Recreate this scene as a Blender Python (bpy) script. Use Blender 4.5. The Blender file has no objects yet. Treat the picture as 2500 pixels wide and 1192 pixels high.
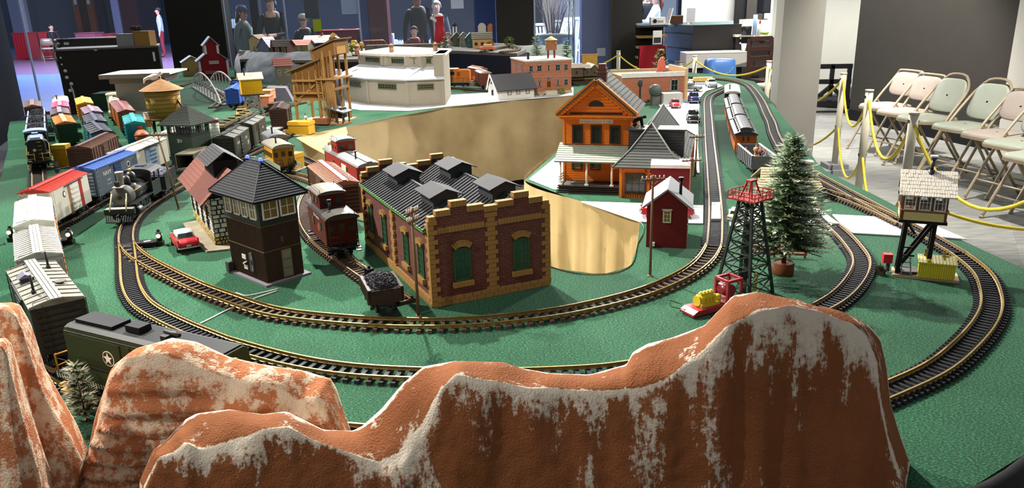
import bpy, bmesh, math, random
from mathutils import Vector, Matrix, noise
from mathutils.geometry import tessellate_polygon
random.seed(7)
rnd = random.uniform
PI = math.pi
SC = bpy.context.scene
COL = SC.collection
# ---------------------------------------------------------------- camera
FPX, T, CAMH = 1854.0, 0.75, 1.515            # focal length in pixels of a 2500 px frame, table height, eye height
dn = Vector((162.0, -5884.0, -FPX)).normalized()
upv = -dn
fwd = Vector((0, 0, -1)); ya = (fwd - upv * fwd.dot(upv)).normalized(); xa = ya.cross(upv)
RM = Matrix((xa, ya, upv))
CAMP = Vector((0, 0, CAMH))
cd = bpy.data.cameras.new('camera'); cam = bpy.data.objects.new('camera', cd); COL.objects.link(cam)
cd.sensor_width = 36.0; cd.lens = 36.0 * FPX / 2500.0; cd.clip_end = 200; cd.clip_start = 0.02
cam.matrix_world = Matrix.Translation(CAMP) @ RM.to_4x4()
SC.camera = cam
def G(px, py, z=T):                            # ground point seen at a pixel, on the level z
    r = RM @ Vector((px - 1250, 596 - py, -FPX)); t = (z - CAMH) / r.z
    return CAMP + r * t
def RY(px, py, Y):                             # point at distance Y along a sight line
    r = RM @ Vector((px - 1250, 596 - py, -FPX)); return CAMP + r * (Y / r.y)
def PX(p):
    c = RM.transposed() @ (Vector(p) - CAMP); return (1250 - c.x / c.z * FPX, 596 + c.y / c.z * FPX)
# ---------------------------------------------------------------- world and lamps
W = bpy.data.worlds.new('world'); SC.world = W; W.use_nodes = True
W.node_tree.nodes['Background'].inputs[0].default_value = (0.93, 0.96, 1.0, 1)
W.node_tree.nodes['Background'].inputs[1].default_value = 0.24
def spot(name, loc, tgt, power, ang=70, blend=.5, col=(1, .955, .88), r=.035):
    l = bpy.data.lights.new(name, 'SPOT'); l.energy = power; l.spot_size = math.radians(ang); l.spot_blend = blend
    l.color = col; l.shadow_soft_size = r
    o = bpy.data.objects.new(name, l); COL.objects.link(o); o.location = loc
    o.rotation_euler = (Vector(tgt) - Vector(loc)).to_track_quat('-Z', 'Y').to_euler(); return o
def area(name, loc, sx, sy, power, col=(1, 1, 1)):
    l = bpy.data.lights.new(name, 'AREA'); l.shape = 'RECTANGLE'; l.size = sx; l.size_y = sy; l.energy = power; l.color = col
    o = bpy.data.objects.new(name, l); COL.objects.link(o); o.location = loc; return o
spot('track_spot', (-2.6, 2.9, 3.0), (-1.2, 2.3, T), 567, 70)
spot('track_spot', (-.7, 3.8, 3.05), (.45, 2.0, T), 690, 88)
spot('track_spot', (2.7, 5.4, 3.05), (1.3, 4.4, T), 440, 72)
spot('track_spot', (-1.0, 6.9, 3.05), (-1.3, 5.3, T), 634, 88)
spot('track_spot', (1.5, 8.6, 3.05), (.6, 7.0, T), 608, 88)
spot('track_spot', (-3.7, 5.2, 3.05), (-2.8, 4.9, T), 446, 78)
spot('track_spot', (-1.75, .45, 2.7), (-.75, 1.12, .85), 85, 50)
spot('wall_spot', (3.3, 7.9, 3.05), (3.8, 9.0, .3), 520, 95)
spot('wall_spot', (2.9, 4.8, 3.05), (3.8, 6.2, 0), 400, 84)
spot('track_spot', (-.3, 2.9, 3.05), (-.1, 6.2, .65), 330, 62)
spot('back_spot', (-1.4, 11.4, 3.1), (-1.2, 9.6, 1), 567, 100)
spot('back_spot', (-4.6, 10.6, 3.1), (-3.6, 9.3, .9), 297, 80)
area('ceiling_light', (4.6, 11.6, 3.1), 2.5, 1.5, 330)
area('ceiling_light', (-12.0, 24.0, 4.2), 6, 10, 2000, (.55, .65, 1))
area('ceiling_light', (1.0, 16.0, 4.2), 9, 3, 1500, (.8, .9, 1))
SC.view_settings.view_transform = 'Standard'; SC.view_settings.look = 'None'
SC.view_settings.gamma = 1; SC.view_settings.use_curve_mapping = False
SC.view_settings.exposure = 0.45
# ---------------------------------------------------------------- materials
def lin(h):
    if isinstance(h, str):
        h = h.lstrip('#'); c = [int(h[i:i + 2], 16) / 255 for i in (0, 2, 4)]
        return tuple(x / 12.92 if x <= .04045 else ((x + .055) / 1.055) ** 2.4 for x in c)
    return h
MATS = {}
def mat(h, rough=.55, metal=0, var=.12, vs=40, bump=0, bs=300, emit=0, alpha=1, trans=0, key=None, stretch=None):
    k = key or (h, rough, metal, var, vs, bump, bs, emit, alpha, trans, stretch)
    if k in MATS: return MATS[k]
    m = bpy.data.materials.new('paint_%d' % len(MATS) if not key else key); m.use_nodes = True
    nt = m.node_tree; b = nt.nodes['Principled BSDF']; c = lin(h)
    b.inputs['Base Color'].default_value = (*c, 1); b.inputs['Roughness'].default_value = rough; b.inputs['Metallic'].default_value = metal
    if rough >= .5 and not metal: b.inputs['Specular IOR Level'].default_value = .16
    if emit: b.inputs['Emission Color'].default_value = (*c, 1); b.inputs['Emission Strength'].default_value = emit
    if trans: b.inputs['Transmission Weight'].default_value = trans; b.inputs['IOR'].default_value = 1.1
    if alpha < 1: b.inputs['Alpha'].default_value = alpha
    if var or bump:
        tc = nt.nodes.new('ShaderNodeTexCoord'); src = tc.outputs['Object']
        if stretch:
            mp = nt.nodes.new('ShaderNodeMapping'); mp.inputs['Scale'].default_value = stretch
            nt.links.new(src, mp.inputs['Vector']); src = mp.outputs['Vector']
    if var:
        n = nt.nodes.new('ShaderNodeTexNoise'); n.inputs['Scale'].default_value = vs; n.inputs['Detail'].default_value = 4
        nt.links.new(src, n.inputs['Vector'])
        mx = nt.nodes.new('ShaderNodeMix'); mx.data_type = 'RGBA'
        mx.inputs['A'].default_value = (*[x * (1 - var * 1.6) for x in c], 1); mx.inputs['B'].default_value = (*[min(1, x * (1 + var * 1.6)) for x in c], 1)
        nt.links.new(n.outputs['Fac'], mx.inputs['Factor']); nt.links.new(mx.outputs['Result'], b.inputs['Base Color'])
    if bump:
        n2 = nt.nodes.new('ShaderNodeTexNoise'); n2.inputs['Scale'].default_value = bs
        nt.links.new(src, n2.inputs['Vector'])
        bp = nt.nodes.new('ShaderNodeBump'); bp.inputs['Strength'].default_value = bump; bp.inputs['Distance'].default_value = .003
        nt.links.new(n2.outputs['Fac'], bp.inputs['Height']); nt.links.new(bp.outputs['Normal'], b.inputs['Normal'])
    MATS[k] = m; return m
def nodes(key):
    m = bpy.data.materials.new(key); m.use_nodes = True; nt = m.node_tree; MATS[key] = m
    return m, nt, nt.nodes['Principled BSDF'], nt.links.new
def N(nt, typ, **kw):
    n = nt.nodes.new('ShaderNode' + typ)
    for k, v in kw.items():
        if k in n.inputs: n.inputs[k].default_value = v
        else: setattr(n, k, v)
    return n
def ramp(nt, stops):
    r = nt.nodes.new('ShaderNodeValToRGB'); e = r.color_ramp.elements
    while len(e) < len(stops): e.new(.5)
    for i, (p, c) in enumerate(stops):
        e[i].position = p; e[i].color = (*lin(c), 1) if isinstance(c, str) else (c, c, c, 1)
    return r
# green felt
FELT, nt, b, L = nodes('green_felt')
tc = N(nt, 'TexCoord'); n1 = N(nt, 'TexNoise', Scale=420.0, Detail=4.0); n2 = N(nt, 'TexNoise', Scale=5.0, Detail=3.0)
mp = N(nt, 'Mapping'); mp.inputs['Scale'].default_value = (.45, 1, 1)
L(tc.outputs['Object'], mp.inputs['Vector']); L(mp.outputs['Vector'], n1.inputs['Vector']); L(tc.outputs['Object'], n2.inputs['Vector'])
r1 = ramp(nt, [(.34, '#0a2a1a'), (.5, '#1b4a30'), (.68, '#3f7d5b')]); L(n1.outputs['Fac'], r1.inputs['Fac'])
r2 = ramp(nt, [(.35, .8), (.65, 1.0)]); L(n2.outputs['Fac'], r2.inputs['Fac'])
mx = N(nt, 'Mix', data_type='RGBA', blend_type='MULTIPLY'); mx.inputs['Factor'].default_value = 1
L(r1.outputs['Color'], mx.inputs['A']); L(r2.outputs['Color'], mx.inputs['B']); L(mx.outputs['Result'], b.inputs['Base Color'])
b.inputs['Roughness'].default_value = .95; b.inputs['Specular IOR Level'].default_value = .1; b.inputs['Sheen Weight'].default_value = .08
bp = N(nt, 'Bump', Strength=.6, Distance=.002); L(n1.outputs['Fac'], bp.inputs['Height']); L(bp.outputs['Normal'], b.inputs['Normal'])
# painted foam rock: terracotta with white flakes; 'rim' is where the paint is worn off along the edges
def rock_mat(key, dark, mid, white, streak, thr, rimw, sc):
    m, nt, b, L = nodes(key)
    tc = N(nt, 'TexCoord'); at = N(nt, 'Attribute', attribute_name='rim')
    mp = N(nt, 'Mapping'); mp.inputs['Scale'].default_value = (1, 1, streak)
    L(tc.outputs['Object'], mp.inputs['Vector'])
    a = N(nt, 'TexNoise', Scale=sc, Detail=9.0, Roughness=.75); L(mp.outputs['Vector'], a.inputs['Vector'])
    f = N(nt, 'TexNoise', Scale=95.0, Detail=6.0, Roughness=.7); L(tc.outputs['Object'], f.inputs['Vector'])
    c = N(nt, 'TexNoise', Scale=9.0, Detail=5.0); L(tc.outputs['Object'], c.inputs['Vector'])
    base = N(nt, 'Mix', data_type='RGBA'); base.inputs['A'].default_value = (*lin(dark), 1); base.inputs['B'].default_value = (*lin(mid), 1)
    L(c.outputs['Fac'], base.inputs['Factor'])
    s1 = N(nt, 'Math', operation='MULTIPLY_ADD'); s1.inputs[1].default_value = .34; L(f.outputs['Fac'], s1.inputs[0]); L(a.outputs['Fac'], s1.inputs[2])
    s2 = N(nt, 'Math', operation='MULTIPLY_ADD'); s2.inputs[1].default_value = rimw; L(at.outputs['Fac'], s2.inputs[0]); L(s1.outputs[0], s2.inputs[2])
    r = ramp(nt, [(thr - .025, 0.0), (thr + .02, .7), (thr + .1, 1.0)]); L(s2.outputs[0], r.inputs['Fac'])
    mx = N(nt, 'Mix', data_type='RGBA'); L(r.outputs['Color'], mx.inputs['Factor']); L(base.outputs['Result'], mx.inputs['A'])
    mx.inputs['B'].default_value = (*lin(white), 1); L(mx.outputs['Result'], b.inputs['Base Color'])
    b.inputs['Roughness'].default_value = .9; b.inputs['Specular IOR Level'].default_value = .1
    g = N(nt, 'TexNoise', Scale=330.0, Detail=2.0); L(tc.outputs['Object'], g.inputs['Vector']); ag = N(nt, 'Math', operation='ADD'); L(f.outputs['Fac'], ag.inputs[0]); L(g.outputs['Fac'], ag.inputs[1])
    bp = N(nt, 'Bump', Strength=.8, Distance=.003); L(ag.outputs[0], bp.inputs['Height']); L(bp.outputs['Normal'], b.inputs['Normal'])
    return m
ROCK_F = rock_mat('painted_foam_rock', '#6d4226', '#905634', '#d3c6b2', .2, .77, .24, 16.0)
ROCK_L = rock_mat('painted_foam_rock_orange', '#9c5a3a', '#bb7a52', '#d6bfa4', .8, .69, .1, 26.0)
# burlap
def burlap(key, c1, c2):
    m, nt, b, L = nodes(key)
    tc = N(nt, 'TexCoord'); w1 = N(nt, 'TexWave', Scale=120.0, Distortion=1.5); w2 = N(nt, 'TexWave', Scale=120.0, Distortion=1.5, bands_direction='Z')
    n = N(nt, 'TexNoise', Scale=3.0, Detail=5.0)
    for q in (w1, w2, n): L(tc.outputs['Object'], q.inputs['Vector'])
    mm = N(nt, 'Math', operation='MULTIPLY'); L(w1.outputs['Fac'], mm.inputs[0]); L(w2.outputs['Fac'], mm.inputs[1])
    m3 = N(nt, 'Math', operation='MULTIPLY_ADD'); m3.inputs[1].default_value = .45; L(mm.outputs[0], m3.inputs[0]); L(n.outputs['Fac'], m3.inputs[2])
    r = ramp(nt, [(.3, c1), (.85, c2)]); L(m3.outputs[0], r.inputs['Fac']); L(r.outputs['Color'], b.inputs['Base Color'])
    b.inputs['Roughness'].default_value = .95
    bp = N(nt, 'Bump', Strength=.5, Distance=.002); L(mm.outputs[0], bp.inputs['Height']); L(bp.outputs['Normal'], b.inputs['Normal'])
    return m
BURLAP = burlap('burlap', '#8c7852', '#c6b288')
BURLAP2 = burlap('pale_burlap', '#8c7848', '#bda774')
def brick_mat(key, c1, c2, mo, sc, bw=.5, rh=.25, ms=.02):
    m, nt, b, L = nodes(key)
    tc = N(nt, 'TexCoord'); ge = N(nt, 'NewGeometry')
    # choose the wall plane from the face direction
    sx = N(nt, 'SeparateXYZ'); L(tc.outputs['Object'], sx.inputs[0])
    ad = N(nt, 'Math', operation='ADD'); L(sx.outputs['X'], ad.inputs[0]); L(sx.outputs['Y'], ad.inputs[1])
    cb = N(nt, 'CombineXYZ'); L(ad.outputs[0], cb.inputs['X']); L(sx.outputs['Z'], cb.inputs['Y'])
    br = N(nt, 'TexBrick', Scale=sc); br.inputs['Color1'].default_value = (*lin(c1), 1); br.inputs['Color2'].default_value = (*lin(c2), 1)
    br.inputs['Mortar'].default_value = (*lin(mo), 1); br.inputs['Mortar Size'].default_value = ms
    br.inputs['Brick Width'].default_value = bw; br.inputs['Row Height'].default_value = rh
    L(cb.outputs[0], br.inputs['Vector']); L(br.outputs['Color'], b.inputs['Base Color']); b.inputs['Roughness'].default_value = .7
    bp = N(nt, 'Bump', Strength=.6, Distance=.002, invert=True); L(br.outputs['Fac'], bp.inputs['Height']); L(bp.outputs['Normal'], b.inputs['Normal'])
    return m
BRICK = brick_mat('red_brown_brick', '#6e3a2e', '#5e3027', '#2f1c18', 1.0, .0165, .0068, .0007)
# carpet tiles of the room
CARPET, nt, b, L = nodes('grey_carpet_tile')
tc = N(nt, 'TexCoord'); ck = N(nt, 'TexChecker', Scale=1.64); n1 = N(nt, 'TexNoise', Scale=300.0, Detail=2.0); n2 = N(nt, 'TexNoise', Scale=6.0, Detail=4.0)
mp = N(nt, 'Mapping'); mp.inputs['Rotation'].default_value = (0, 0, .5)
L(tc.outputs['Object'], mp.inputs['Vector'])
for q in (ck, n1): L(mp.outputs['Vector'], q.inputs['Vector'])
mp2 = N(nt, 'Mapping'); mp2.inputs['Scale'].default_value = (1, 6, 1); mp2.inputs['Rotation'].default_value = (0, 0, .5); L(tc.outputs['Object'], mp2.inputs['Vector']); L(mp2.outputs['Vector'], n2.inputs['Vector'])
ck.inputs['Color1'].default_value = (*lin('#9a9a94'), 1); ck.inputs['Color2'].default_value = (*lin('#8f8f8b'), 1)
r1 = ramp(nt, [(.3, .62), (.7, 1.0)]); L(n2.outputs['Fac'], r1.inputs['Fac'])
mx = N(nt, 'Mix', data_type='RGBA', blend_type='MULTIPLY'); mx.inputs['Factor'].default_value = 1; L(ck.outputs['Color'], mx.inputs['A']); L(r1.outputs['Color'], mx.inputs['B'])
L(mx.outputs['Result'], b.inputs['Base Color']); b.inputs['Roughness'].default_value = .95
# clear glass
GLASS, nt, b, L = nodes('clear_glass')
b.inputs['Base Color'].default_value = (.9, .95, 1, 1); b.inputs['Roughness'].default_value = .02; b.inputs['Alpha'].default_value = .045
MODELGLASS = mat('#1d2a26', .12, 0, 0, key='model_window_glass')
WHITEP = mat('#e6e3da', .5); CREAM = mat('#e2dcc4', .55); BLACK = mat('#17171a', .5); DGREY = mat('#3b3b3d', .6); BLACKM = mat('#141414', .4, .3)
BRASS = mat('#9a824e', .42, .8, .2, 60, key='brass_rail'); RUSTRAIL = mat('#7a6443', .55, .4, .2, 60, key='dull_rail')
TIE_B = mat('#4a3c34', .75, 0, .3, 300, key='brown_tie'); TIE_K = mat('#232326', .6, 0, .3, 300, key='black_tie'); TIE_G = mat('#3d3733', .75, 0, .3, 200, key='grey_tie')
ROADM = mat('#cfd0d4', .85, 0, .06, 500, .3, 900, key='white_grey_road')
WALLD = mat('#383531', .85, 0, .06, 6, .2, 200, key='dark_grey_wall'); WALLB = mat('#2b2924', .8, 0, .05, 5, key='black_brown_wall')
WALLW = mat('#cfcfc6', .85, 0, .03, 5, key='white_wall'); PALEGREY = mat('#b9b6ae', .85, 0, .03, 5, key='pale_grey_wall')
# ---------------------------------------------------------------- mesh kit
def V3(p): return Vector(p)
class MB:
    def __init__(s): s.v = []; s.f = []; s.sm = []
    def add(s, vs, fs, smooth=False):
        o = len(s.v); s.v += [tuple(p) for p in vs]; s.f += [tuple(i + o for i in f) for f in fs]; s.sm += [smooth] * len(fs); return s
    def box(s, x0, x1, y0, y1, z0, z1):
        return s.add([(x0, y0, z0), (x1, y0, z0), (x1, y1, z0), (x0, y1, z0), (x0, y0, z1), (x1, y0, z1), (x1, y1, z1), (x0, y1, z1)],
                     [(3, 2, 1, 0), (4, 5, 6, 7), (0, 1, 5, 4), (1, 2, 6, 5), (2, 3, 7, 6), (3, 0, 4, 7)])
    def bar(s, a, b, w, h=None, up=(0, 0, 1)):          # square beam from a to b
        a, b = V3(a), V3(b); h = h or w; d = (b - a).normalized(); u = V3(up)
        if abs(d.dot(u)) > .98: u = V3((0, 1, 0))
        x = d.cross(u).normalized() * (w / 2); y = x.cross(d).normalized() * (h / 2)
        return s.add([a - x - y, a + x - y, a + x + y, a - x + y, b - x - y, b + x - y, b + x + y, b - x + y],
                     [(3, 2, 1, 0), (4, 5, 6, 7), (0, 1, 5, 4), (1, 2, 6, 5), (2, 3, 7, 6), (3, 0, 4, 7)])
    def cyl(s, a, b, r0, r1=None, n=12, caps=True):
        a, b = V3(a), V3(b); r1 = r0 if r1 is None else r1; d = (b - a).normalized(); u = V3((0, 0, 1)) if abs(d.z) < .95 else V3((1, 0, 0))
        x = d.cross(u).normalized(); y = x.cross(d); vs = []
        for c, r in ((a, r0), (b, r1)):
            for i in range(n):
                t = 2 * PI * i / n; vs.append(c + x * (r * math.cos(t)) + y * (r * math.sin(t)))
        o = len(s.v); s.add(vs, [((i + 1) % n, i, n + i, n + (i + 1) % n) for i in range(n)], True)
        if caps: s.add([], [], False); s.f += [tuple(o + i for i in range(n)), tuple(o + n + i for i in reversed(range(n)))]; s.sm += [False, False]
        return s
    def tube(s, pts, r, n=6, closed=False):
        pts = [V3(p) for p in pts]; m = len(pts); vs = []; x = None
        for i, p in enumerate(pts):
            d = (pts[(i + 1) % m] - pts[i - 1]) if closed else (pts[min(i + 1, m - 1)] - pts[max(i - 1, 0)])
            d.normalize()
            if x is None:
                u = V3((0, 0, 1)) if abs(d.z) < .9 else V3((1, 0, 0)); x = d.cross(u).normalized()
            else:
                x = (x - d * x.dot(d)).normalized()
            y = x.cross(d); rr = r[i] if isinstance(r, (list, tuple)) else r
            for k in range(n):
                t = 2 * PI * k / n; vs.append(p + x * (rr * math.cos(t)) + y * (rr * math.sin(t)))
        fs = []
        for i in range(m if closed else m - 1):
            j = (i + 1) % m
            for k in range(n): fs.append((i * n + (k + 1) % n, i * n + k, j * n + k, j * n + (k + 1) % n))
        o = len(s.v); s.add(vs, fs, True)
        if not closed: s.f += [tuple(o + k for k in range(n)), tuple(o + (m - 1) * n + k for k in reversed(range(n)))]; s.sm += [False, False]
        return s
    def prism(s, poly, ax, t0, t1):                     # polygon (2D) extruded along an axis
        def p3(q, t): return (t, q[0], q[1]) if ax == 'x' else ((q[0], t, q[1]) if ax == 'y' else (q[0], q[1], t))
        n = len(poly); vs = [p3(q, t0) for q in poly] + [p3(q, t1) for q in poly]
        tri = tessellate_polygon([[Vector((q[0], q[1], 0)) for q in poly]])
        fs = [tuple(t) for t in tri] + [tuple(i + n for i in reversed(t)) for t in tri] + [(i, (i + 1) % n, n + (i + 1) % n, n + i) for i in range(n)]
        return s.add(vs, fs)
    def lathe(s, prof, n=16, c=(0, 0, 0), smooth=True, caps=True):   # prof: (r, z) bottom to top
        vs = []; m = len(prof)
        for r, z in prof:
            for i in range(n):
                t = 2 * PI * i / n; vs.append((c[0] + r * math.cos(t), c[1] + r * math.sin(t), c[2] + z))
        fs = [(k * n + i, k * n + (i + 1) % n, (k + 1) * n + (i + 1) % n, (k + 1) * n + i) for k in range(m - 1) for i in range(n)]
        o = len(s.v); s.add(vs, fs, smooth)
        if caps: s.f += [tuple(o + i for i in reversed(range(n))), tuple(o + (m - 1) * n + i for i in range(n))]; s.sm += [False, False]
        return s
    def ball(s, c, r, n=10, m=7, sc=(1, 1, 1)):
        c = V3(c); vs = [c + V3((0, 0, -r * sc[2]))]
        for k in range(1, m):
            p = PI * k / m - PI / 2
            for i in range(n):
                t = 2 * PI * i / n; vs.append(c + V3((r * sc[0] * math.cos(p) * math.cos(t), r * sc[1] * math.cos(p) * math.sin(t), r * sc[2] * math.sin(p))))
        vs.append(c + V3((0, 0, r * sc[2]))); fs = [(0, 1 + (i + 1) % n, 1 + i) for i in range(n)]
        for k in range(m - 2): fs += [(1 + k * n + i, 1 + k * n + (i + 1) % n, 1 + (k + 1) * n + (i + 1) % n, 1 + (k + 1) * n + i) for i in range(n)]
        e = len(vs) - 1; fs += [(e, e - n + i, e - n + (i + 1) % n) for i in range(n)]
        return s.add(vs, fs, True)
    def grid(s, rows, smooth=True, closed=False):       # rows of points
        n = len(rows[0]); vs = [p for r in rows for p in r]
        fs = [(i * n + j, i * n + (j + 1) % n, (i + 1) * n + (j + 1) % n, (i + 1) * n + j) for i in range(len(rows) - 1) for j in range(n if closed else n - 1)]
        return s.add(vs, fs, smooth)
    def xf(s, M, i0=0):
        s.v = s.v[:i0] + [tuple(M @ V3(p)) for p in s.v[i0:]]; return s
    def mesh(s, name, m=None):
        me = bpy.data.meshes.new(name); me.from_pydata(s.v, [], s.f); me.polygons.foreach_set('use_smooth', s.sm)
        if m: me.materials.append(m)
        me.update(); return me
    def build(s, name, m, parent=None, label=None, kind=None, fix=True):
        me = s.mesh(name, m)
        if fix:
            bm = bmesh.new(); bm.from_mesh(me); bmesh.ops.recalc_face_normals(bm, faces=bm.faces); bm.to_mesh(me); bm.free()
        return obj(name, me, parent, label, kind)
KIDS = {}
def obj(name, me, parent=None, label=None, kind=None):
    o = bpy.data.objects.new(name, me); COL.objects.link(o)
    if parent is not None: o.parent = parent; KIDS.setdefault(parent.name, []).append(o)
    if label: o['label'] = label
    if kind: o['kind'] = kind
    return o
def tag(o, label, cat, group=None):
    o['label'] = label; o['category'] = cat
    if group: o['group'] = group
    return o
def thing(name, label, cat, loc=(0, 0, 0), rz=0, group=None):
    o = bpy.data.objects.new(name, None); COL.objects.link(o); o.empty_display_size = .02
    o.location = loc; o.rotation_euler = (0, 0, rz); return tag(o, label, cat, group)
def struct(o): o['kind'] = 'structure'; return o
def copy_tree(o, parent=None):
    c = o.copy(); COL.objects.link(c); c.parent = parent
    if parent is not None: KIDS.setdefault(parent.name, []).append(c)
    for ch in list(KIDS.get(o.name, [])): copy_tree(ch, c)
    return c
def dup(root, loc, rz, label=None, group=None):
    c = copy_tree(root); c.location = loc; c.rotation_euler = (0, 0, rz)
    if label: c['label'] = label
    if group: c['group'] = group
    return c
def bx(name, m, parent, x0, x1, y0, y1, z0, z1, label=None): return MB().box(x0, x1, y0, y1, z0, z1).build(name, m, parent, label, fix=False)
TXT = {}
def text(s, size, m, parent, loc, rot=(PI / 2, 0, 0), name='lettering', depth=.0002, sx=1):
    if s not in TXT:
        cu = bpy.data.curves.new('t', 'FONT'); cu.body = s; cu.align_x = 'CENTER'; cu.align_y = 'CENTER'; cu.size = 1; cu.resolution_u = 2
        to = bpy.data.objects.new('t', cu); COL.objects.link(to); bpy.context.view_layer.update()
        TXT[s] = bpy.data.meshes.new_from_object(to.evaluated_get(bpy.context.evaluated_depsgraph_get()))
        bpy.data.objects.remove(to); bpy.data.curves.remove(cu)
    me = TXT[s].copy(); me.materials.clear(); me.materials.append(m)
    o = obj(name, me, parent); o.location = loc; o.rotation_euler = rot; o.scale = (size * sx, size, 1); return o
def spline(pts, step, closed=False, smooth=0):
    P = [V3(p) for p in pts]; out = []; n = len(P)
    for i in range(n if closed else n - 1):
        p0, p1, p2, p3 = (P[(i - 1) % n], P[i], P[(i + 1) % n], P[(i + 2) % n]) if closed else (P[max(i - 1, 0)], P[i], P[i + 1], P[min(i + 2, n - 1)])
        k = max(2, int((p2 - p1).length / step * 2))
        for j in range(k):
            t = j / k; out.append(.5 * ((2 * p1) + (p2 - p0) * t + (2 * p0 - 5 * p1 + 4 * p2 - p3) * t * t + (3 * p1 - p0 - 3 * p2 + p3) * t ** 3))
    if not closed: out.append(P[-1])
    out = resample(out, step, closed)
    for _ in range(smooth):
        q = out[:]
        for i in range(1, len(out) - 1): q[i] = (out[i - 1] + 2 * out[i] + out[i + 1]) / 4
        out = q
    return out
def resample(pts, step, closed=False):
    if closed: pts = pts + [pts[0]]
    L = [0]
    for a, b in zip(pts, pts[1:]): L.append(L[-1] + (b - a).length)
    n = max(2, round(L[-1] / step)); out = []; j = 0
    for i in range(n + (0 if closed else 1)):
        t = L[-1] * i / n
        while j < len(pts) - 2 and L[j + 1] < t: j += 1
        s = (t - L[j]) / max(1e-9, L[j + 1] - L[j]); out.append(pts[j].lerp(pts[j + 1], s))
    return out
# ================================================================ the room
FLOOR = bx('floor', CARPET, None, -9, 9, -2, 12.6, -.1, 0); struct(FLOOR)
TILEF = mat('#5f7cc0', .25, 0, .1, 1.2, key='polished_concourse_floor')
cf = bx('floor', TILEF, None, -40, 30, 12.6, 46, -.1, -.001); struct(cf)
mp_ = mat('#6e5470', .3, 0, .08, 1, key='mauve_floor_band'); bx('floor_band', mp_, cf, -40, -2, 22, 36, -.05, .002)
def slab(name, p, q, z0, z1, m, th=.12, side=1):      # upright slab between two floor points
    p, q = V3(p), V3(q); d = (q - p).normalized(); n = V3((-d.y, d.x, 0)) * th * side
    o = MB().add([(*p.xy, z0), (*q.xy, z0), (*(q + n).xy, z0), (*(p + n).xy, z0), (*p.xy, z1), (*q.xy, z1), (*(q + n).xy, z1), (*(p + n).xy, z1)],
             [(3, 2, 1, 0), (4, 5, 6, 7), (0, 1, 5, 4), (1, 2, 6, 5), (2, 3, 7, 6), (3, 0, 4, 7)]).build(name, m)
    return struct(o)
CH = 3.4
wa, wb = G(2071, 291, 0), G(2440, 372, 0)
slab('wall_right', wa, wb, 0, CH, WALLD, .15, 1)
slab('baseboard_right', wa + V3((-.02, -.02, 0)), wb + V3((-.02, -.02, 0)), 0, .13, BLACK, .03, 1)
wc = wb + V3((-.05, -.15, 0)); wd = wc + V3((.9, -3.6, 0))
slab('wall_right_front', wb, wd, 0, CH, WALLW, .4, 1)
slab('trim_1', wb + V3((-.06, -.02, 0)), wb + V3((.0, -.3, 0)), 0, CH, PALEGREY, .06, 1)
slab('baseboard_right_front', wb + V3((-.03, -.3, 0)), wd + V3((-.03, 0, 0)), 0, .13, BLACK, .02, 1)
we = G(1870, 254, 0); wa2 = G(2110, 268, 0)
slab('wall_alcove', we, wa2, 0, CH, WALLW, .15, 1)
slab('baseboard_alcove', we + V3((0, -.03, 0)), wa2 + V3((0, -.03, 0)), 0, .13, BLACK, .025, 1)
# white square column
ca, cb_ = [V3((p.x, p.y, 0)) for p in (RY(1908, 100, 5.75), RY(2009, 100, 5.75))]
ccol = MB(); cw = (cb_ - ca).length
ccol.add([(*ca.xy, 0), (*cb_.xy, 0), (cb_.x + .03, cb_.y + .32, 0), (ca.x + .055, ca.y + .32, 0)] + [(*ca.xy, CH), (*cb_.xy, CH), (cb_.x + .03, cb_.y + .32, CH), (ca.x + .055, ca.y + .32, CH)],
         [(3, 2, 1, 0), (4, 5, 6, 7), (0, 1, 5, 4), (1, 2, 6, 5), (2, 3, 7, 6), (3, 0, 4, 7)])
struct(ccol.build('wall_column', mat('#98958c', .9, 0, .03, 5, key='pale_column_paint')))
# dark pillar on the left
pa, pb = G(-60, 400, 0), G(66, 305, 0)
slab('wall_pillar_left', pa, pb, 0, CH, WALLB, .8, 1)
slab('baseboard_pillar_left', pa + V3((.03, -.03, 0)), pb + V3((.03, -.03, 0)), 0, .14, BLACK, .05, 1)
# dark columns along the glass front (left edge px, right edge px, distance)
GY = 12.5
def col(name, x0, x1, Y, m, th=.35, y=100):
    a, b2 = RY(x0, y, Y), RY(x1, y, Y); o = MB().box(a.x, b2.x, Y, Y + th, 0, CH).build(name, m); return struct(o)
col('wall_column_back', 415, 552, GY, WALLB); col('wall_column_back', 1214, 1304, GY, WALLB); col('wall_column_back', 1493, 1567, GY, WALLB)
BLUEC = mat('#2f4170', .5, 0, .08, 4, key='navy_blue_column'); MAROON = mat('#4a2126', .5, 0, .1, 5, key='maroon_column')
col('wall_column_blue', 1163, 1212, GY + .5, BLUEC); col('wall_column_blue', 1420, 1492, GY + .5, BLUEC); col('wall_column_maroon', 905, 950, GY + 1.2, MAROON)
col('wall_column_navy', 620, 640, GY + 1.0, mat('#1d2030', .5), .2); col('wall_column_blue', 880, 903, GY + 1.3, BLUEC, .2)
# glass panes with steel edges
gn = 1
for x0, x1 in ((66, 405), (556, 700), (702, 880), (882, 1060), (1062, 1160), (1306, 1398), (1402, 1490)):
    a, b2 = RY(x0, 100, GY + .1), RY(x1, 100, GY + .1)
    w = struct(bx('window_%d' % gn, GLASS, None, a.x, b2.x, GY + .1, GY + .112, .05, CH)); gn += 1
    bx('window_edge', mat('#9aa6b8', .3, .6, 0), w, a.x - .012, a.x + .012, GY + .09, GY + .122, .05, CH)
    bx('floor_rail', mat('#55565c', .4, .6, 0), w, a.x, b2.x, GY + .08, GY + .13, 0, .05)
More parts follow.
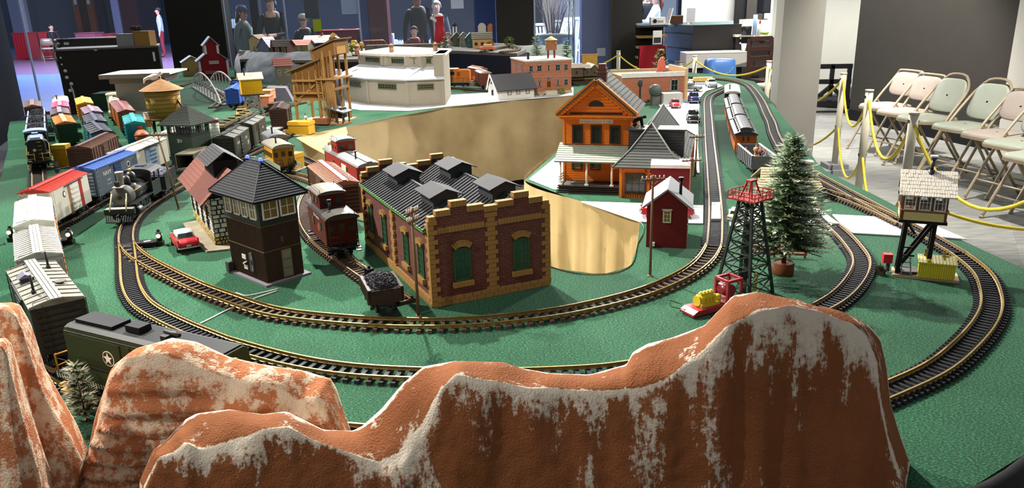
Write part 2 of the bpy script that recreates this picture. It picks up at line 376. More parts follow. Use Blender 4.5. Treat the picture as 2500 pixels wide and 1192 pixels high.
# glass doors with long pulls
for i, px in enumerate((1389, 1399)):
    a = RY(px, 60, GY); t = thing('door_pull', ('long steel pull bar on the glass door, beside the blue column', 'long steel pull bar on the glass door, beside the planter')[i % 2], 'door handle', (a.x, GY, .45))
    MB().cyl((0, 0, 0), (0, 0, 1.1), .014).build('bar', mat('#8b8f96', .25, .9, 0), t); [MB().bar((0, 0, z), (0, .1, z), .015).build('bracket', mat('#8b8f96', .25, .9, 0), t) for z in (.1, 1.0)]
# far end of the concourse: dim walls behind everything
FARM = mat('#4d5d74', .7, 0, .15, .6, key='far_concourse_wall'); struct(bx('wall_far', FARM, None, -40, 2.0, 43, 43.3, 0, 6))
struct(bx('wall_far_right', mat('#c9d3dc', .7, 0, .1, .8), None, 2.0, 14, 30, 30.3, 0, 6))
for i, (x0, x1, m) in enumerate(((33, 60, '#7f88a8'), (60, 72, '#c2c8e8'), (100, 195, '#39465a'), (232, 262, '#262b40'), (282, 300, '#a3aee0'), (304, 345, '#4a2d36'), (345, 395, '#20223a'))):
    a, b2 = RY(x0, 80, 41.0), RY(x1, 80, 41.0); p = struct(bx('trim_%d' % (i + 2), mat(m, .6), None, a.x, b2.x, 41, 41.3, 0, 6))
a, b2 = RY(190, 80, 40), RY(238, 80, 40)
dd = struct(bx('door_1', mat('#6a3f2c', .5, 0, .2, 3), None, a.x, b2.x, 40, 40.2, 0, 6)); m_ = (a.x + b2.x) / 2
bx('door_post', mat('#2b1c1c', .5), dd, m_ - .18, m_ + .18, 39.95, 40, 0, 6); bx('door_pane', mat('#8fa6b8', .2), dd, a.x + .1, m_ - .25, 39.97, 40, 2.1, 2.9); bx('door_pane', mat('#8fa6b8', .2), dd, m_ + .25, b2.x - .1, 39.97, 40, 2.1, 2.9)
# ================================================================ layout table
def ga(l, z=T): return [G(x, y, z).to_2d() for x, y in l]
outer = ga([(1842, 199), (1853, 209), (1877, 241), (1900, 273), (1940, 318), (1979, 375), (1994, 397), (2019, 420), (2094, 456), (2143, 480), (2191, 505), (2270, 545), (2345, 585), (2420, 620), (2500, 656)])
outer += [Vector(q) for q in ((1.47, 1.85), (1.40, 1.62), (1.2, 1.37))] + ga([(2500, 1110), (2370, 1192)]) + [Vector(q) for q in ((.45, .93), (0, .86), (-.6, .84), (-1.0, .9), (-1.35, 1.15), (-1.7, 1.7), (-2.1, 2.6))]
outer += ga([(0, 448), (10, 400), (20, 362), (18, 330), (24, 297), (118, 290), (235, 272), (300, 240), (408, 212), (428, 166), (560, 165), (830, 172), (1100, 178), (1440, 176), (1500, 168), (1620, 172), (1760, 183)])
hole = ga([(730, 336), (845, 312), (960, 287), (1090, 263), (1250, 246), (1400, 235), (1402, 300), (1364, 366), (1280, 441), (1420, 495), (1562, 543), (1556, 600), (1540, 650), (1470, 671), (1350, 655)]) + [Vector(q) for q in ((-.12, 2.55), (-.52, 2.72), (-.78, 3.1), (-1.0, 3.8))]
tb = thing('layout_table', 'big green felt-covered model railway table with an open pit in the middle', 'table', (0, 0, 0))
pts = outer + hole; tri = tessellate_polygon([[q.to_3d() for q in outer], [q.to_3d() for q in hole]])
MB().add([(q.x, q.y, T) for q in pts], [tuple(t) for t in tri]).build('felt_top', FELT, tb)
fb = MB(); no = len(outer); sg = []
for ring, m in ((outer, None),):
    fb.add([(q.x, q.y, T) for q in ring] + [(q.x, q.y, T - .04) for q in ring], [(i, (i + 1) % no, no + (i + 1) % no, no + i) for i in range(no)])
fb.build('felt_edge', FELT, tb, fix=False)
sk = MB(); sk.add([(q.x * 1, q.y * 1, T - .04) for q in outer] + [(q.x, q.y, .02) for q in outer], [(i, (i + 1) % no, no + (i + 1) % no, no + i) for i in range(no)])
sk.build('table_skirt', mat('#1b1b1d', .7), tb)
# black edge board in front
ed = [Vector(q) for q in ((1.47, 1.85), (1.40, 1.62), (1.2, 1.37))] + ga([(2500, 1110), (2370, 1192)]) + [Vector(q) for q in ((.45, .93), (0, .86))]
pl = spline([(q.x, q.y, T - .02) for q in ed], .05); MB().tube([p + V3((.006, -.01, .012)) for p in pl], .016, 6).build('edge_board', mat('#1c1c1d', .6), tb)
# burlap hanging in the pit, in soft folds
def drape(ring, m, name, amp, zb, wl):
    pl = spline([(q.x, q.y, 0) for q in ring], .02); rows = []; n = len(pl); cen = V3((-.2, 4.2, 0))
    for k in range(9):
        z = T + .004 - (T - zb) * k / 8; row = []
        for i, p in enumerate(pl):
            d = (pl[min(i + 1, n - 1)] - pl[max(i - 1, 0)]).normalized(); nn = V3((-d.y, d.x, 0))
            s = i * .02; w = math.sin(s * wl) * .5 + math.sin(s * wl * 2.3 + 1) * .3 + noise.noise((s * 6, k * .4, 3)) * .8
            row.append((p + nn * amp * w * min(1, k / 2.0)) + V3((0, 0, z)))
        rows.append(row)
    return MB().grid(rows).build(name, m, tb, fix=False)
drape(hole[0:6], BURLAP, 'burlap_skirt', .02, .06, 9)
drape(hole[5:8], BURLAP, 'burlap_skirt', .01, .06, 9)
drape(hole[7:12], BURLAP2, 'burlap_skirt', .012, .1, 55)
drape(hole[11:19] + hole[0:1], BURLAP, 'burlap_skirt', .015, .1, 30)
# sandy burlap laid on the felt at the tip of the pit
sp = ga([(722, 338), (760, 328), (845, 311), (850, 330), (800, 350), (799, 382), (762, 362)]); sp = [q.to_3d() for q in sp]
MB().prism([(q.x, q.y) for q in sp], 'z', T + .001, T + .004).build('burlap_flap', BURLAP2, tb)
# white-grey road boards
road = thing('road', 'white-grey road with parked cars, running between the station and the tracks', 'road')
def board(px, name='road_board', par=road, z=.002, m=ROADM, h=.004):
    MB().prism([tuple(q) for q in ga(px)], 'z', T + z, T + z + h).build(name, m, par)
board([(1702, 425), (1690, 360), (1640, 290), (1590, 240), (1600, 198), (1650, 192), (1740, 200), (1766, 211), (1724, 224), (1709, 240), (1705, 290), (1704, 360), (1708, 425)])
r2 = thing('road', 'white-grey road across the tracks near the burlap pit', 'road')
board([(1418, 495), (1572, 500), (1717, 505), (1716, 549), (1564, 545)], par=r2); board([(1779, 514), (1990, 521), (1990, 552), (1862, 556), (1781, 555)], par=r2)
board([(1737, 504), (1758, 504), (1759, 545), (1736, 545)], par=r2, z=.009, h=.008)
board([(1991, 520), (2008, 526), (2047, 557), (2030, 557)], par=r2, z=.009, h=.008)
board([(2032, 527), (2146, 533), (2202, 565), (2200, 579), (2075, 572)], par=r2); board([(2175, 528), (2260, 545), (2360, 588), (2290, 582), (2230, 565)], par=r2)
r3 = thing('road', 'pale grey yard paving under the white roundhouse and brick hall', 'paving')
board([(820, 262), (880, 270), (1000, 272), (1090, 262), (1250, 246), (1400, 234), (1400, 215), (1250, 225), (1060, 235), (830, 225)], par=r3)
r4 = thing('platform', 'white paved strip beside the orange station porch', 'paving')
board([(1292, 440), (1330, 409), (1366, 378), (1400, 430), (1375, 468), (1352, 464)], par=r4)
# ================================================================ tracks
RAILP = [(-.004, 0), (.004, 0), (.004, .001), (.0011, .002), (.0011, .0058), (.0019, .0064), (.0019, .0086), (-.0019, .0086), (-.0019, .0064), (-.0011, .0058), (-.0011, .002), (-.004, .001)]
def sweep(mb, pl, off, prof, z):
    n = len(pl); rows = []
    for i, p in enumerate(pl):
        d = (pl[min(i + 1, n - 1)] - pl[max(i - 1, 0)]).normalized(); nn = V3((-d.y, d.x, 0))
        rows.append([p + nn * (off + x) + V3((0, 0, z + h)) for x, h in prof])
    return mb.grid(rows, False, True)
def tie_mesh(w, l, m):
    mb = MB(); mb.add([(-l / 2, -w / 2, 0), (l / 2, -w / 2, 0), (l / 2, w / 2, 0), (-l / 2, w / 2, 0), (-l / 2 + .001, -w / 2 + .001, .0085), (l / 2 - .001, -w / 2 + .001, .0085), (l / 2 - .001, w / 2 - .001, .0085), (-l / 2 + .001, w / 2 - .001, .0085)],
        [(4, 5, 6, 7), (0, 1, 5, 4), (1, 2, 6, 5), (2, 3, 7, 6), (3, 0, 4, 7)])
    for s in (-1, 1):
        for q in (-.0055, .0055): mb.box(s * .0225 + q - .0018, s * .0225 + q + .0018, -w * .3, w * .3, .008, .0115)
    return mb.mesh('tie', m)
TM = {}
def track(label, px, step, w=.011, l=.078, rail=BRASS, tm=TIE_B, near=True, z=T, world=None, smooth=6, cut=0, name='track'):
    P0 = world or [G(x, y, z + .008) for x, y in px]
    pl = spline([(p.x, p.y, z) for p in P0], .012, smooth=smooth * 6)
    t = thing(name, label, 'track', (pl[0].x, pl[0].y, z)); o = V3((pl[0].x, pl[0].y, z)); pl = [p - o for p in pl]
    for s in (-1, 1): sweep(MB(), pl, s * .0235, RAILP, .0085).build('rail', rail, t)
    k = (w, l, tm.name)
    if k not in TM: TM[k] = tie_mesh(w, l, tm)
    tp = resample(pl, step); rest = MB(); n = len(tp); cnt = 0
    base = [(v.co.copy()) for v in TM[k].vertices]; bf = [tuple(p.vertices) for p in TM[k].polygons]
    for i, p in enumerate(tp):
        d = (tp[min(i + 1, n - 1)] - tp[max(i - 1, 0)]).normalized(); rz = math.atan2(d.y, d.x) - PI / 2
        wp = p + o; x, y = PX(wp)
        if near and y > 285 and cnt < 300 and -20 < x < 2520:
            q = obj('tie', TM[k], t); q.location = p; q.rotation_euler = (0, 0, rz); cnt += 1
        else:
            Mx = Matrix.Translation(p) @ Matrix.Rotation(rz, 4, 'Z'); rest.add([Mx @ c for c in base], bf)
    if rest.v: rest.build('far_ties', tm, t, kind='stuff', fix=False)
    return t
A1 = [(311, 600), (326, 618), (349, 635), (403, 664), (483, 703), (564, 732), (640, 759), (701, 771), (850, 786), (990, 793), (1110, 792), (1220, 784), (1390, 762), (1560, 721), (1640, 689), (1690, 662), (1725, 632), (1742, 600)]
track('brass-railed curve with brown ties sweeping in front of the brick engine house', A1, .027, .0115)
A2 = [(1743, 598), (1746, 571), (1747, 521), (1744, 470), (1738, 401), (1732, 338), (1729, 289), (1727, 251), (1733, 236), (1752, 226), (1772, 216), (1786, 206)]
track('straight black-tied track beside the white road and the orange station', A2, .0165, .0095, .08, RUSTRAIL, TIE_K)
B1 = [(309, 596), (312, 630), (314, 665), (317, 690), (326, 715), (346, 745), (381, 767), (440, 797), (540, 838), (660, 873), (760, 895), (825, 905), (910, 913), (1000, 917), (1200, 921), (1430, 913), (1521, 905), (1700, 868), (1850, 820), (1960, 775)]
track('turnout leg with closely spaced black ties beside the freight train', B1[:9], .0175, .010, .08, BRASS, TIE_K)
track('middle loop curving past the foam rocks and the olive diesel', B1[8:], .026, .012, .078, BRASS, TIE_K)
B2 = [(1960, 775), (2040, 735), (2085, 690), (2104, 652), (2104, 630), (2090, 613), (2073, 590), (2051, 568), (2026, 547), (1988, 521), (1935, 474), (1880, 428), (1832, 387), (1815, 352), (1806, 318), (1794, 268), (1788, 241), (1786, 222), (1786, 205)]
track('curved black-tied track round the potted fir tree', B2, .0165, .0095, .08, RUSTRAIL, TIE_K)
C1 = [(60, 780), (78, 830), (110, 880), (170, 930), (260, 965), (400, 1000), (640, 1035), (880, 1062), (1250, 1080), (1500, 1080), (1800, 1062), (2000, 1025), (2170, 957), (2286, 905), (2351, 852), (2395, 805), (2420, 760), (2422, 730), (2400, 670), (2337, 620)]
track('outermost loop with black ties curving round the yellow shed by the room side', C1, .0185, .010, .082, BRASS, TIE_K)
C2 = [(2337, 620), (2262, 576), (2205, 547), (2174, 529), (2062, 468), (1984, 425), (1940, 395), (1912, 366), (1902, 350), (1890, 325), (1883, 300), (1872, 278), (1860, 251), (1846, 229), (1835, 216), (1822, 206), (1790, 197), (1720, 191), (1650, 187), (1590, 182), (1500, 178)]
track('outer straight track along the rope barrier beside the white column', C2, .0165, .0095, .08, RUSTRAIL, TIE_K)
track('turnout branch leaving the outer track beside the burlap-roofed hut', [(2205, 549), (2150, 522), (2100, 500), (2040, 478), (1990, 463), (1950, 448), (1900, 425)], .019, .0105, .075, RUSTRAIL, TIE_G)
D1 = [(310, 598), (307, 588), (308, 570), (314, 551), (332, 525), (375, 492), (440, 456), (520, 418), (600, 381), (680, 342), (730, 316)]
track('track under the black steam engine beside the stone house', D1, .018, .010, .08, RUSTRAIL, TIE_K)
C0 = [G(142, 742, T + .175), G(108, 690, T + .175), G(75, 640, T + .175), G(83, 590, T + .175), G(82, 540, T + .175), G(78, 490, T + .175), G(90, 458, T + .175), G(125, 445, T + .175), G(185, 418, T + .175), G(240, 392, T + .175), G(308, 372, T + .175), G(350, 355, T + .175), G(410, 330, T + .175), G(480, 300, T + .175), G(560, 270, T + .175)]
track('track under the long freight train at the table edge', None, .02, .010, .08, RUSTRAIL, TIE_K, world=[G(110, 880, T)] + C0)
track('engine house spur with a coal wagon at its end', [(985, 735), (940, 705), (890, 672), (830, 630), (780, 592), (752, 555), (742, 520), (745, 490), (765, 460), (800, 440)], .021, .011, .078, RUSTRAIL, TIE_B)
track('spur curving past the yellow transformer toward the tan boxcar', [(690, 425), (720, 428), (750, 437), (790, 452), (850, 480)], .021, .011, .078, RUSTRAIL, TIE_B)
track('track under the yellow coach and red cabooses beside the pit', [(650, 345), (690, 362), (730, 383), (770, 404), (830, 435), (900, 470)], .019, .010, .078, RUSTRAIL, TIE_K)
for lab, a, bq in (('yard track in front of the starred diesel', (95, 500), (85, 290)), ('yard track under the orange boxcar', (170, 390), (142, 262)), ('yard track under the black-roofed boxcars', (270, 385), (210, 262)), ('yard track under the teal boxcar', (350, 365), (278, 245))):
    a, bq = V3(a), V3(bq); track(lab, [tuple(a.lerp(bq, k / 5)) for k in range(6)], .02, .010, .08, RUSTRAIL, TIE_G)
track('yard track under the brown ribbed boxcar behind the freight train', None, .02, .010, .08, RUSTRAIL, TIE_G, world=[G(x, y, T + .17) for x, y in ((160, 368), (230, 342), (290, 322), (340, 305))])
for i, (lab, px) in enumerate((('far track beside the white roundhouse', [(1000, 222), (1100, 215), (1200, 222), (1280, 216)]), ('far back track behind the blue car and yellow tank house', [(520, 262), (560, 235), (590, 225), (640, 215), (720, 212), (800, 205)]),
        ('far track crossing the white arch bridge', [(440, 210), (480, 200), (530, 225), (560, 250)]), ('storage track with the rust flat cars', [(590, 265), (640, 250), (690, 235), (760, 225)]), ('storage track with army flat cars', [(480, 345), (560, 312), (640, 280), (690, 262), (740, 250)]),
        ('back loop track before the rope posts', [(1500, 178), (1440, 182), (1400, 190)]))):
    track(lab, px, .022, .011, .08, RUSTRAIL, TIE_G, near=False)
# ================================================================ foam rocks
def rs(pts, n):
    P0 = [Vector((p[0], p[1], 0)) for p in pts]; out = []
    L = [0]
    for a, b in zip(P0, P0[1:]): L.append(L[-1] + (b - a).length)
    j = 0
    for i in range(n):
        t = L[-1] * i / (n - 1)
        while j < len(P0) - 2 and L[j + 1] < t: j += 1
        s = (t - L[j]) / max(1e-6, L[j + 1] - L[j]); q = P0[j].lerp(P0[j + 1], s); out.append((q.x, q.y))
    return out
def rock(label, back, front, Yb, Yf, m, slope=.0, name='foam_rock', n=150, flute=.006, zb=T + .0005, ledge=0, seed=0, ends=.02):
    bk, fr = rs(back, n), rs(front, n); rows = []; rim = []
    for i in range(n):
        u = i / (n - 1)
        yb = Yb(u) if callable(Yb) else Yb; yf = Yf(u) if callable(Yf) else Yf
        pb_, pf = RY(*bk[i], yb), RY(*fr[i], yf)
        if pb_.z < zb + .01: pb_.z = zb + .01
        if pf.z < zb + .008: pf.z = zb + .008
        row = []; rr = []
        for k in range(5):                              # back face, bottom to top
            t = k / 4; row.append(V3((pb_.x, pb_.y + .02 * (1 - t), zb + (pb_.z - zb) * t))); rr.append(max(0, t * 2 - 1) if k == 4 else 0)
        for k in range(1, 9):                           # top
            t = k / 9; p = pb_.lerp(pf, t); p.z += .006 * math.sin(PI * t) + noise.noise((p.x * 22 + seed, p.y * 22, 5)) * .004; row.append(p); rr.append(max(0, 1 - t * 9) * .35 + max(0, (t - .88) * 4))
        m_ = 30
        for k in range(m_ + 1):                         # front face going down
            t = k / m_; z = pf.z + (zb - pf.z) * t; out = slope * t
            g = noise.noise((pf.x * 26 + seed, z * 4, seed * 1.0)) * flute * 1.6 + noise.noise((pf.x * 70, z * 60, seed + 9)) * flute * .35 + abs(noise.noise((pf.x * 12 + 4, z * 2, seed + 3))) * flute * 1.5
            if ledge: g += ledge * (abs(((z * 38 + noise.noise((pf.x * 5, z * 9, seed)) * .8) % 1) - .5) ** 2) * 2
            g *= min(1, t * 6); row.append(V3((pf.x, pf.y - out - g + .004 * (1 - min(1, t * 10)), z))); rr.append(max(0, 1 - t * 20) * .5 + max(0, 1 - t * 3.2) * .55)
        rows.append(row); rim.append(rr)
    c0 = [p for p in rows[0]]; mb = MB().grid(rows, True)
    k = len(rows[0]); mb.f += [tuple(range(k)), tuple(reversed(range((n - 1) * k, n * k)))]; mb.sm += [False, False]
    o = mb.build(name, m); tag(o, label, 'rock')
    at = o.data.attributes.new('rim', 'FLOAT', 'POINT'); at.data.foreach_set('value', [x for r in rim for x in r])
    return o
rock('long red-brown painted foam rock with a high flat-topped peak and a deep notch',
     [(340, 1175), (372, 1100), (410, 1070), (452, 1025), (480, 1010), (560, 1000), (640, 1012), (700, 1005), (790, 1050), (862, 1052), (885, 1040), (930, 1000), (985, 935), (1035, 895), (1110, 882), (1230, 885), (1275, 900), (1345, 912), (1440, 915), (1530, 890), (1545, 860), (1580, 840), (1640, 825), (1720, 795), (1790, 722), (1850, 713), (1950, 735), (2000, 752), (2065, 765), (2120, 795), (2150, 830), (2165, 900), (2175, 990), (2200, 1070), (2222, 1130)],
     [(350, 1190), (385, 1120), (425, 1110), (455, 1085), (490, 1105), (560, 1090), (640, 1055), (700, 1046), (760, 1078), (850, 1110), (925, 1140), (975, 1120), (1030, 1050), (1075, 955), (1110, 920), (1200, 935), (1280, 950), (1370, 955), (1450, 962), (1560, 955), (1620, 935), (1700, 880), (1780, 800), (1850, 765), (1930, 748), (2020, 770), (2085, 800), (2115, 830), (2140, 890), (2150, 980), (2165, 1060), (2180, 1110), (2192, 1150)],
     lambda u: 1.06 + .05 * u, lambda u: .98 + .04 * u, ROCK_F, .03, n=260, flute=.008, seed=1)
rock('sandy orange layered foam rock standing in front of the olive diesel',
     [(215, 1110), (235, 1010), (255, 950), (280, 890), (330, 855), (420, 825), (480, 835), (560, 872), (640, 890), (740, 905), (808, 925), (822, 950), (840, 1005), (856, 1050)],
     [(205, 1190), (222, 1080), (245, 1000), (262, 930), (300, 880), (350, 870), (410, 880), (455, 895), (520, 918), (560, 935), (620, 935), (680, 955), (725, 985), (770, 972), (800, 990), (820, 1030), (845, 1070)],
     1.19, 1.13, ROCK_L, .05, n=130, flute=.005, seed=21, ledge=.022)
rock('tall orange foam crag at the corner of the table',
     [(-140, 800), (-80, 760), (-10, 742), (30, 738), (50, 745), (75, 790), (95, 850), (110, 900), (150, 970), (190, 1040), (205, 1085)],
     [(-140, 830), (-80, 790), (-20, 765), (15, 762), (35, 775), (55, 820), (75, 880), (95, 940), (130, 1010), (170, 1070), (200, 1130)],
     1.17, 1.10, ROCK_L, .05, n=90, flute=.012, seed=33)
rock('low orange foam crag leaning against the tall one at the corner',
     [(-130, 880), (-60, 850), (-10, 828), (15, 825), (28, 840), (45, 900), (60, 960), (85, 1040), (110, 1120), (120, 1180)],
     [(-130, 900), (-60, 870), (-20, 848), (0, 848), (14, 870), (30, 930), (45, 990), (68, 1070), (92, 1150), (100, 1190)],
     1.04, .99, ROCK_L, .04, n=80, flute=.012, seed=47)
# ================================================================ rolling stock
RT = T + .0172                                   # rail top
IRON = mat('#1c1b1b', .55, .2, .2, 200, key='black_iron'); WHEELM = mat('#2a2725', .45, .5)
def P2(c): return c if not isinstance(c, str) else mat(c, .5, 0, .1, 60)
def _truck():
    m = MB()
    for s in (-1, 1):
        m.prism([(-.034, .014), (-.02, .009), (.02, .009), (.034, .014), (.034, .019), (.02, .026), (-.02, .026), (-.034, .019)], 'y', s * .031, s * .036)
        for x in (-.022, .022): m.cyl((x, s * .036, .0145), (x, s * .040, .0145), .005, n=8)
    m.box(-.008, .008, -.031, .031, .018, .028); return m.mesh('truck', IRON)
def _wheel():
    m = MB()
    for s in (-1, 1):
        m.cyl((0, s * .0205, .0145), (0, s * .0265, .0145), .0145, n=16); m.cyl((0, s * .019, .0145), (0, s * .0205, .0145), .0165, n=16)
    m.cyl((0, -.02, .0145), (0, .02, .0145), .003, n=6); return m.mesh('wheelset', WHEELM)
TRK, WHL = _truck(), _wheel()
CPL = MB().box(0, .022, -.004, .004, .020, .026).box(.018, .03, -.007, .004, .019, .028).mesh('coupler', IRON)
def trucks(t, L, inset=.055, cp=True):
    for s in (-1, 1):
        q = obj('truck', TRK, t); q.location = (s * (L / 2 - inset), 0, 0)
        for x in (-.022, .022): w = obj('wheelset', WHL, q); w.location = (x, 0, 0)
        if cp: c = obj('coupler', CPL, t); c.location = (s * (L / 2 - .004), 0, 0); c.rotation_euler = (0, 0, 0 if s > 0 else PI)
def ends(a, b, z, L=None):                       # a is the +x end; pixels at height z
    A, B = G(*a, z), G(*b, z); d = A - B; rz = math.atan2(d.y, d.x); l = L or d.length
    c = (A + B) / 2
    if L: c = A - d.normalized() * (L / 2)
    return V3((c.x, c.y, RT)), rz, l
def ladder(m, x, y, z0, z1, ax='x', w=.016, n=6):
    dx, dy = (w / 2, 0) if ax == 'x' else (0, w / 2)
    for s in (-1, 1): m.bar((x + s * dx, y + s * dy, z0), (x + s * dx, y + s * dy, z1), .0015)
    for i in range(n): z = z0 + (z1 - z0) * (i + .5) / n; m.bar((x - dx, y - dy, z), (x + dx, y + dy, z), .0015)
def boxcar(label, a, b, body, roof, door=None, walk=None, L=None, h=.112, peak=.016, W=.106, ribs=9, lod=1, end=None, sideribs=0, zz=.168, name='boxcar', group='model freight cars', planks=1, dx=.0, dw=.075, extra=None):
    loc, rz, L = ends(a, b, T + zz, L); L -= .03
    t = thing(name, label, 'model train car', loc, rz, group); t.location = loc
    body = P2(body); roof = P2(roof); door = P2(door or body); walk = P2(walk or roof); end = P2(end or body)
    z0, z1 = .034, .034 + h; hl, hw = L / 2, W / 2
    bx('body', body, t, -hl, hl, -hw, hw, z0, z1)
    MB().prism([(-hw - .002, z1), (hw + .002, z1), (hw + .002, z1 + .003), (0, z1 + peak), (-hw - .002, z1 + .003)], 'x', -hl - .003, hl + .003).build('roof', roof, t)
    rr = MB()                                     # standing ribs of the roof
    for i in range(ribs + 1):
        x = -hl + L * i / ribs
        for s in (-1, 1): rr.bar((x, s * (hw + .001), z1 + .0035), (x, s * .012, z1 + peak - .0015), .0025, .003)
    rr.build('roof_ribs', roof, t, fix=False, kind='stuff')
    for k in range(planks):
        y = (k - (planks - 1) / 2) * .0085; bx('roof_walk', walk, t, -hl - .012, hl + .012, y - .0036 - (.006 if planks == 1 else 0), y + .0036 + (.006 if planks == 1 else 0), z1 + peak + .0015, z1 + peak + .004)
    for s in (-1, 1):
        d = MB(); d.box(dx - dw / 2, dx + dw / 2, s * hw if s > 0 else -hw - .003, hw + .003 if s > 0 else -hw, z0 + .004, z1 - .006)
        for k in range(5): z = z0 + .012 + k * (h - .02) / 5; d.box(dx - dw / 2 + .004, dx + dw / 2 - .004, min(s * (hw + .003), s * (hw + .005)), max(s * (hw + .003), s * (hw + .005)), z, z + .006)
        d.build('door', door, t, fix=False)
        bx('door_track', IRON, t, dx - dw * 1.1, dx + dw, min(s * hw, s * (hw + .005)), max(s * hw, s * (hw + .005)), z1 - .006, z1 - .003)
        e = MB()                                  # corrugated ends
        for k in range(7): z = z0 + .008 + k * (h - .014) / 7; e.box(min(s * hl, s * (hl + .003)), max(s * hl, s * (hl + .003)), -hw + .008, hw - .008, z, z + (h - .014) / 11)
        e.build('end_ribs', end, t, fix=False, kind='stuff')
        if sideribs:
            e = MB()
            for k in range(sideribs): x = -hl + .006 + k * (L - .012) / (sideribs - 1); e.box(x - .0022, x + .0022, min(s * hw, s * (hw + .0025)), max(s * hw, s * (hw + .0025)), z0, z1) if abs(x - dx) > dw / 2 else None
            e.build('side_ribs', body, t, fix=False, kind='stuff')
        if lod:
            l = MB(); ladder(l, s * (hl + .005), -s * (hw - .016), z0 - .004, z1 + .004, 'y'); ladder(l, s * (hl - .014), s * (hw + .0035), z0 - .006, z1, 'x'); l.build('ladder', end, t, fix=False, kind='stuff')
            g = MB(); g.tube([(s * (hl - .004), -hw + .008, z1 + .004), (s * (hl - .004), -hw + .008, z1 + .012), (s * (hl - .004), -.016, z1 + .016), (s * (hl - .004), -.016, z1 + .01)], .0009, 4); g.build('grab_iron', IRON, t, fix=False)
    bx('underframe', IRON, t, -hl, hl, -.022, .022, .024, z0); 
    bx('side_sill', IRON, t, -hl * .6, hl * .6, -hw + .003, hw - .003, .028, z0)
    trucks(t, L + .02)
    t['top'] = z1 + peak
    if extra: extra(t, hl, hw, z0, z1)
    return t
WT = mat('#e9e7de', .5, 0, 0); DK = mat('#26241f', .6, 0, 0)
def letters(s, size, m, x, z, side=-1, sx=1): 
    def f(t, hl, hw, z0, z1): text(s, size, m, t, (x, side * (hw + .0006), z), (PI / 2, 0, 0 if side < 0 else PI), sx=sx)
    return f
def both(*fs):
    def g(*a):
        for f in fs: f(*a)
    return g
def panel(name, m, x0, x1, za, zb, side=-1):
    def f(t, hl, hw, z0, z1): bx(name, P2(m), t, x0, x1, min(side * hw, side * (hw + .0012)), max(side * hw, side * (hw + .0012)), za, zb)
    return f
def disc(m, x, z, r, side=-1, m2=None):
    def f(t, hl, hw, z0, z1):
        o = MB().cyl((x, side * hw, z), (x, side * (hw + .001), z), r, n=20).build('emblem', m, t)
        if m2: MB().cyl((x, side * (hw + .001), z), (x, side * (hw + .0016), z), r * .72, n=20).build('emblem_centre', m2, o)
    return f
def greyvent(t, hl, hw, z0, z1):
    for x, y in ((.08, -.03), (-.1, .028)): MB().cyl((x, y, z1 + .004), (x, y, z1 + .052), .0028, n=8).cyl((x, y, z1 + .004), (x, y, z1 + .016), .005, n=8).build('smoke_pipe', IRON, t)
    bx('vent', P2('#4a4850'), t, -.045, -.02, -.042, -.02, z1, z1 + .018); MB().prism([(-.047, z1 + .018), (-.015, z1 + .018), (-.031, z1 + .028)], 'x', -.05, -.015).build('vent_cap', P2('#6a6878'), t)
    MB().cyl((.045, .03, z1), (.045, .03, z1 + .012), .006, n=10).cyl((.045, .03, z1 + .012), (.045, .03, z1 + .014), .012, n=12).build('vent', P2('#5a5858'), t)
boxcar('grey-roofed work car with two smoke pipes and a little square roof vent', (142, 742), (74, 645), '#35332f', '#76746a', walk='#87857c', planks=3, ribs=10, peak=.014, extra=greyvent)
boxcar('grey-white roofed boxcar between the work car and the white boxcar', (96, 630), (84, 560), '#b9b6ab', '#bdbab0', door='#c77a2c', planks=3, ribs=14, extra=panel('orange_stripe', '#c97f36', .05, .15, .034, .146, 1))
boxcar('bright white roofed boxcar with orange ends in the freight train', (83, 548), (81, 486), '#e8e4d8', '#f0ede2', door='#c9792c', planks=3, ribs=12, extra=panel('orange_band', '#c97f36', -.17, -.06, .034, .146, 1))
boxcar('white boxcar with a bright red roof and red stripe', (76, 472), (181, 421), '#d8d2c4', '#c8463e', '#dcd8cc', '#b83c34', planks=2, ribs=22, end='#d0ccc0', dx=-.03, extra=both(*[f for s in (-1, 1) for f in (panel('red_stripe', '#a82f2a', -.10, -.075, .034, .146, s), panel('orange_edge', '#b8743c', .012, .022, .034, .146, s), disc(DK, .055, .115, .012, s, WT))]))
NVY = '#57616b'
boxcar('grey boxcar with a blue roof and blue door lettered NAVY', (192, 416), (307, 371), NVY, '#3f5a9c', '#2f3f70', '#33477f', planks=1, ribs=16, end='#8a94a8', dx=.0, dw=.06, extra=both(*[f for s in (-1, 1) for f in (letters('NAVY', .026, WT, -.09 * s * -1, .115, s), letters('31257', .012, WT, -.085 * s * -1, .085, s), letters('CAPY 1000', .008, WT, -.085 * s * -1, .068, s), disc(WT, .1 * s * -1, .115, .013, s, DK))]))
boxcar('cream reefer with pale blue door panels', (286, 374), (383, 336), '#dedac8', '#e6e3d2', '#9fb4cf', ribs=6, dw=.12, planks=1, sideribs=0, end='#d8d4c2')
boxcar('plain white boxcar half hidden by the green signal tower', (398, 330), (440, 311), '#d8d6cc', '#e4e2da', ribs=6)
boxcar('chocolate brown boxcar with closely ribbed sides in the yard', (188, 364), (262, 329), '#57392f', '#6b4537', '#4d3129', '#5a3a30', sideribs=12, ribs=16, extra=letters('LACKAWANNA', .013, WT, .0, .125))
boxcar('boxcar with an orange roof and a ribbed dark green end', (161, 302), (149, 283), '#24442f', '#cf7f3e', '#2d4a3a', '#d8956a', end='#24442f', planks=3, ribs=8)
boxcar('boxcar with a dull grey roof behind the orange-roofed one', (147, 279), (144, 265), '#6d6068', '#7d7078', planks=3, ribs=8, lod=0)
boxcar('boxcar with a pink roof in the yard', (147, 262), (146, 249), '#b85c78', '#c9708e', '#e0d2d2', planks=3, ribs=8, lod=0)
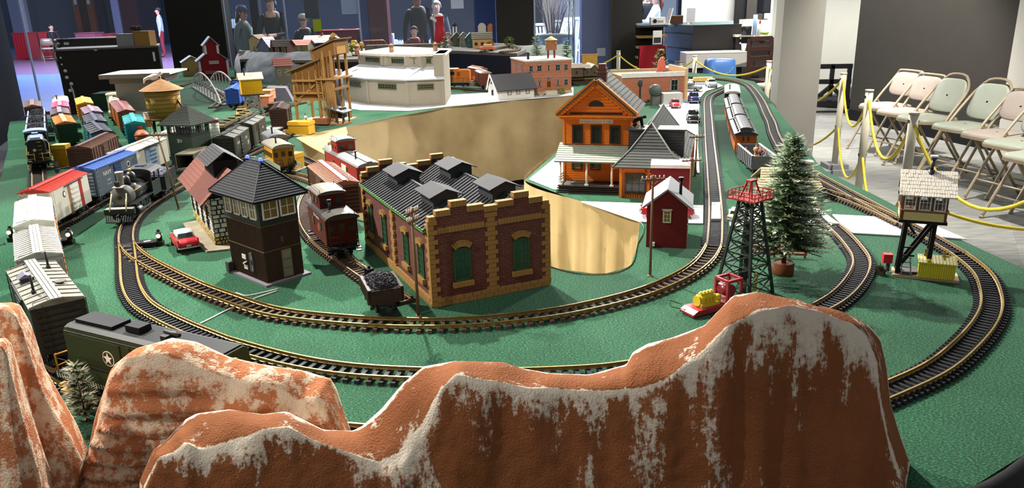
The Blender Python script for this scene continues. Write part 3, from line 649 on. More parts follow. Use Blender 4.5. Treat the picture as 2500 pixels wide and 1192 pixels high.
boxcar('black-roofed teal boxcar nearest the brown ribbed boxcar', (250, 324), (227, 302), '#2f8088', '#3a3a40', '#2f7078', ribs=5, planks=1)
boxcar('black-roofed teal boxcar in the middle of the yard row', (237, 299), (223, 280), '#2f7d86', '#45454c', '#2f7078', ribs=5)
boxcar('boxcar with a mauve roof in the yard', (230, 276), (217, 261), '#6f5560', '#86707c', ribs=5, lod=0)
boxcar('yellow-roofed boxcar at the end of the yard row', (208, 254), (201, 239), '#b48b2a', '#d9a93a', ribs=5, lod=0)
boxcar('turquoise boxcar with a ribbed turquoise roof', (330, 302), (321, 281), '#2b8f95', '#35a3a6', '#2a8288', planks=3, ribs=6, end='#24808a')
boxcar('maroon boxcar with an orange side behind the turquoise one', (309, 273), (288, 248), '#9a5a2a', '#7d5554', '#8b4a2c', ribs=8)
boxcar('brown boxcar with a pale roof walk behind the coal hoppers', (79, 261), (79, 247), '#5a3d33', '#7d6a64', ribs=8, planks=3, lod=0)
boxcar('olive army boxcar with white lettering beside the green tower', (541, 338), (584, 311), '#373a31', '#505148', '#32352d', '#2a2c27', peak=.018, ribs=3, extra=both(letters('USAX', .02, WT, .08, .11, 1), letters('2410', .02, WT, -.09, .11, 1), letters('38', .03, WT, -.12, .08, 1)))
boxcar('olive army boxcar with a window, coupled behind the lettered one', (590, 306), (626, 284), '#3a3c34', '#5a5a52', '#32352d', '#2a2c27', peak=.018, ribs=3, extra=both(panel('window', '#1d1f1c', .03, .08, .1, .13, 1), letters('USA', .018, WT, -.08, .1, 1)))
boxcar('tan-brown boxcar with a reddish ribbed roof beside the engine house', (845, 450), (781, 399), '#6a4a3a', '#94604f', '#5d4034', '#7d5044', sideribs=14, ribs=18, end='#2a211e', extra=both(letters('4108', .014, WT, .09, .1, -1), disc(WT, .14, .085, .016, -1, DK)))
boxcar('dark brown boxcar near the coaling tower', (678, 268), (690, 252), '#3b2a24', '#4c3a34', ribs=8, lod=0)
boxcar('rust red boxcar behind the white clapboard depot', (1189, 223), (1172, 213), '#6b3a2a', '#a89c94', ribs=8, lod=0, zz=0, L=.36)
boxcar('rust orange boxcar between the brick hall and the orange diesel', (1181, 210), (1160, 205), '#a8583a', '#b8775c', ribs=8, lod=0, zz=0, L=.34)
# open gondolas, hoppers, flats
def coal_heap(t, hl, hw, z, h, lump, n, m, name='coal'):
    mb = MB()
    for _ in range(n):
        x, y = rnd(-hl, hl), rnd(-hw, hw); zz = z + h * (1 - (abs(x) / hl) ** 3) * (1 - (abs(y) / hw) ** 2.5); r = rnd(.6, 1.3) * lump
        i0 = len(mb.v); mb.box(-r, r, -r * .8, r * .8, -r * .7, r * .7); mb.xf(Matrix.Translation((x, y, zz)) @ Matrix.Rotation(rnd(0, 6), 4, 'Z') @ Matrix.Rotation(rnd(0, 6), 4, 'X'), i0)
    mb.box(-hl, hl, -hw, hw, z - .03, z + h * .3)
    return mb.build(name, m, t, kind='stuff', fix=False)
COAL = mat('#232327', .8, 0, .3, 200, key='coal')
def gondola(label, a, b, m, L=None, top=.1, W=.1, posts=8, load=None, zz=None, name='gondola', rim=None):
    loc, rz, L = ends(a, b, RT + top, L); L -= .03; t = thing(name, label, 'model train car', loc, rz, 'model freight cars'); m = P2(m); hl, hw = L / 2, W / 2
    bx('floor', m, t, -hl, hl, -hw, hw, .03, .038)
    for s in (-1, 1):
        bx('side', m, t, -hl, hl, min(s * hw, s * (hw - .003)), max(s * hw, s * (hw - .003)), .038, top); bx('end', m, t, min(s * hl, s * (hl - .003)), max(s * hl, s * (hl - .003)), -hw, hw, .038, top)
        p = MB()
        for i in range(posts): x = -hl + .008 + (L - .016) * i / (posts - 1); p.box(x - .003, x + .003, min(s * hw, s * (hw + .004)), max(s * hw, s * (hw + .004)), .034, top)
        p.build('side_posts', m, t, fix=False, kind='stuff')
        bx('rim', P2(rim or m), t, -hl, hl, min(s * (hw - .005), s * (hw + .003)), max(s * (hw - .005), s * (hw + .003)), top, top + .003)
    bx('underframe', IRON, t, -hl, hl, -.022, .022, .022, .03); trucks(t, L + .02)
    if load: load(t, hl, hw)
    return t
hop = lambda n, lump: (lambda t, hl, hw: coal_heap(t, hl - .004, hw - .004, .112, .022, lump, n, COAL))
gondola('pale blue coal hopper heaped with coal, behind the starred diesel', (86, 322), (87, 302), '#7c8ba0', top=.12, load=hop(700, .004))
gondola('pale blue coal hopper heaped with coal in the middle of the hopper row', (87, 301), (88, 284), '#7c8ba0', top=.12, load=hop(500, .004))
gondola('pale blue coal hopper heaped with coal at the far end of the hopper row', (88, 283), (89, 266), '#7c8ba0', top=.12, load=hop(400, .004))
def ore(t, hl, hw): coal_heap(t, hl - .004, hw - .004, .062, .026, .0045, 900, COAL)
gondola('small dark brown gondola heaped with black coal at the engine house', (945, 712), (918, 668), '#33271f', L=.155, top=.068, W=.085, posts=9, load=ore)
# flat wagon with riders
def figure(t, x, y, z, h, coat, trousers, lean=0, sit=False, skin='#d9a27c', name='figure'):
    m = MB(); k = h / .06                        # little painted figure: one continuous lathed body with arms and legs
    if sit: m.tube([(x, y, z + .012 * k), (x + .014 * k, y - .005 * k, z + .013 * k), (x + .018 * k, y - .005 * k, z)], [.006 * k, .005 * k, .004 * k], 6).tube([(x, y, z + .012 * k), (x + .014 * k, y + .005 * k, z + .013 * k), (x + .018 * k, y + .005 * k, z)], [.006 * k, .005 * k, .004 * k], 6); zb = z + .008 * k
    else: m.tube([(x, y - .005 * k, z), (x, y - .005 * k, z + .014 * k), (x, y - .003 * k, z + .03 * k)], [.004 * k, .0045 * k, .006 * k], 6).tube([(x, y + .005 * k, z), (x, y + .005 * k, z + .014 * k), (x, y + .003 * k, z + .03 * k)], [.004 * k, .0045 * k, .006 * k], 6); zb = z + .026 * k
    f = m.build(name, P2(trousers), t)
    b = MB(); b.lathe([(.006 * k, 0), (.008 * k, .006 * k), (.0095 * k, .016 * k), (.007 * k, .021 * k), (.003 * k, .023 * k)], 8, (x, y, zb))
    for s in (-1, 1): b.tube([(x, y + s * .009 * k, zb + .019 * k), (x + .004 * k, y + s * .012 * k, zb + .01 * k), (x + .012 * k, y + s * .008 * k, zb + .006 * k)], [.0034 * k, .003 * k, .0025 * k], 5)
    b.build('coat', P2(coat), f)
    MB().ball((x, y, zb + .028 * k), .0055 * k, 8, 6, (.9, .85, 1.2)).build('head', P2(skin), f); MB().ball((x - .001 * k, y, zb + .0305 * k), .0056 * k, 8, 5, (.95, .95, .8)).build('hair', P2('#4a3322'), f)
    return f
def riders(t, hl, hw):
    for i, (x, y, c, tr) in enumerate(((-.11, -.02, '#c98f6a', '#7a5a44'), (-.08, .02, '#d8a27c', '#8c6a4c'), (-.03, -.025, '#8a5a3c', '#9a7452'), (.0, .022, '#6a4030', '#3a3a40'), (.03, -.01, '#c9b040', '#6a6a3c'), (.05, .025, '#5a2f28', '#8a5c40'), (.08, -.015, '#8a4a30', '#3c2f2a'), (.1, .02, '#3f6a8a', '#4a4a4a'))):
        f = figure(t, x, y, .04, .06, c, tr, sit=i % 2 == 0, name='rider')
gondola('grey open gondola carrying seated figures behind the orange coaches', (1868, 383), (1826, 350), '#6e7174', top=.09, W=.1, posts=9, rim='#b8b8b4', load=riders)
def flat(label, a, b, m, L=None, zz=.045, load=None, name='flat_car'):
    loc, rz, L = ends(a, b, T + zz, L); t = thing(name, label, 'model train car', loc, rz, 'model freight cars'); hl = L / 2 - .012
    bx('deck', P2(m), t, -hl, hl, -.05, .05, .034, .041)
    p = MB()
    for s in (-1, 1):
        for i in range(12): x = -hl + .01 + (2 * hl - .02) * i / 11; p.box(x - .003, x + .003, min(s * .05, s * .055), max(s * .05, s * .055), .032, .041)
    p.build('stake_pockets', P2(m), t, fix=False); bx('underframe', IRON, t, -hl, hl, -.03, .03, .022, .034); trucks(t, 2 * hl)
    if load: load(t, hl)
    return t
flat('white-decked flat car beside the olive army boxcars', (655, 322), (700, 302), '#c9c9c4')
def crate(t, hl):
    m = P2(mat('#5a5646', .8, 0, .2, 40)); k = P2('#141412')
    bx('box_floor', m, t, -.1, .11, -.045, .045, .041, .05); bx('box_top', m, t, -.1, .11, -.045, .045, .112, .118)
    for s in (-1, 1): bx('box_side', m, t, -.1, .11, min(s * .045, s * .041), max(s * .045, s * .041), .05, .112)
    bx('box_end', k, t, -.1, -.096, -.041, .041, .05, .112)
flat('flat car carrying an olive open-ended box behind the steam engine', (452, 427), (508, 400), '#2b2a28', zz=.04, load=crate)
JEEPM = mat('#8a7e58', .7, 0, .2, 80)
def army_truck(label, p, rz, s=1.0, m=JEEPM, cat='toy truck'):
    t = thing('army_truck', label, cat, (p.x, p.y, p.z), rz, 'army trucks on flat cars')
    b = MB(); b.prism([(-.05, .014), (.05, .014), (.05, .03), (.03, .034), (.018, .036), (.008, .05), (-.012, .05), (-.014, .036), (-.05, .036)], 'y', -.024, .024); b.xf(Matrix.Scale(s, 4)); b.build('body', m, t)
    w = MB(); [w.cyl((x * s, y * s, .01 * s), (x * s, (y + .008) * s, .01 * s), .011 * s, n=10) for x in (-.034, .0, .034) for y in (-.026, .018)]; w.build('wheels', BLACK, t, kind='stuff')
    g = MB(); g.box(.0135 * s, .0165 * s, -.02 * s, .02 * s, .037 * s, .047 * s); g.build('windscreen', MODELGLASS, t); r = MB(); r.tube([(-.048 * s, -.02 * s, .036 * s), (-.048 * s, -.018 * s, .055 * s), (-.048 * s, .018 * s, .055 * s), (-.048 * s, .02 * s, .036 * s)], .0015 * s, 4); r.build('cargo_bow', m, t); return t
# flats with army trucks in a row
for i, (a, b) in enumerate((((538, 318), (575, 300)), ((578, 299), (610, 283)))):
    flat(('army flat car with camouflage trucks, next to the striped oil drum', 'army flat car with camouflage trucks, next to the sand-coloured truck')[i], a, b, '#4a4a40', zz=.05)
    A, B = G(*a, T + .058), G(*b, T + .058); d = A - B; rz = math.atan2(d.y, d.x)
    for k in range(3): army_truck(('camouflage army truck at the %s of the flat car beside the %s' % (('far end', 'middle', 'near end')[k], ('striped oil drum', 'sand-coloured truck')[i])), B.lerp(A, .18 + .32 * k), rz, .95, mat('#7a6f4e', .7, 0, .4, 60))
army_truck('sand-coloured army truck parked under the yellow tank house', G(592, 290), math.radians(-75), 1.5, mat('#c4a060', .7), 'toy truck')
# tank car end
def tankcar(label, a, b, m):
    loc, rz, L = ends(a, b, T + .09); t = thing('tank_car', label, 'model train car', loc, rz, 'model freight cars'); hl = L / 2 - .015
    bx('frame', P2('#5a4a40'), t, -hl, hl, -.045, .045, .03, .042); trucks(t, 2 * hl)
    MB().xf(Matrix.Identity(4)).lathe([(.0, -hl + .02), (.025, -hl + .02), (.036, -hl + .035), (.038, -hl + .05), (.038, hl - .05), (.036, hl - .035), (.025, hl - .02), (0, hl - .02)], 20).xf(Matrix.Translation((0, 0, .08)) @ Matrix.Rotation(PI / 2, 4, 'Y')).build('tank', P2(m), t)
    b = MB(); [b.tube([(x, .0385 * math.cos(q), .08 + .0385 * math.sin(q)) for q in [PI * 2 * k / 16 for k in range(17)]], .0018, 4) for x in (-.05, .05)]; b.build('tank_band', IRON, t)
    MB().cyl((0, 0, .115), (0, 0, .135), .016, n=14).build('dome', P2(m), t); bx('end_platform', P2('#4a352a'), t, hl - .02, hl + .004, -.045, .045, .1, .106)
tankcar('orange tank car at the end of the turquoise boxcar', (352, 345), (338, 322), '#b5623a')
# ---------------------------------------------------------------- cabooses and coaches
def arc(hw, z, rise, n=8): return [(hw * math.cos(PI * k / n) , z + rise * math.sin(PI * k / n)) for k in range(n + 1)]
def window(t, x, side, hw, z0, z1, w, fm, glass=MODELGLASS):
    y0, y1 = sorted((side * hw, side * (hw + .0015))); bx('window', fm, t, x - w / 2, x + w / 2, y0, y1, z0, z1)
    k = KIDS[t.name][-1]; y0, y1 = sorted((side * hw, side * (hw + .002))); bx('pane', glass, k, x - w / 2 + .002, x + w / 2 - .002, y0, y1, z0 + .002, z1 - .002)
def caboose(label, a, b, body, roof, L=None, zz=.155, cup=0, cupw=.09, cuproof=None, railm=None, wins=2, emb=None, walk=None, name='caboose', W=.1, cuph=.04, end=None, plat=.03):
    loc, rz, L = ends(a, b, T + zz, L); L -= .02; t = thing(name, label, 'model train car', loc, rz, 'model train cars with crew'); body = P2(body); roof = P2(roof); hl, hw = L / 2 - plat, W / 2
    z0, z1 = .034, .124; railm = P2(railm or IRON)
    bx('body', body, t, -hl, hl, -hw, hw, z0, z1)
    MB().prism(arc(hw + .005, z1, .018), 'x', -L / 2, L / 2).build('roof', roof, t)
    bx('deck', IRON, t, -L / 2, L / 2, -hw + .004, hw - .004, .028, .034)
    if walk: bx('roof_walk', P2(walk), t, -L / 2, L / 2, -.012, .012, z1 + .018, z1 + .021)
    if cup is not None:
        bx('cupola', body, t, cup - cupw / 2, cup + cupw / 2, -hw + .008, hw - .008, z1, z1 + .018 + cuph); MB().prism(arc(hw - .001, z1 + .018 + cuph, .012), 'x', cup - cupw / 2 - .008, cup + cupw / 2 + .008).build('cupola_roof', P2(cuproof or roof), t)
        for s in (-1, 1):
            for x in (-.022, .022): window(t, cup + x, s, hw - .008, z1 + .024, z1 + .045, .02, body)
            for y in (-.02, .02): bx('cupola_window', MODELGLASS, t, min(cup + s * cupw / 2, cup + s * (cupw / 2 + .001)), max(cup + s * cupw / 2, cup + s * (cupw / 2 + .001)), y - .01, y + .01, z1 + .026, z1 + .046)
        rl = MB(); z = z1 + .018 + cuph + .012
        for s in (-1, 1): rl.tube([(cup - cupw / 2, s * (hw - .012), z - .008), (cup - cupw / 2, s * (hw - .012), z + .004), (cup + cupw / 2, s * (hw - .012), z + .004), (cup + cupw / 2, s * (hw - .012), z - .008)], .001, 4)
        rl.build('roof_rail', IRON, t, fix=False)
    for s in (-1, 1):
        for i in range(wins): x = -hl + (2 * hl) * (i + .7) / (wins + .4); window(t, x, s, hw, .072, .1, .022, body)
        e = MB(); X = s * (L / 2 - .003)
        for y in (-hw + .006, -.014, .014, hw - .006): e.bar((X, y, .034), (X, y, .068), .0022)
        for y0, y1 in ((-hw + .006, -.014), (.014, hw - .006)): e.bar((X, y0, .068), (X, y1, .068), .0022); e.bar((X, y0, .05), (X, y1, .05), .0018)
        for y in (-hw + .006, hw - .006): e.bar((X, y, .068), (X, y, z1), .0022)
        e.build('end_railing', railm, t, fix=False, kind='stuff')
        ed = P2(end or body); bx('end_door', ed, t, min(s * hl, s * (hl + .001)), max(s * hl, s * (hl + .001)), -.014, .014, z0 + .002, .108); q = KIDS[t.name][-1]
        bx('pane', MODELGLASS, q, min(s * hl, s * (hl + .002)), max(s * hl, s * (hl + .002)), -.009, .009, .078, .102)
        for y in (-.034, .034): bx('end_window', MODELGLASS, t, min(s * hl, s * (hl + .0015)), max(s * hl, s * (hl + .0015)), y - .009, y + .009, .076, .1)
        ld = MB(); ladder(ld, s * (L / 2 - .001), s * .03, .034, z1 + .02, 'y'); ld.build('ladder', IRON, t, fix=False)
        st = MB(); [st.box(min(s * (L / 2 - .022), s * (L / 2 - .002)), max(s * (L / 2 - .022), s * (L / 2 - .002)), y - .008, y + .008, z, z + .002) for y in (-hw + .004, hw - .004) for z in (.012, .022)]; st.build('steps', IRON, t, fix=False, kind='stuff')
    MB().cyl((hl * .6, -.02, z1), (hl * .6, -.02, z1 + .045), .004, n=8).cyl((hl * .6, -.02, z1 + .045), (hl * .6, -.02, z1 + .05), .007, n=8).build('smokestack', IRON, t)
    trucks(t, L, .05)
    if emb: emb(t, hl, hw, z0, z1)
    return t
caboose('dark red caboose with a sooty arched roof, beside the brick engine house wall', (838, 527), (780, 478), '#561f1b', '#37332f', L=.31, cup=-.03, cupw=.12, cuproof='#5a554c', emb=both(letters('Rio Grande', .016, WT, .0, .108, -1), disc(mat('#8a4a38', .6), .02, .075, .014, -1)))
caboose('bright red caboose with railed cupola and a white emblem panel', (905, 400), (812, 354), '#8a2f28', '#6d6d6c', cup=-.1, cupw=.09, cuph=.045, cuproof='#6a6a68', walk='#2a2a2a', emb=both(panel('emblem_board', '#c9c3a8', .02, .09, .05, .105, -1), disc(mat('#6f7a6a', .6), .05, .078, .018, -1)))
caboose('yellow ochre coach-caboose with a grey base band beside the yellow transformer', (694, 355), (662, 339), '#c18a2e', '#8a8474', cup=None, wins=5, end='#b8822a', emb=both(panel('base_band', '#7d8474', -.2, .2, .034, .056, -1), panel('base_band', '#7d8474', -.2, .2, .034, .056, 1)))
caboose('pale grey caboose behind the yellow coach', (681, 331), (660, 318), '#8d8f8c', '#77787a', cup=None, wins=3)
caboose('white and red caboose at the end of the pink boxcar', (147, 247), (146, 234), '#b03030', '#e0d8cc', cup=None, wins=3, W=.105)
def coach(label, a, b, side, roof, L=None):
    loc, rz, L = ends(a, b, T + .168, L); L -= .02; t = thing('coach', label, 'model train car', loc, rz, 'orange passenger train'); side = P2(side); roof = P2(roof); hl, hw = L / 2, .05; z1 = .118
    bx('body', side, t, -hl, hl, -hw, hw, .036, z1)
    MB().prism([(-hw - .006, z1 - .002), (hw + .006, z1 - .002), (hw + .006, z1 + .004), (.026, z1 + .016), (-.026, z1 + .016), (-hw - .006, z1 + .004)], 'x', -hl - .012, hl + .012).build('roof', roof, t)
    MB().prism([(-.026, z1 + .014)] + [(-x, z) for x, z in arc(.03, z1 + .026, .01, 6)] + [(.026, z1 + .014)], 'x', -hl - .004, hl + .004).build('clerestory', mat('#38393a', .55, 0, .15, 30), t)
    n = max(3, int(L / .06))
    for s in (-1, 1):
        for i in range(n): window(t, -hl + L * (i + .5) / n, s, hw, .078, .108, .03, P2('#8a4a20'))
        bx('letter_board', P2('#9a5224'), t, -hl, hl, min(s * hw, s * (hw + .001)), max(s * hw, s * (hw + .001)), .11, .117)
        for y in (-.012, .012): bx('end_window', MODELGLASS, t, min(s * hl, s * (hl + .001)), max(s * hl, s * (hl + .001)), y - .004, y + .004, .085, .11)
        e = MB(); X = s * (hl + .01); e.bar((X, -hw, .066), (X, hw, .066), .003); e.bar((X, -hw, .036), (X, -hw, .066), .003); e.bar((X, hw, .036), (X, hw, .066), .003); e.build('end_railing', side, t, fix=False, kind='stuff')
        rv = MB(); [rv.cyl((-hl + L * (i + .5) / n, s * .036, z1 + .006), (-hl + L * (i + .5) / n, s * .036, z1 + .02), .004, n=6) for i in range(n)]; rv.build('roof_vents', IRON, t, kind='stuff')
    bx('underframe', IRON, t, -hl - .012, hl + .012, -.03, .03, .024, .036); trucks(t, L + .02)
OR_ = '#b5622a'
coach('orange passenger coach with a grey clerestory roof, coupled to the gondola', (1823, 313), (1808, 281), OR_, '#2f3031')
coach('orange passenger coach in the middle of the passenger train', (1807, 279), (1798, 254), OR_, '#2f3031')
coach('orange passenger coach coupled behind the black tank engine', (1797, 252), (1790, 230), OR_, '#303132')
caboose('black open-ended observation car at the head of the orange coaches', (1789, 226), (1787, 207), '#1b1918', '#b8b4a6', cup=None, wins=4, zz=.15)
# ---------------------------------------------------------------- diesels
def diesel(label, a, b, L, hood, deck, railc, roof, star=True, cab=True, W=.074, htop=.152, zz=.172, stripe=None, nose=0):
    loc, rz, L = ends(a, b, T + zz, L); t = thing('diesel_locomotive', label, 'locomotive', loc, rz, 'model locomotives'); hood = P2(hood); roof = P2(roof); railm = P2(railc); hl = L / 2; hw = W / 2; z0 = .048
    bx('deck', P2(deck), t, -hl, hl, -.054, .054, .036, z0)
    prof = [(-hw, z0), (hw, z0), (hw, htop - .012), (hw - .004, htop - .004), (hw - .012, htop), (-hw + .012, htop), (-hw + .004, htop - .004), (-hw, htop - .012)]
    MB().prism(prof, 'x', -hl + .045, hl - .035).build('hood', hood, t)
    MB().prism([(-hw + .003, htop - .002), (hw - .003, htop - .002), (hw - .014, htop + .003), (-hw + .014, htop + .003)], 'x', -hl + .05, hl - .04).build('hood_top', roof, t)
    g = MB(); g.box(hl - .16, hl - .05, -.022, .022, htop + .003, htop + .01); g.build('radiator_grille', roof, t); bx('exhaust_stack', roof, t, hl - .23, hl - .19, -.014, .014, htop, htop + .016)
    bx('horn_bracket', IRON, t, -.06, -.045, -.008, .02, htop, htop + .014); MB().cyl((-.08, .004, htop + .014), (-.04, .004, htop + .016), .004, n=8).build('horn', IRON, t)
    for s in (-1, 1):
        y0, y1 = sorted((s * hw, s * (hw + .0015)))
        for x0, x1, za, zb in ((hl - .2, hl - .05, .09, .138), (.02, hl - .22, .1, .138), (-hl + .06, -.02, .06, .138)):
            bx('hood_door', hood, t, x0, x1, y0, y1, za, zb); bx('seam', IRON, t, x0 - .003, x0 - .001, y0, y1, za, zb)
        bx('hood_line', IRON, t, -hl + .05, hl - .04, y0, y1, .142, .1435)
        bx('battery_box', hood, t, hl - .19, hl - .06, min(s * hw, s * (hw + .012)), max(s * hw, s * (hw + .012)), z0, .074)
        if star:
            sx_ = .085
            q = MB().cyl((sx_, s * (hw + .0018), .104), (sx_, s * (hw + .0024), .104), .0165, n=28).build('star_roundel', WT, t)
            MB().cyl((sx_, s * (hw + .0024), .104), (sx_, s * (hw + .003), .104), .0145, n=28).build('roundel_ground', hood, q)
            pts = [((.0135 if k % 2 == 0 else .0054) * math.sin(PI * k / 5) + sx_, .104 + (.0135 if k % 2 == 0 else .0054) * math.cos(PI * k / 5)) for k in range(10)]; MB().prism(pts, 'y', min(s * (hw + .003), s * (hw + .0036)), max(s * (hw + .003), s * (hw + .0036))).build('star', WT, q)
        st = MB()
        for i in range(int(L / .008)): x = -hl + .004 + i * .008; st.add([(x, s * .0542, .037), (x + .004, s * .0542, .037), (x + .006, s * .0542, .047), (x + .002, s * .0542, .047)], [(0, 1, 2, 3)])
        st.build('deck_stripes', P2('#b9b79a'), t, fix=False)
        r = MB(); X = s * (hl - .003); 
        for y in (-.05, -.018, .018, .05): r.tube([(X, y, .036), (X, y, .085), (X - s * .004, y, .088)], .0018, 5)
        r.tube([(X, -.05, .085), (X, -.018, .082)], .0018, 5); r.tube([(X, .05, .085), (X, .018, .082)], .0018, 5); r.tube([(X, -.05, .06), (X, -.018, .06)], .0014, 5); r.tube([(X, .05, .06), (X, .018, .06)], .0014, 5); r.tube([(X, -.05, .042), (X, .05, .042)], .002, 5)
        r.build('end_railing', railm, t, fix=False, kind='stuff')
        r = MB()
        for i in range(5): x = -hl + .05 + (L - .1) * i / 4; r.tube([(x, s * .052, z0), (x, s * .052, .08)], .0011, 4)
        r.tube([(-hl + .01, s * .052, .08), (hl - .01, s * .052, .08)], .0011, 4); r.build('side_handrail', IRON if stripe is None else railm, t, fix=False)
        sp = MB(); [sp.box(min(s * (hl - .03), s * (hl - .006)), max(s * (hl - .03), s * (hl - .006)), y - .006, y + .006, z, z + .003) for y in (-.05, .05) for z in (.006, .02)]; sp.build('steps', railm, t, fix=False, kind='stuff')
    bx('fuel_tank', IRON, t, -.06, .06, -.04, .04, .008, .036); trucks(t, L, .085)
    if cab:
        bx('cab', hood, t, -hl + .05, -hl + .14, -.05, .05, z0, htop + .012); MB().prism(arc(.056, htop + .012, .012), 'x', -hl + .04, -hl + .15).build('cab_roof', roof, t)
        for s in (-1, 1): window(t, -hl + .095, s, .05, .11, .145, .05, hood)
        for y in (-.03, .03): bx('cab_window', MODELGLASS, t, -hl + .049, -hl + .05, y - .013, y + .013, .115, .148)
    for s in (-1, 1): MB().cyl((s * (hl - .04), 0, .136), (s * (hl - .036), 0, .136) if s > 0 else (-hl + .036, 0, .136), .007, n=12).build('headlight', P2('#d8d4c0'), t)
    return t
d1 = diesel('long olive green army diesel with white star roundel behind the foam rocks', (170, 768), (642, 876), .5, '#32371f', '#1f201c', '#c98a2e', '#18191a', cab=False, W=.084)
d2 = diesel('black army diesel with yellow railings and a white star on its nose', (86, 346), (86, 322), .4, '#2b2d27', '#26261f', '#c9a030', '#7f8fa8', star=False, stripe=1, zz=.165)
hl = .2
for k in range(5): MB().tube([(hl - .034, .004, .06 + k * .02), (hl - .028, .004, .06 + k * .02), (hl - .028, .02, .06 + k * .02), (hl - .034, .02, .06 + k * .02)], .0015, 4).build('nose_grab_iron', P2('#c9a030'), d2)
pts = [((.011 if k % 2 == 0 else .0044) * math.sin(PI * k / 5) - .012, .1 + (.011 if k % 2 == 0 else .0044) * math.cos(PI * k / 5)) for k in range(10)]; MB().prism(pts, 'x', hl - .035, hl - .0335).build('star', WT, d2)
MB().prism(arc(.052, .118, .03), 'x', .03, .075).build('cab_roof', P2('#4a4a46'), d2)
diesel('cream diesel at the head of the maroon boxcar', (279, 249), (277, 231), None, '#c9c3a0', '#3a3a36', '#8a8670', '#d2cdb0', star=False, zz=.17)
diesel('orange switcher diesel parked beside the white roundhouse', (1158, 214), (1098, 215), .3, '#c9702c', '#2a2624', '#c9702c', '#c9702c', star=False, zz=0)
diesel('blue diesel on the far track beside the arch bridge', (568, 207), (590, 200), None, '#2b4a94', '#22325c', '#2b4a94', '#35579f', star=False, zz=.16)
boxcar('blue hopper-sided boxcar beside the yellow tank house', (565, 225), (580, 212), '#27448c', '#2f55a0', ribs=6, lod=0, zz=.15)
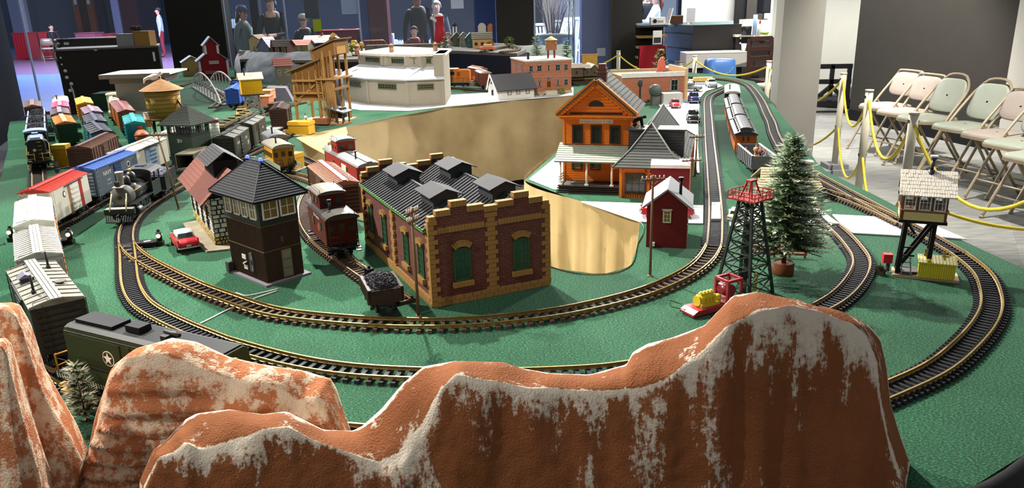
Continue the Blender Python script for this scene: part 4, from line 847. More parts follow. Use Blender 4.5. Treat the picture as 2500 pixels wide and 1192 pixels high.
# ---------------------------------------------------------------- steam engine
def steam(label, a, b, small=False):
    loc, rz, L = ends(a, b, T, .33); t = thing('steam_locomotive', label, 'locomotive', loc, rz, 'model locomotives'); t.location = loc
    Bk = P2(mat('#26262a', .4, .2, .1, 50)); Sv = mat('#575753', .55, 0, .1, 60); X = Matrix.Rotation(PI / 2, 4, 'Y'); Br = mat('#c9a24a', .3, .8)
    MB().lathe([(.036, -.06), (.036, .1)], 24).xf(Matrix.Translation((0, 0, .088)) @ X).build('boiler', Bk, t)
    MB().lathe([(.0385, .09), (.0385, .136), (.036, .14), (.012, .146), (0, .147)], 24, caps=False).xf(Matrix.Translation((0, 0, .088)) @ X).build('smokebox', Sv, t)
    MB().cyl((.147, 0, .088), (.15, 0, .088), .008, n=14).build('smokebox_hub', IRON, t)
    MB().lathe([(.011, 0), (.0105, .012), (.012, .05), (.0155, .058), (.0155, .062), (.012, .062)], 16, (.112, 0, .12)).build('smokestack', mat('#8a887e', .6), t)
    MB().lathe([(.017, 0), (.016, .018), (.015, .028), (.008, .036), (0, .037)], 16, (.062, 0, .12)).build('sand_dome', Bk, t); MB().lathe([(.02, 0), (.019, .026), (.017, .034), (.009, .042), (0, .044)], 16, (.012, 0, .12)).build('steam_dome', Bk, t)
    MB().lathe([(.006, 0), (.005, .008), (.002, .012)], 10, (.012, 0, .163)).build('brass_whistle', Br, t)
    MB().box(.128, .15, -.009, .009, .132, .15).cyl((.15, 0, .141), (.154, 0, .141), .008, n=12).build('headlight', IRON, t); bx('headlight_shelf', mat('#cfcabc', .5), t, .12, .158, -.017, .017, .128, .131)
    for s in (-1, 1):
        MB().tube([(.148, s * .026, .105), (.185, s * .03, .045)], .0028, 6).build('brace_rod', mat('#cfc59c', .4), t)
        MB().tube([(-.05, s * .04, .105), (.12, s * .041, .105)], .0012, 5).build('handrail', Br, t)
        bx('running_board', Bk, t, -.06, .15, min(s * .03, s * .055), max(s * .03, s * .055), .06, .063)
        MB().cyl((.095, s * .046, .032), (.14, s * .046, .032), .015, n=14).build('cylinder', Bk, t)
        for x in (.055, .0, -.055):
            w = MB(); w.cyl((x, s * .021, .0245), (x, s * .028, .0245), .025, n=24); w.build('drive_wheel', IRON, t)
            MB().cyl((x, s * .028, .0245), (x, s * .0305, .0245), .006, n=10).build('hub', IRON, KIDS[t.name][-1])
        MB().bar((.055, s * .034, .016), (-.055, s * .034, .016), .004, .006).bar((.1, s * .034, .03), (.0, s * .034, .018), .003, .004).build('side_rod', mat('#77756f', .35, .6), t)
    bx('frame', IRON, t, -.12, .16, -.018, .018, .03, .052)
    bx('pilot_beam', Bk, t, .16, .175, -.055, .055, .03, .05); bx('pilot_deck', mat('#bfbab0', .5), t, .15, .178, -.05, .05, .05, .053)
    p = MB()
    for i in range(13): y = -.05 + i * .1 / 12; p.bar((.174, y, .032), (.2 - abs(y) * .25, y * .92, .004), .0035)
    p.bar((.19, -.048, .005), (.2, 0, .005), .004).bar((.2, 0, .005), (.19, .048, .005), .004); p.build('cowcatcher', IRON, t, fix=False)
    MB().bar((.175, 0, .03), (.205, 0, .028), .006).build('coupler', IRON, t)
    for s in (-1, 1): bx('cab_side', Bk, t, -.155, -.06, min(s * .05, s * .047), max(s * .05, s * .047), .045, .1); MB().bar((-.155, s * .0485, .1), (-.155, s * .0485, .145), .004).bar((-.06, s * .0485, .1), (-.06, s * .0485, .145), .004).bar((-.105, s * .0485, .1), (-.105, s * .0485, .145), .004).build('cab_post', Bk, t, fix=False)
    bx('cab_floor', Bk, t, -.155, -.06, -.047, .047, .042, .047); bx('cab_front', Bk, t, -.064, -.06, -.047, .047, .045, .145)
    MB().prism(arc(.06, .143, .018), 'x', -.17, -.045).build('cab_roof', P2('#38383a'), t); bx('roof_hatch', P2('#2c2c2e'), t, -.125, -.095, -.018, .018, .16, .164)
    pt = obj('truck', TRK, t); pt.location = (.125, 0, -.002); [setattr(obj('wheelset', WHL, pt), 'location', (x, 0, 0)) for x in (-.02, .02)]
    # tender, coupled behind
    d = V3((math.cos(rz), math.sin(rz), 0)); q = thing('tender', 'black tender heaped with grey coal behind the steam engine', 'model train car', loc - d * .285, rz + .06, 'model locomotives')
    bx('tank', Bk, q, -.09, .09, -.05, .05, .036, .095); bx('deck', IRON, q, -.095, .105, -.05, .05, .03, .036); coal_heap(q, .07, .04, .094, .02, .004, 350, mat('#6d6d78', .5, 0, .4, 200)); trucks(q, .2, .05)
    for s in (-1, 1): bx('flare_board', Bk, q, -.09, .09, min(s * .05, s * .047), max(s * .05, s * .047), .095, .108)
    return t
steam('black steam engine with silver smokebox and cowcatcher', (300, 552), (420, 466))
# ================================================================ building kit
UC = {}
def cb(name, m, parent, c, s, rz=0, rx=0, ry=0):          # a block; alike blocks share one mesh
    m = P2(m)
    if m.name not in UC: UC[m.name] = MB().box(-.5, .5, -.5, .5, -.5, .5).mesh('block', m)
    o = obj(name, UC[m.name], parent); o.location = c; o.scale = s; o.rotation_euler = (rx, ry, rz); return o
WINM = {}
def win(t, loc, rz, w, h, fm, nx=2, ny=2, fw=.004, glass=MODELGLASS, th=.004, name='window', mw=.0016):   # outward is local -y
    fm = P2(fm); k = (w, h, fm.name, nx, ny, fw, th, mw)
    if k not in WINM:
        m = MB()
        for s in (-1, 1): m.box(min(s * w / 2, s * (w / 2 - fw)), max(s * w / 2, s * (w / 2 - fw)), -th, 0, 0, h)
        m.box(-w / 2, w / 2, -th, 0, 0, fw).box(-w / 2, w / 2, -th, 0, h - fw, h)
        for i in range(1, nx): x = -w / 2 + w * i / nx; m.box(x - mw / 2, x + mw / 2, -th * .7, 0, fw, h - fw)
        for i in range(1, ny): z = h * i / ny; m.box(-w / 2 + fw, w / 2 - fw, -th * .7, 0, z - mw / 2, z + mw / 2)
        WINM[k] = m.mesh('window', fm)
    o = obj(name, WINM[k], t); o.location = loc; o.rotation_euler = (0, 0, rz)
    cb('pane', glass, o, (0, -.0006, h / 2), (w - fw, .0008, h - fw)); return o
def slope(t, q, m, n=8, th=.003, name='roof_slope', split=False, over=.0, rnd_=0):      # q: eave left, eave right, ridge right, ridge left
    a, b, c, d = [V3(p) for p in q]; nrm = (b - a).cross(d - a)
    if nrm.length < 1e-9: nrm = (b - a).cross(c - a)
    nrm.normalize()
    if nrm.z < 0: nrm = -nrm
    mb = MB()
    base = [a - nrm * .001, b - nrm * .001, c - nrm * .001, d - nrm * .001]; mb.add(base + [p - nrm * th for p in base], [(0, 1, 2, 3), (7, 6, 5, 4), (0, 4, 5, 1), (1, 5, 6, 2), (2, 6, 7, 3), (3, 7, 4, 0)])
    par = mb.build(name, m, t, fix=False)
    strips = None if split else MB()
    for i in range(n):
        t0, t1 = i / n, min(1, (i + 1.12) / n); p = [a.lerp(d, t0), b.lerp(c, t0), b.lerp(c, t1), a.lerp(d, t1)]
        e = nrm * (th * .9); vs = [p[0] + e, p[1] + e, p[2] + nrm * .0004, p[3] + nrm * .0004, p[0], p[1], p[2], p[3]]; fs = [(0, 1, 2, 3), (4, 5, 1, 0), (5, 6, 2, 1), (7, 4, 0, 3), (6, 7, 3, 2)]
        if split: MB().add(vs, fs).build('shingle_course', m, par, fix=False)
        else: strips.add(vs, fs)
    if not split: strips.build('shingle_courses', m, par, fix=False, kind='stuff')
    return par
def siding(t, loc, rz, w, z0, z1, n, m, name='clapboard', skip=()):     # lapped boards on a wall plane; outward is local -y
    h = (z1 - z0) / n; wall = thingless(t, loc, rz)
    for i in range(n):
        z = z0 + i * h; segs = [(-w / 2, w / 2)]
        for sx0, sx1, sz0, sz1 in skip:
            if sz0 < z + h * .7 and sz1 > z + h * .3:
                segs = [s for a, b in segs for s in ((a, min(b, sx0)), (max(a, sx1), b)) if s[1] - s[0] > .002]
        for a, b in segs: cb(name, m, wall, ((a + b) / 2, -.0022, z + h / 2), (b - a, .0022, h * .96), rx=-.14)
    return wall
def thingless(t, loc, rz):                                # thin backing sheet of a wall that carries its boards
    o = obj('wall_sheet', MB().box(-.0005, .0005, -.0004, .0004, 0, .001).mesh('sheet', IRON), t); o.location = loc; o.rotation_euler = (0, 0, rz); return o
# ================================================================ brick engine house
QU = mat('#93703f', .7, 0, .14, 90, key='yellow_brick_quoin'); ROOFG = mat('#2d2e31', .75, 0, .12, 30, key='grey_metal_roof'); GREENT = mat('#5e8a52', .5, 0, .1, 40)
EHG = mat('#23463a', .18, 0, .25, 25, key='green_window_glass')
F0 = G(1058, 752); eh = thing('engine_house', 'brown brick two-bay engine house with yellow quoins and four roof vents', 'model building', (F0.x, F0.y, T), math.radians(25.3))
EW, ED = .352, .66; ez = .214
bx('walls', BRICK, eh, .004, EW - .004, .004, ED - .004, 0, ez - .004)
def par_poly():
    hs = [(0, .02, .238), (.02, .062, .252), (.062, .108, .272), (.108, .156, .254), (.156, .196, .246), (.196, .244, .254), (.244, .29, .272), (.29, .332, .252), (.332, .352, .238)]
    poly = [(0, 0)]; 
    for a, b, h in reversed(hs): poly += [(b, h), (a, h)]
    return [(0, 0), (EW, 0)] + poly[1:], hs
poly, hs = par_poly()
for y0 in (0, ED - .013): MB().prism(poly, 'y', y0, y0 + .013).build('parapet_wall', BRICK, eh)
for y in (.0065, ED - .0065):
    for a, b, h in hs:
        n = max(2, round((b - a) / .0092)); w = (b - a) / n
        for i in range(n): cb('coping_brick', QU, eh, (a + w * (i + .5), y, h + .004), (w * .93, .02, .016))
for a, b in ((.024, .156), (.196, .328)):
    n = 14; w = (b - a) / n
    for i in range(n): cb('string_brick', QU, eh, (a + w * (i + .5), -.0005, .21), (w * .92, .006, .015))
qh = .0131
for k in range(18):
    z = .004 + qh * (k + .5); l, s = (.026, .016) if k % 2 else (.016, .026)
    for cx, cy in ((0, 0), (EW, 0), (0, ED)):
        sx = 1 if cx == 0 else -1; sy = 1 if cy == 0 else -1
        cb('quoin', QU, eh, (cx + sx * (l / 2 - .003), cy + sy * (s / 2 - .003), z), (l, s, qh * .92))
    cb('quoin', QU, eh, (EW / 2, .004, z), (.036 if k % 2 else .022, .014, qh * .92))
    if k < 15: cb('quoin', QU, eh, (.003, .33, z), (.012, .034 if k % 2 else .02, qh * .92))
for r in range(2):
    n = 14; w = EW / n
    for i in range(n): cb('base_stone', QU, eh, (min(EW - w * .3, w * (i + .5 + .5 * r)), -.0005, .0062 + r * .0115), (w * .95, .007, .0108))
    n = 26; w = ED / n
    for i in range(n): cb('base_stone', QU, eh, (-.0005, min(ED - w * .3, w * (i + .5 + .5 * r)), .0062 + r * .0115), (.007, w * .95, .0108))
def archwin(t, loc, rz, w, h):
    o = win(t, loc, rz, w, h, '#31502f', 3, 5, .005, EHG, .003, mw=.0012); o.location = loc
    for i in range(9):
        an = math.radians(52 + 76 * (i + .5) / 9); R = w * .82; cz = h + .002 - R * math.sin(math.radians(52)) + .003
        cb('arch_stone', QU, o, (R * math.cos(an), -.004, cz + R * math.sin(an)), (w * .108, .008, .016), ry=PI / 2 - an)
    for i in range(6): cb('sill_brick', QU, o, (-w * .6 + w * 1.2 * (i + .5) / 6, -.005, -.008), (w * .19, .01, .014))
for x in (.088, .264): archwin(eh, (x, -.0005, .062), 0, .05, .092)
for y in (.085, .215, .43, .58): archwin(eh, (-.0005 + .004, y, .062), -PI / 2, .046, .09)
bx('eave_trim', GREENT, eh, -.012, .0, .014, ED - .014, ez - .008, ez + .001)
for i, x0 in enumerate((.0, EW / 2)):
    xa, xb, xr, zr = x0 - (.012 if i == 0 else 0), x0 + EW / 2 + (0 if i == 0 else .008), x0 + EW / 4, .262
    for (x1, x2) in ((xa, xr), (xb, xr)):
        a, b_, c, d = (x1, .013, ez), (x1, ED - .013, ez), (x2, ED - .013, zr), (x2, .013, zr)
        n_ = 1 if x1 < x2 else -1
        pr = MB().add([a, b_, c, d] + [(p[0], p[1], p[2] - .004) for p in (a, b_, c, d)], [(0, 1, 2, 3), (7, 6, 5, 4), (0, 4, 5, 1), (1, 5, 6, 2), (2, 6, 7, 3), (3, 7, 4, 0)]).build('roof_slope', ROOFG, eh)
        ang = math.atan2(zr - ez, abs(x2 - x1)); ln = math.hypot(zr - ez, x2 - x1)
        for k in range(30): cb('roof_seam', mat('#222327', .7), pr, ((x1 + x2) / 2, .03 + (ED - .06) * k / 29, (ez + zr) / 2 + .0012), (ln, .0022, .0032), ry=-ang * n_)
    for yc in (.15, .47):
        v = obj('roof_vent', MB().box(xr - .036, xr + .036, yc - .05, yc + .05, zr - .03, zr + .016).mesh('vent', DGREY), eh)
        for s in (-1, 1):
            MB().add([(xr, yc - .062, zr + .034), (xr, yc + .062, zr + .034), (xr + s * .05, yc + .062, zr + .014), (xr + s * .05, yc - .062, zr + .014)] + [(xr, yc - .062, zr + .031), (xr, yc + .062, zr + .031), (xr + s * .05, yc + .062, zr + .011), (xr + s * .05, yc - .062, zr + .011)],
                [(0, 1, 2, 3), (7, 6, 5, 4), (0, 4, 5, 1), (1, 5, 6, 2), (2, 6, 7, 3), (3, 7, 4, 0)]).build('vent_roof', ROOFG, v)
            MB().prism([(xr - .036, zr + .016), (xr + .036, zr + .016), (xr, zr + .03)], 'y', yc + s * .05 - .001, yc + s * .05 + .001).build('vent_gable', DGREY, v)
            cb('louver', mat('#45464a', .6), v, (xr + s * .037, yc, zr + .002), (.004, .09, .003))
    cb('ridge_cap', ROOFG, eh, (xr, ED / 2, zr + .001), (.008, ED - .03, .004))
# ================================================================ switch tower
BRN = mat('#3e2f25', .65, 0, .1, 60, key='brown_board_siding', stretch=(1, 1, .1)); TGR = mat('#2e3433', .5); CEDAR = mat('#26272b', .75, 0, .14, 60)
F1 = G(655, 697); tw = thing('switch_tower', 'tall dark brown railway switch tower with white sash windows and a hip roof', 'model building', (F1.x, F1.y, T), math.radians(47))
TW, TD = .122, .205
cb('base_slab', '#77757a', tw, (TW / 2, TD / 2, .003), (TW + .03, TD + .03, .006))
bx('lower_walls', BRN, tw, 0, TW, 0, TD, .006, .178); bx('window_band', TGR, tw, -.001, TW + .001, -.001, TD + .001, .178, .262)
for z in (.1, .176): cb('belt_board', '#5a4a3c', tw, (TW / 2, TD / 2, z), (TW + .004, TD + .004, .003))
bt = MB()
for i in range(30): bt.box(-.0012, 0, TD * (i + .5) / 30 - .0006, TD * (i + .5) / 30 + .0006, .006, .176)
for i in range(18): bt.box(TW * (i + .5) / 18 - .0006, TW * (i + .5) / 18 + .0006, -.0012, 0, .006, .176)
bt.build('battens', BRN, tw, kind='stuff', fix=False)
AMB = mat('#7d6a3e', .2, 0, .5, 25, key='painted_lit_room_pane')  # amber pane colour painted to read as a lit room; nothing glows behind it
for x in (.034, .09): win(tw, (x, -.001, .195), 0, .05, .058, WHITEP, 2, 2, .004, AMB)
for y in (.03, .076, .122, .172): win(tw, (-.001, y, .195), -PI / 2, .036, .058, WHITEP, 2, 2, .004, AMB)
dr = cb('door', '#6e6a58', tw, (.07, -.0015, .052), (.032, .003, .085)); 
for k in range(3): cb('door_panel', '#7d7966', tw, (.07, -.0035, .024 + k * .027), (.024, .0015, .022))
cb('wall_lamp', '#4a4642', tw, (.06, -.004, .128), (.006, .006, .014))
for y, z, w, h in ((.12, .065, .022, .014), (.115, .033, .02, .013)): cb('white_sign', '#d8d6cc', tw, (-.002, y, z), (.002, w, h))
win(tw, (-.0012, .075, .028), -PI / 2, .017, .058, '#5d6468', 1, 1, .004, WT, .004, name='notice_board'); cb('notice_bar', '#3a3c40', tw, (-.006, .075, .057), (.002, .008, .014))
MB().bar((-.004, .125, .043), (-.006, .1, .055), .004).build('crossing_arm', mat('#d8d6cc', .5), tw)
cb('side_crate', '#3c3834', tw, (-.012, TD - .006, .02), (.016, .02, .03)); [cb('crate_slat', '#524c46', tw, (-.0205, TD - .006, .012 + k * .008), (.001, .018, .004)) for k in range(3)]
ov = .028; ze_, zr_ = .258, .348
E4 = [(-ov, -ov, ze_), (TW + ov, -ov, ze_), (TW + ov, TD + ov, ze_), (-ov, TD + ov, ze_)]; R1, R2 = (TW / 2, .065, zr_), (TW / 2, TD - .065, zr_)
for q in ((E4[0], E4[1], R1, R1), (E4[1], E4[2], R2, R1), (E4[2], E4[3], R2, R2), (E4[3], E4[0], R1, R2)): slope(tw, q, CEDAR, 15, .0025)
bx('eave_board', TGR, tw, -ov, TW + ov, -ov, TD + ov, ze_ - .006, ze_ - .003)
for a, b in ((E4[0], R1), (E4[1], R1), (E4[2], R2), (E4[3], R2), (R1, R2)): MB().bar(V3(a) + V3((0, 0, .003)), V3(b) + V3((0, 0, .003)), .003).build('hip_strip', mat('#3c3d42', .7), tw)
LED = mat('#2b3cff', .3, 0, 0, emit=6, key='blue_led')
for p, lb in ((R1, 'small glowing blue light on the near end of the tower ridge'), (R2, 'small glowing blue light on the far end of the tower ridge')):
    w_ = tw.matrix_world if False else None; pp = V3(p); c, s = math.cos(tw.rotation_euler.z), math.sin(tw.rotation_euler.z); wp = V3((F1.x + c * pp.x - s * pp.y, F1.y + s * pp.x + c * pp.y, T + pp.z + .0045))
    l = thing('blue_light', lb, 'light', wp); MB().lathe([(.006, 0), (.006, .003), (.004, .008), (0, .009)], 10).build('bulb', LED, l); MB().tube([(0, 0, .001), (.012, .01, .0015), (.02, .018, .001)], .001, 5).build('wire', mat('#c9c9cf', .4), l)
# ================================================================ stone freight house
def rubble(t, loc, rz, w, z0, z1, hrow, m, name='stone', skip=(), wr=(.7, 1.7), jit=.18):
    sh = thingless(t, loc, rz); z = z0; cache = []
    while z < z1 - .002:
        h = min(hrow * rnd(.8, 1.25), z1 - z); x = -w / 2
        while x < w / 2 - .001:
            l = min(hrow * rnd(*wr), w / 2 - x)
            if w / 2 - x - l < hrow * .4: l = w / 2 - x
            cx, cz = x + l / 2, z + h / 2
            if not any(a - .002 < cx < b + .002 and c < cz < d for a, b, c, d in skip):
                j = lambda s: rnd(-s, s) * jit * .5; e = .0012; f = .003 + rnd(0, .0015)
                q = [(x + e + abs(j(l)), z + e + abs(j(h))), (x + l - e - abs(j(l)), z + e + abs(j(h))), (x + l - e - abs(j(l)), z + h - e - abs(j(h))), (x + l / 2 + j(l), z + h - e), (x + e + abs(j(l)), z + h - e - abs(j(h)))]
                vs = [(a, 0, b) for a, b in q] + [(cx + (a - cx) * .86, -f, cz + (b - cz) * .86) for a, b in q]
                MB().add(vs, [tuple(range(5, 10))] + [(i, (i + 1) % 5, 5 + (i + 1) % 5, 5 + i) for i in range(5)]).build(name, m[random.randrange(len(m))] if isinstance(m, list) else m, sh, fix=False)
            x += l
        z += h
STN = [mat('#c4c2b8', .8, 0, .15, 60), mat('#aeb0aa', .8, 0, .15, 60), mat('#d0ccc0', .8, 0, .15, 60)]
S0 = G(529, 603); sh_ = thing('stone_freight_house', 'grey fieldstone freight house with a wide pink roof beside the switch tower', 'model building', (S0.x, S0.y, T + .006), math.radians(30))
SW_, SD = .15, .46; JM = mat('#2a2926', .9)
bx('mortar_walls', JM, sh_, 0, SW_, 0, SD, 0, .165); MB().prism([(0, .165), (SW_, .165), (SW_ / 2, .24)], 'y', .002, .006).build('gable_wall', JM, sh_)
YST = [mat('#a8945a', .8, 0, .2, 60), mat('#b8a468', .8, 0, .2, 60)]
rubble(sh_, (SW_ / 2, 0, 0), 0, SW_, 0, .026, .0125, YST, 'base_stone'); rubble(sh_, (SW_ / 2, 0, 0), 0, SW_, .026, .163, .0155, STN)
rubble(sh_, (0, SD / 2, 0), -PI / 2, SD, 0, .03, .014, YST, 'base_stone'); wy = (.085, .2, .315, .42)
rubble(sh_, (0, SD / 2, 0), -PI / 2, SD, .03, .163, .017, STN, skip=[(SD / 2 - y - .026, SD / 2 - y + .026, .03, .13) for y in wy], wr=(.5, 1.3))
for y in wy: win(sh_, (0, y, .036), -PI / 2, .046, .094, '#4a423a', 2, 3, .004)
PINK = mat('#633d34', .75, 0, .08, 30, key='pink_roof'); ov = .035; zr2 = .255; ze2 = .15
for x1, x2, in ((-ov, SW_ / 2), (SW_ + ov, SW_ / 2)): slope(sh_, ((x1, -ov, ze2), (x1, SD + ov, ze2), (x2, SD + ov, zr2), (x2, -ov, zr2)), PINK, 9, .002)
BLKR = mat('#2a2a2c', .75, 0, .1, 40); cu = obj('cupola', MB().box(SW_ / 2 - .04, SW_ / 2 + .04, .06, .25, zr2 - .06, zr2 + .022).mesh('cupola', mat('#1d1c1c', .7)), sh_)
for s in (-1, 1): slope(cu, ((SW_ / 2 + s * .062, .045, zr2 + .008), (SW_ / 2 + s * .062, .265, zr2 + .008), (SW_ / 2, .265, zr2 + .052), (SW_ / 2, .045, zr2 + .052)), BLKR, 7, .002)
sp_ = ga([(447, 548), (480, 600), (505, 618), (560, 612), (600, 560), (545, 505), (490, 540)]); sl = thing('loading_platform', 'tan paved platform under the stone freight house', 'platform')
MB().prism([tuple(q) for q in sp_], 'z', T + .0003, T + .006).build('slab', mat('#8f8672', .85, 0, .25, 30), sl)
# ================================================================ orange station
ORG = mat('#c96a1e', .55, 0, .08, 40, key='orange_siding'); ORT = mat('#cf7526', .5, 0, .06, 40, key='orange_trim'); GSH = mat('#484a47', .8, 0, .14, 60, key='grey_shingle'); PSH = mat('#8b9284', .75, 0, .1, 60, key='pale_green_shingle'); BKW = mat('#1a1512', .4)
O0 = G(1365, 469); st = thing('station', 'two-storey orange clapboard railway station with porch and grey shingled roofs', 'model building', (O0.x, O0.y, T), math.radians(-15.5))
DKF = mat('#2b2623', .7)
# porch
for k in range(4): cb('porch_step', DKF, st, (.135, -.012 + .008 * k, .004 + k * .007), (.29, .012, .0035))
bx('porch_deck', mat('#4a443e', .7), st, -.005, .275, .0, .1, .026, .031)
bx('porch_base', DKF, st, -.003, .273, .004, .1, 0, .026)
for x in (.004, .116, .222):
    p = MB().cyl((x, .01, .031), (x, .01, .128), .0045, n=10).box(x - .008, x + .008, .002, .018, .031, .036); p.build('porch_post', WHITEP, st)
for k in range(3): cb('porch_rail', DKF, st, (-.002, .05, .042 + k * .011), (.003, .085, .004))
cb('porch_beam', ORT, st, (.13, .01, .131), (.275, .012, .008))
slope(st, ((-.018, -.012, .134), (.28, -.012, .134), (.28, .115, .192), (-.018, .115, .192)), PSH, 9, .003, split=True)
# main block
bx('main_block', ORG, st, 0, .285, .1, .44, 0, .3)
wx = (.062, .142, .222)
siding(st, (.1425, .1, 0), 0, .285, .19, .298, 13, ORG, skip=[(x - .1425 - .024, x - .1425 + .024, .192, .272) for x in wx]); siding(st, (.1425, .1, 0), 0, .285, .032, .12, 9, ORG, skip=[(.06 - .1425 - .024, .06 - .1425 + .024, .09, .13), (.14 - .1425 - .024, .14 - .1425 + .024, .09, .13)])
siding(st, (0, .27, 0), -PI / 2, .34, .03, .298, 24, ORG)
for x in wx: w_ = win(st, (x, .098, .194), 0, .044, .076, BKW, 1, 1, .006, MODELGLASS, .006)
for x in (.06, .14): win(st, (x, .098, .078), 0, .044, .05, BKW, 1, 1, .006, MODELGLASS, .006)
for x in (.003, .282): cb('corner_board', ORT, st, (x, .097, .245), (.008, .006, .11))
for x in (.003,): cb('corner_board', ORT, st, (x, .097, .075), (.008, .006, .09))
cb('name_board', '#cfc8b4', st, (.142, .093, .288), (.142, .003, .016)); text('ARCADE & ATTICA R. R. CORP.', .0118, mat('#3a3a44', .5), st, (.142, .0905, .2865), sx=.84)
# pediment
cx, ov = .1425, .025; xl, xr2, zc, za = -.022, .307, .312, .45
bx('cornice', ORT, st, xl + .012, xr2 - .012, .078, .1, .298, .308); bx('cornice_shelf', ORT, st, xl, xr2, .066, .1, .308, .314)
for i in range(26): cb('dentil', ORT, st, (xl + .016 + i * .0119, .074, .3035), (.0055, .008, .006))
MB().prism([(xl + .02, .314), (xr2 - .02, .314), (cx, za - .012)], 'y', .088, .1).build('pediment_wall', ORG, st)
for k in range(10):
    z = .316 + k * .0125; hw = (za - .02 - z) * (cx - xl) / (za - .314) - .012
    if hw > .01: cb('clapboard', ORG, st, (cx, .0865, z + .006), (2 * hw, .003, .0118), rx=-.12)
cb('painted_shadow_strip', BKW, st, (cx, .0855, .322), (.22, .003, .008))  # dark strip paints in the shade along the foot of the pediment
MB().prism([(.032 * math.cos(PI * k / 12) + cx, .352 + .024 * math.sin(PI * k / 12)) for k in range(13)], 'y', .083, .087).build('fan_window', BKW, st)
for s in (-1, 1):
    x0 = xl if s < 0 else xr2; d = V3((cx, .082, za)) - V3((x0, .082, zc + .004)); MB().bar((x0, .08, zc + .004), (cx, .08, za + .002), .03, .016, up=(0, 1, 0)).build('raking_cornice', ORT, st)
    for i in range(15): p = V3((x0, .08, zc - .004)).lerp(V3((cx, .08, za - .006)), (i + 1.5) / 16.5); cb('dentil', ORT, st, (p.x, .072, p.z - .006), (.0055, .012, .006))
    slope(st, ((x0 - s * -.004, .066, zc + .004), (x0 - s * -.004, .46, zc + .004), (cx, .46, za + .01), (cx, .066, za + .01)), GSH, 11, .003, split=True)
ch = obj('chimney', MB().box(.13, .168, .19, .228, .42, .5).box(.126, .172, .186, .232, .476, .484).box(.134, .164, .194, .224, .5, .516).mesh('chimney', brick_mat('chimney_brick', '#5f2a26', '#4c201d', '#8a6a5c', 1, .012, .006, .0006)), st)
# one-storey wing with flared hip roof
wx0, wx1, wy0, wy1, zw = .262, .495, -.055, .66, .128
bx('wing_walls', ORG, st, wx0, wx1, wy0, wy1, 0, zw)
bd = MB()
for i in range(24): x = wx0 + (wx1 - wx0) * (i + .5) / 24; bd.box(x - .0012, x + .0012, wy0 - .002, wy0, 0, zw)
for i in range(36): y = wy0 + (wy1 - wy0) * (i + .5) / 36; bd.box(wx1, wx1 + .002, y - .0012, y + .0012, 0, zw)
bd.build('battens', ORT, st, kind='stuff', fix=False)
win(st, (wx0 + .065, wy0 - .001, .018), 0, .085, .085, BKW, 3, 2, .006, MODELGLASS, .004, name='freight_window'); win(st, (wx0 + .165, wy0 - .001, .018), 0, .05, .085, BKW, 2, 2, .006, MODELGLASS, .004, name='freight_window')
for x in (wx0 + .006, wx0 + .118, wx1 - .006): cb('wing_post', ORT, st, (x, wy0 - .004, zw / 2), (.011, .008, zw))
cb('wing_beam', ORT, st, ((wx0 + wx1) / 2, wy0 - .01, zw + .001), (wx1 - wx0 + .05, .03, .008)); cb('wing_beam', ORT, st, (wx1 + .01, (wy0 + wy1) / 2, zw + .001), (.03, wy1 - wy0 + .04, .008))
for s, x in ((1, wx0 + .004), (-1, wx0 + .112), (1, wx0 + .122), (-1, wx1 - .01)): MB().bar((x, wy0 - .006, zw - .028), (x + s * .022, wy0 - .012, zw - .004), .005).build('bracket', ORT, st)
for i in range(8): cb('platform_post', ORT, st, (wx1 + .035, wy0 + .03 + i * .09, zw / 2), (.008, .008, zw))
e = .038; xm = (wx0 + wx1) / 2; zf = zw + .036; zt = .292
def ringp(o, z): return [(wx0 - o * .6, wy0 - o, z), (wx1 + o, wy0 - o, z), (wx1 + o, wy1 + o, z), (wx0 - o * .6, wy1 + o, z)]
lo = ringp(e, zw + .004); mi = [(wx0 + .035, wy0 + .035, zf + .022), (wx1 - .035, wy0 + .035, zf + .022), (wx1 - .035, wy1 - .03, zf + .022), (wx0 + .035, wy1 - .03, zf + .022)]
ra, rb = (xm, wy0 + .085, zt), (xm, wy1 - .04, zt)
for i in range(4):
    j = (i + 1) % 4; slope(st, (lo[i], lo[j], mi[j], mi[i]), GSH, 6, .003, split=True)
for q in ((mi[0], mi[1], ra, ra), (mi[1], mi[2], rb, ra), (mi[2], mi[3], rb, rb), (mi[3], mi[0], ra, rb)): slope(st, q, GSH, 9, .003, split=True)
hipm = mat('#6d6f6b', .7)
for path in ((lo[0], mi[0], ra), (lo[1], mi[1], ra), (lo[2], mi[2], rb), (ra, rb)): MB().tube([V3(p) + V3((0, 0, .003)) for p in path], .0035, 5).build('hip_cap', hipm, st)
# boxed dormers on both flanks
for x0, x1 in ((.285, .352), (xm + .03, wx1 + .012)):
    dm = obj('dormer', MB().box(x0, x1, wy0 + .1, wy0 + .19, zw, zt - .03).mesh('dormer', DKF), st)
    for k in range(10): cb('dormer_course', '#3d3e3e', dm, ((x0 + x1) / 2, wy0 + .099, zw + .03 + k * .0115), (x1 - x0 + .002, .003, .0105), rx=-.12)
    cb('dormer_roof', '#3f403f', dm, ((x0 + x1) / 2, wy0 + .145, zt - .027), (x1 - x0 + .014, .11, .005))
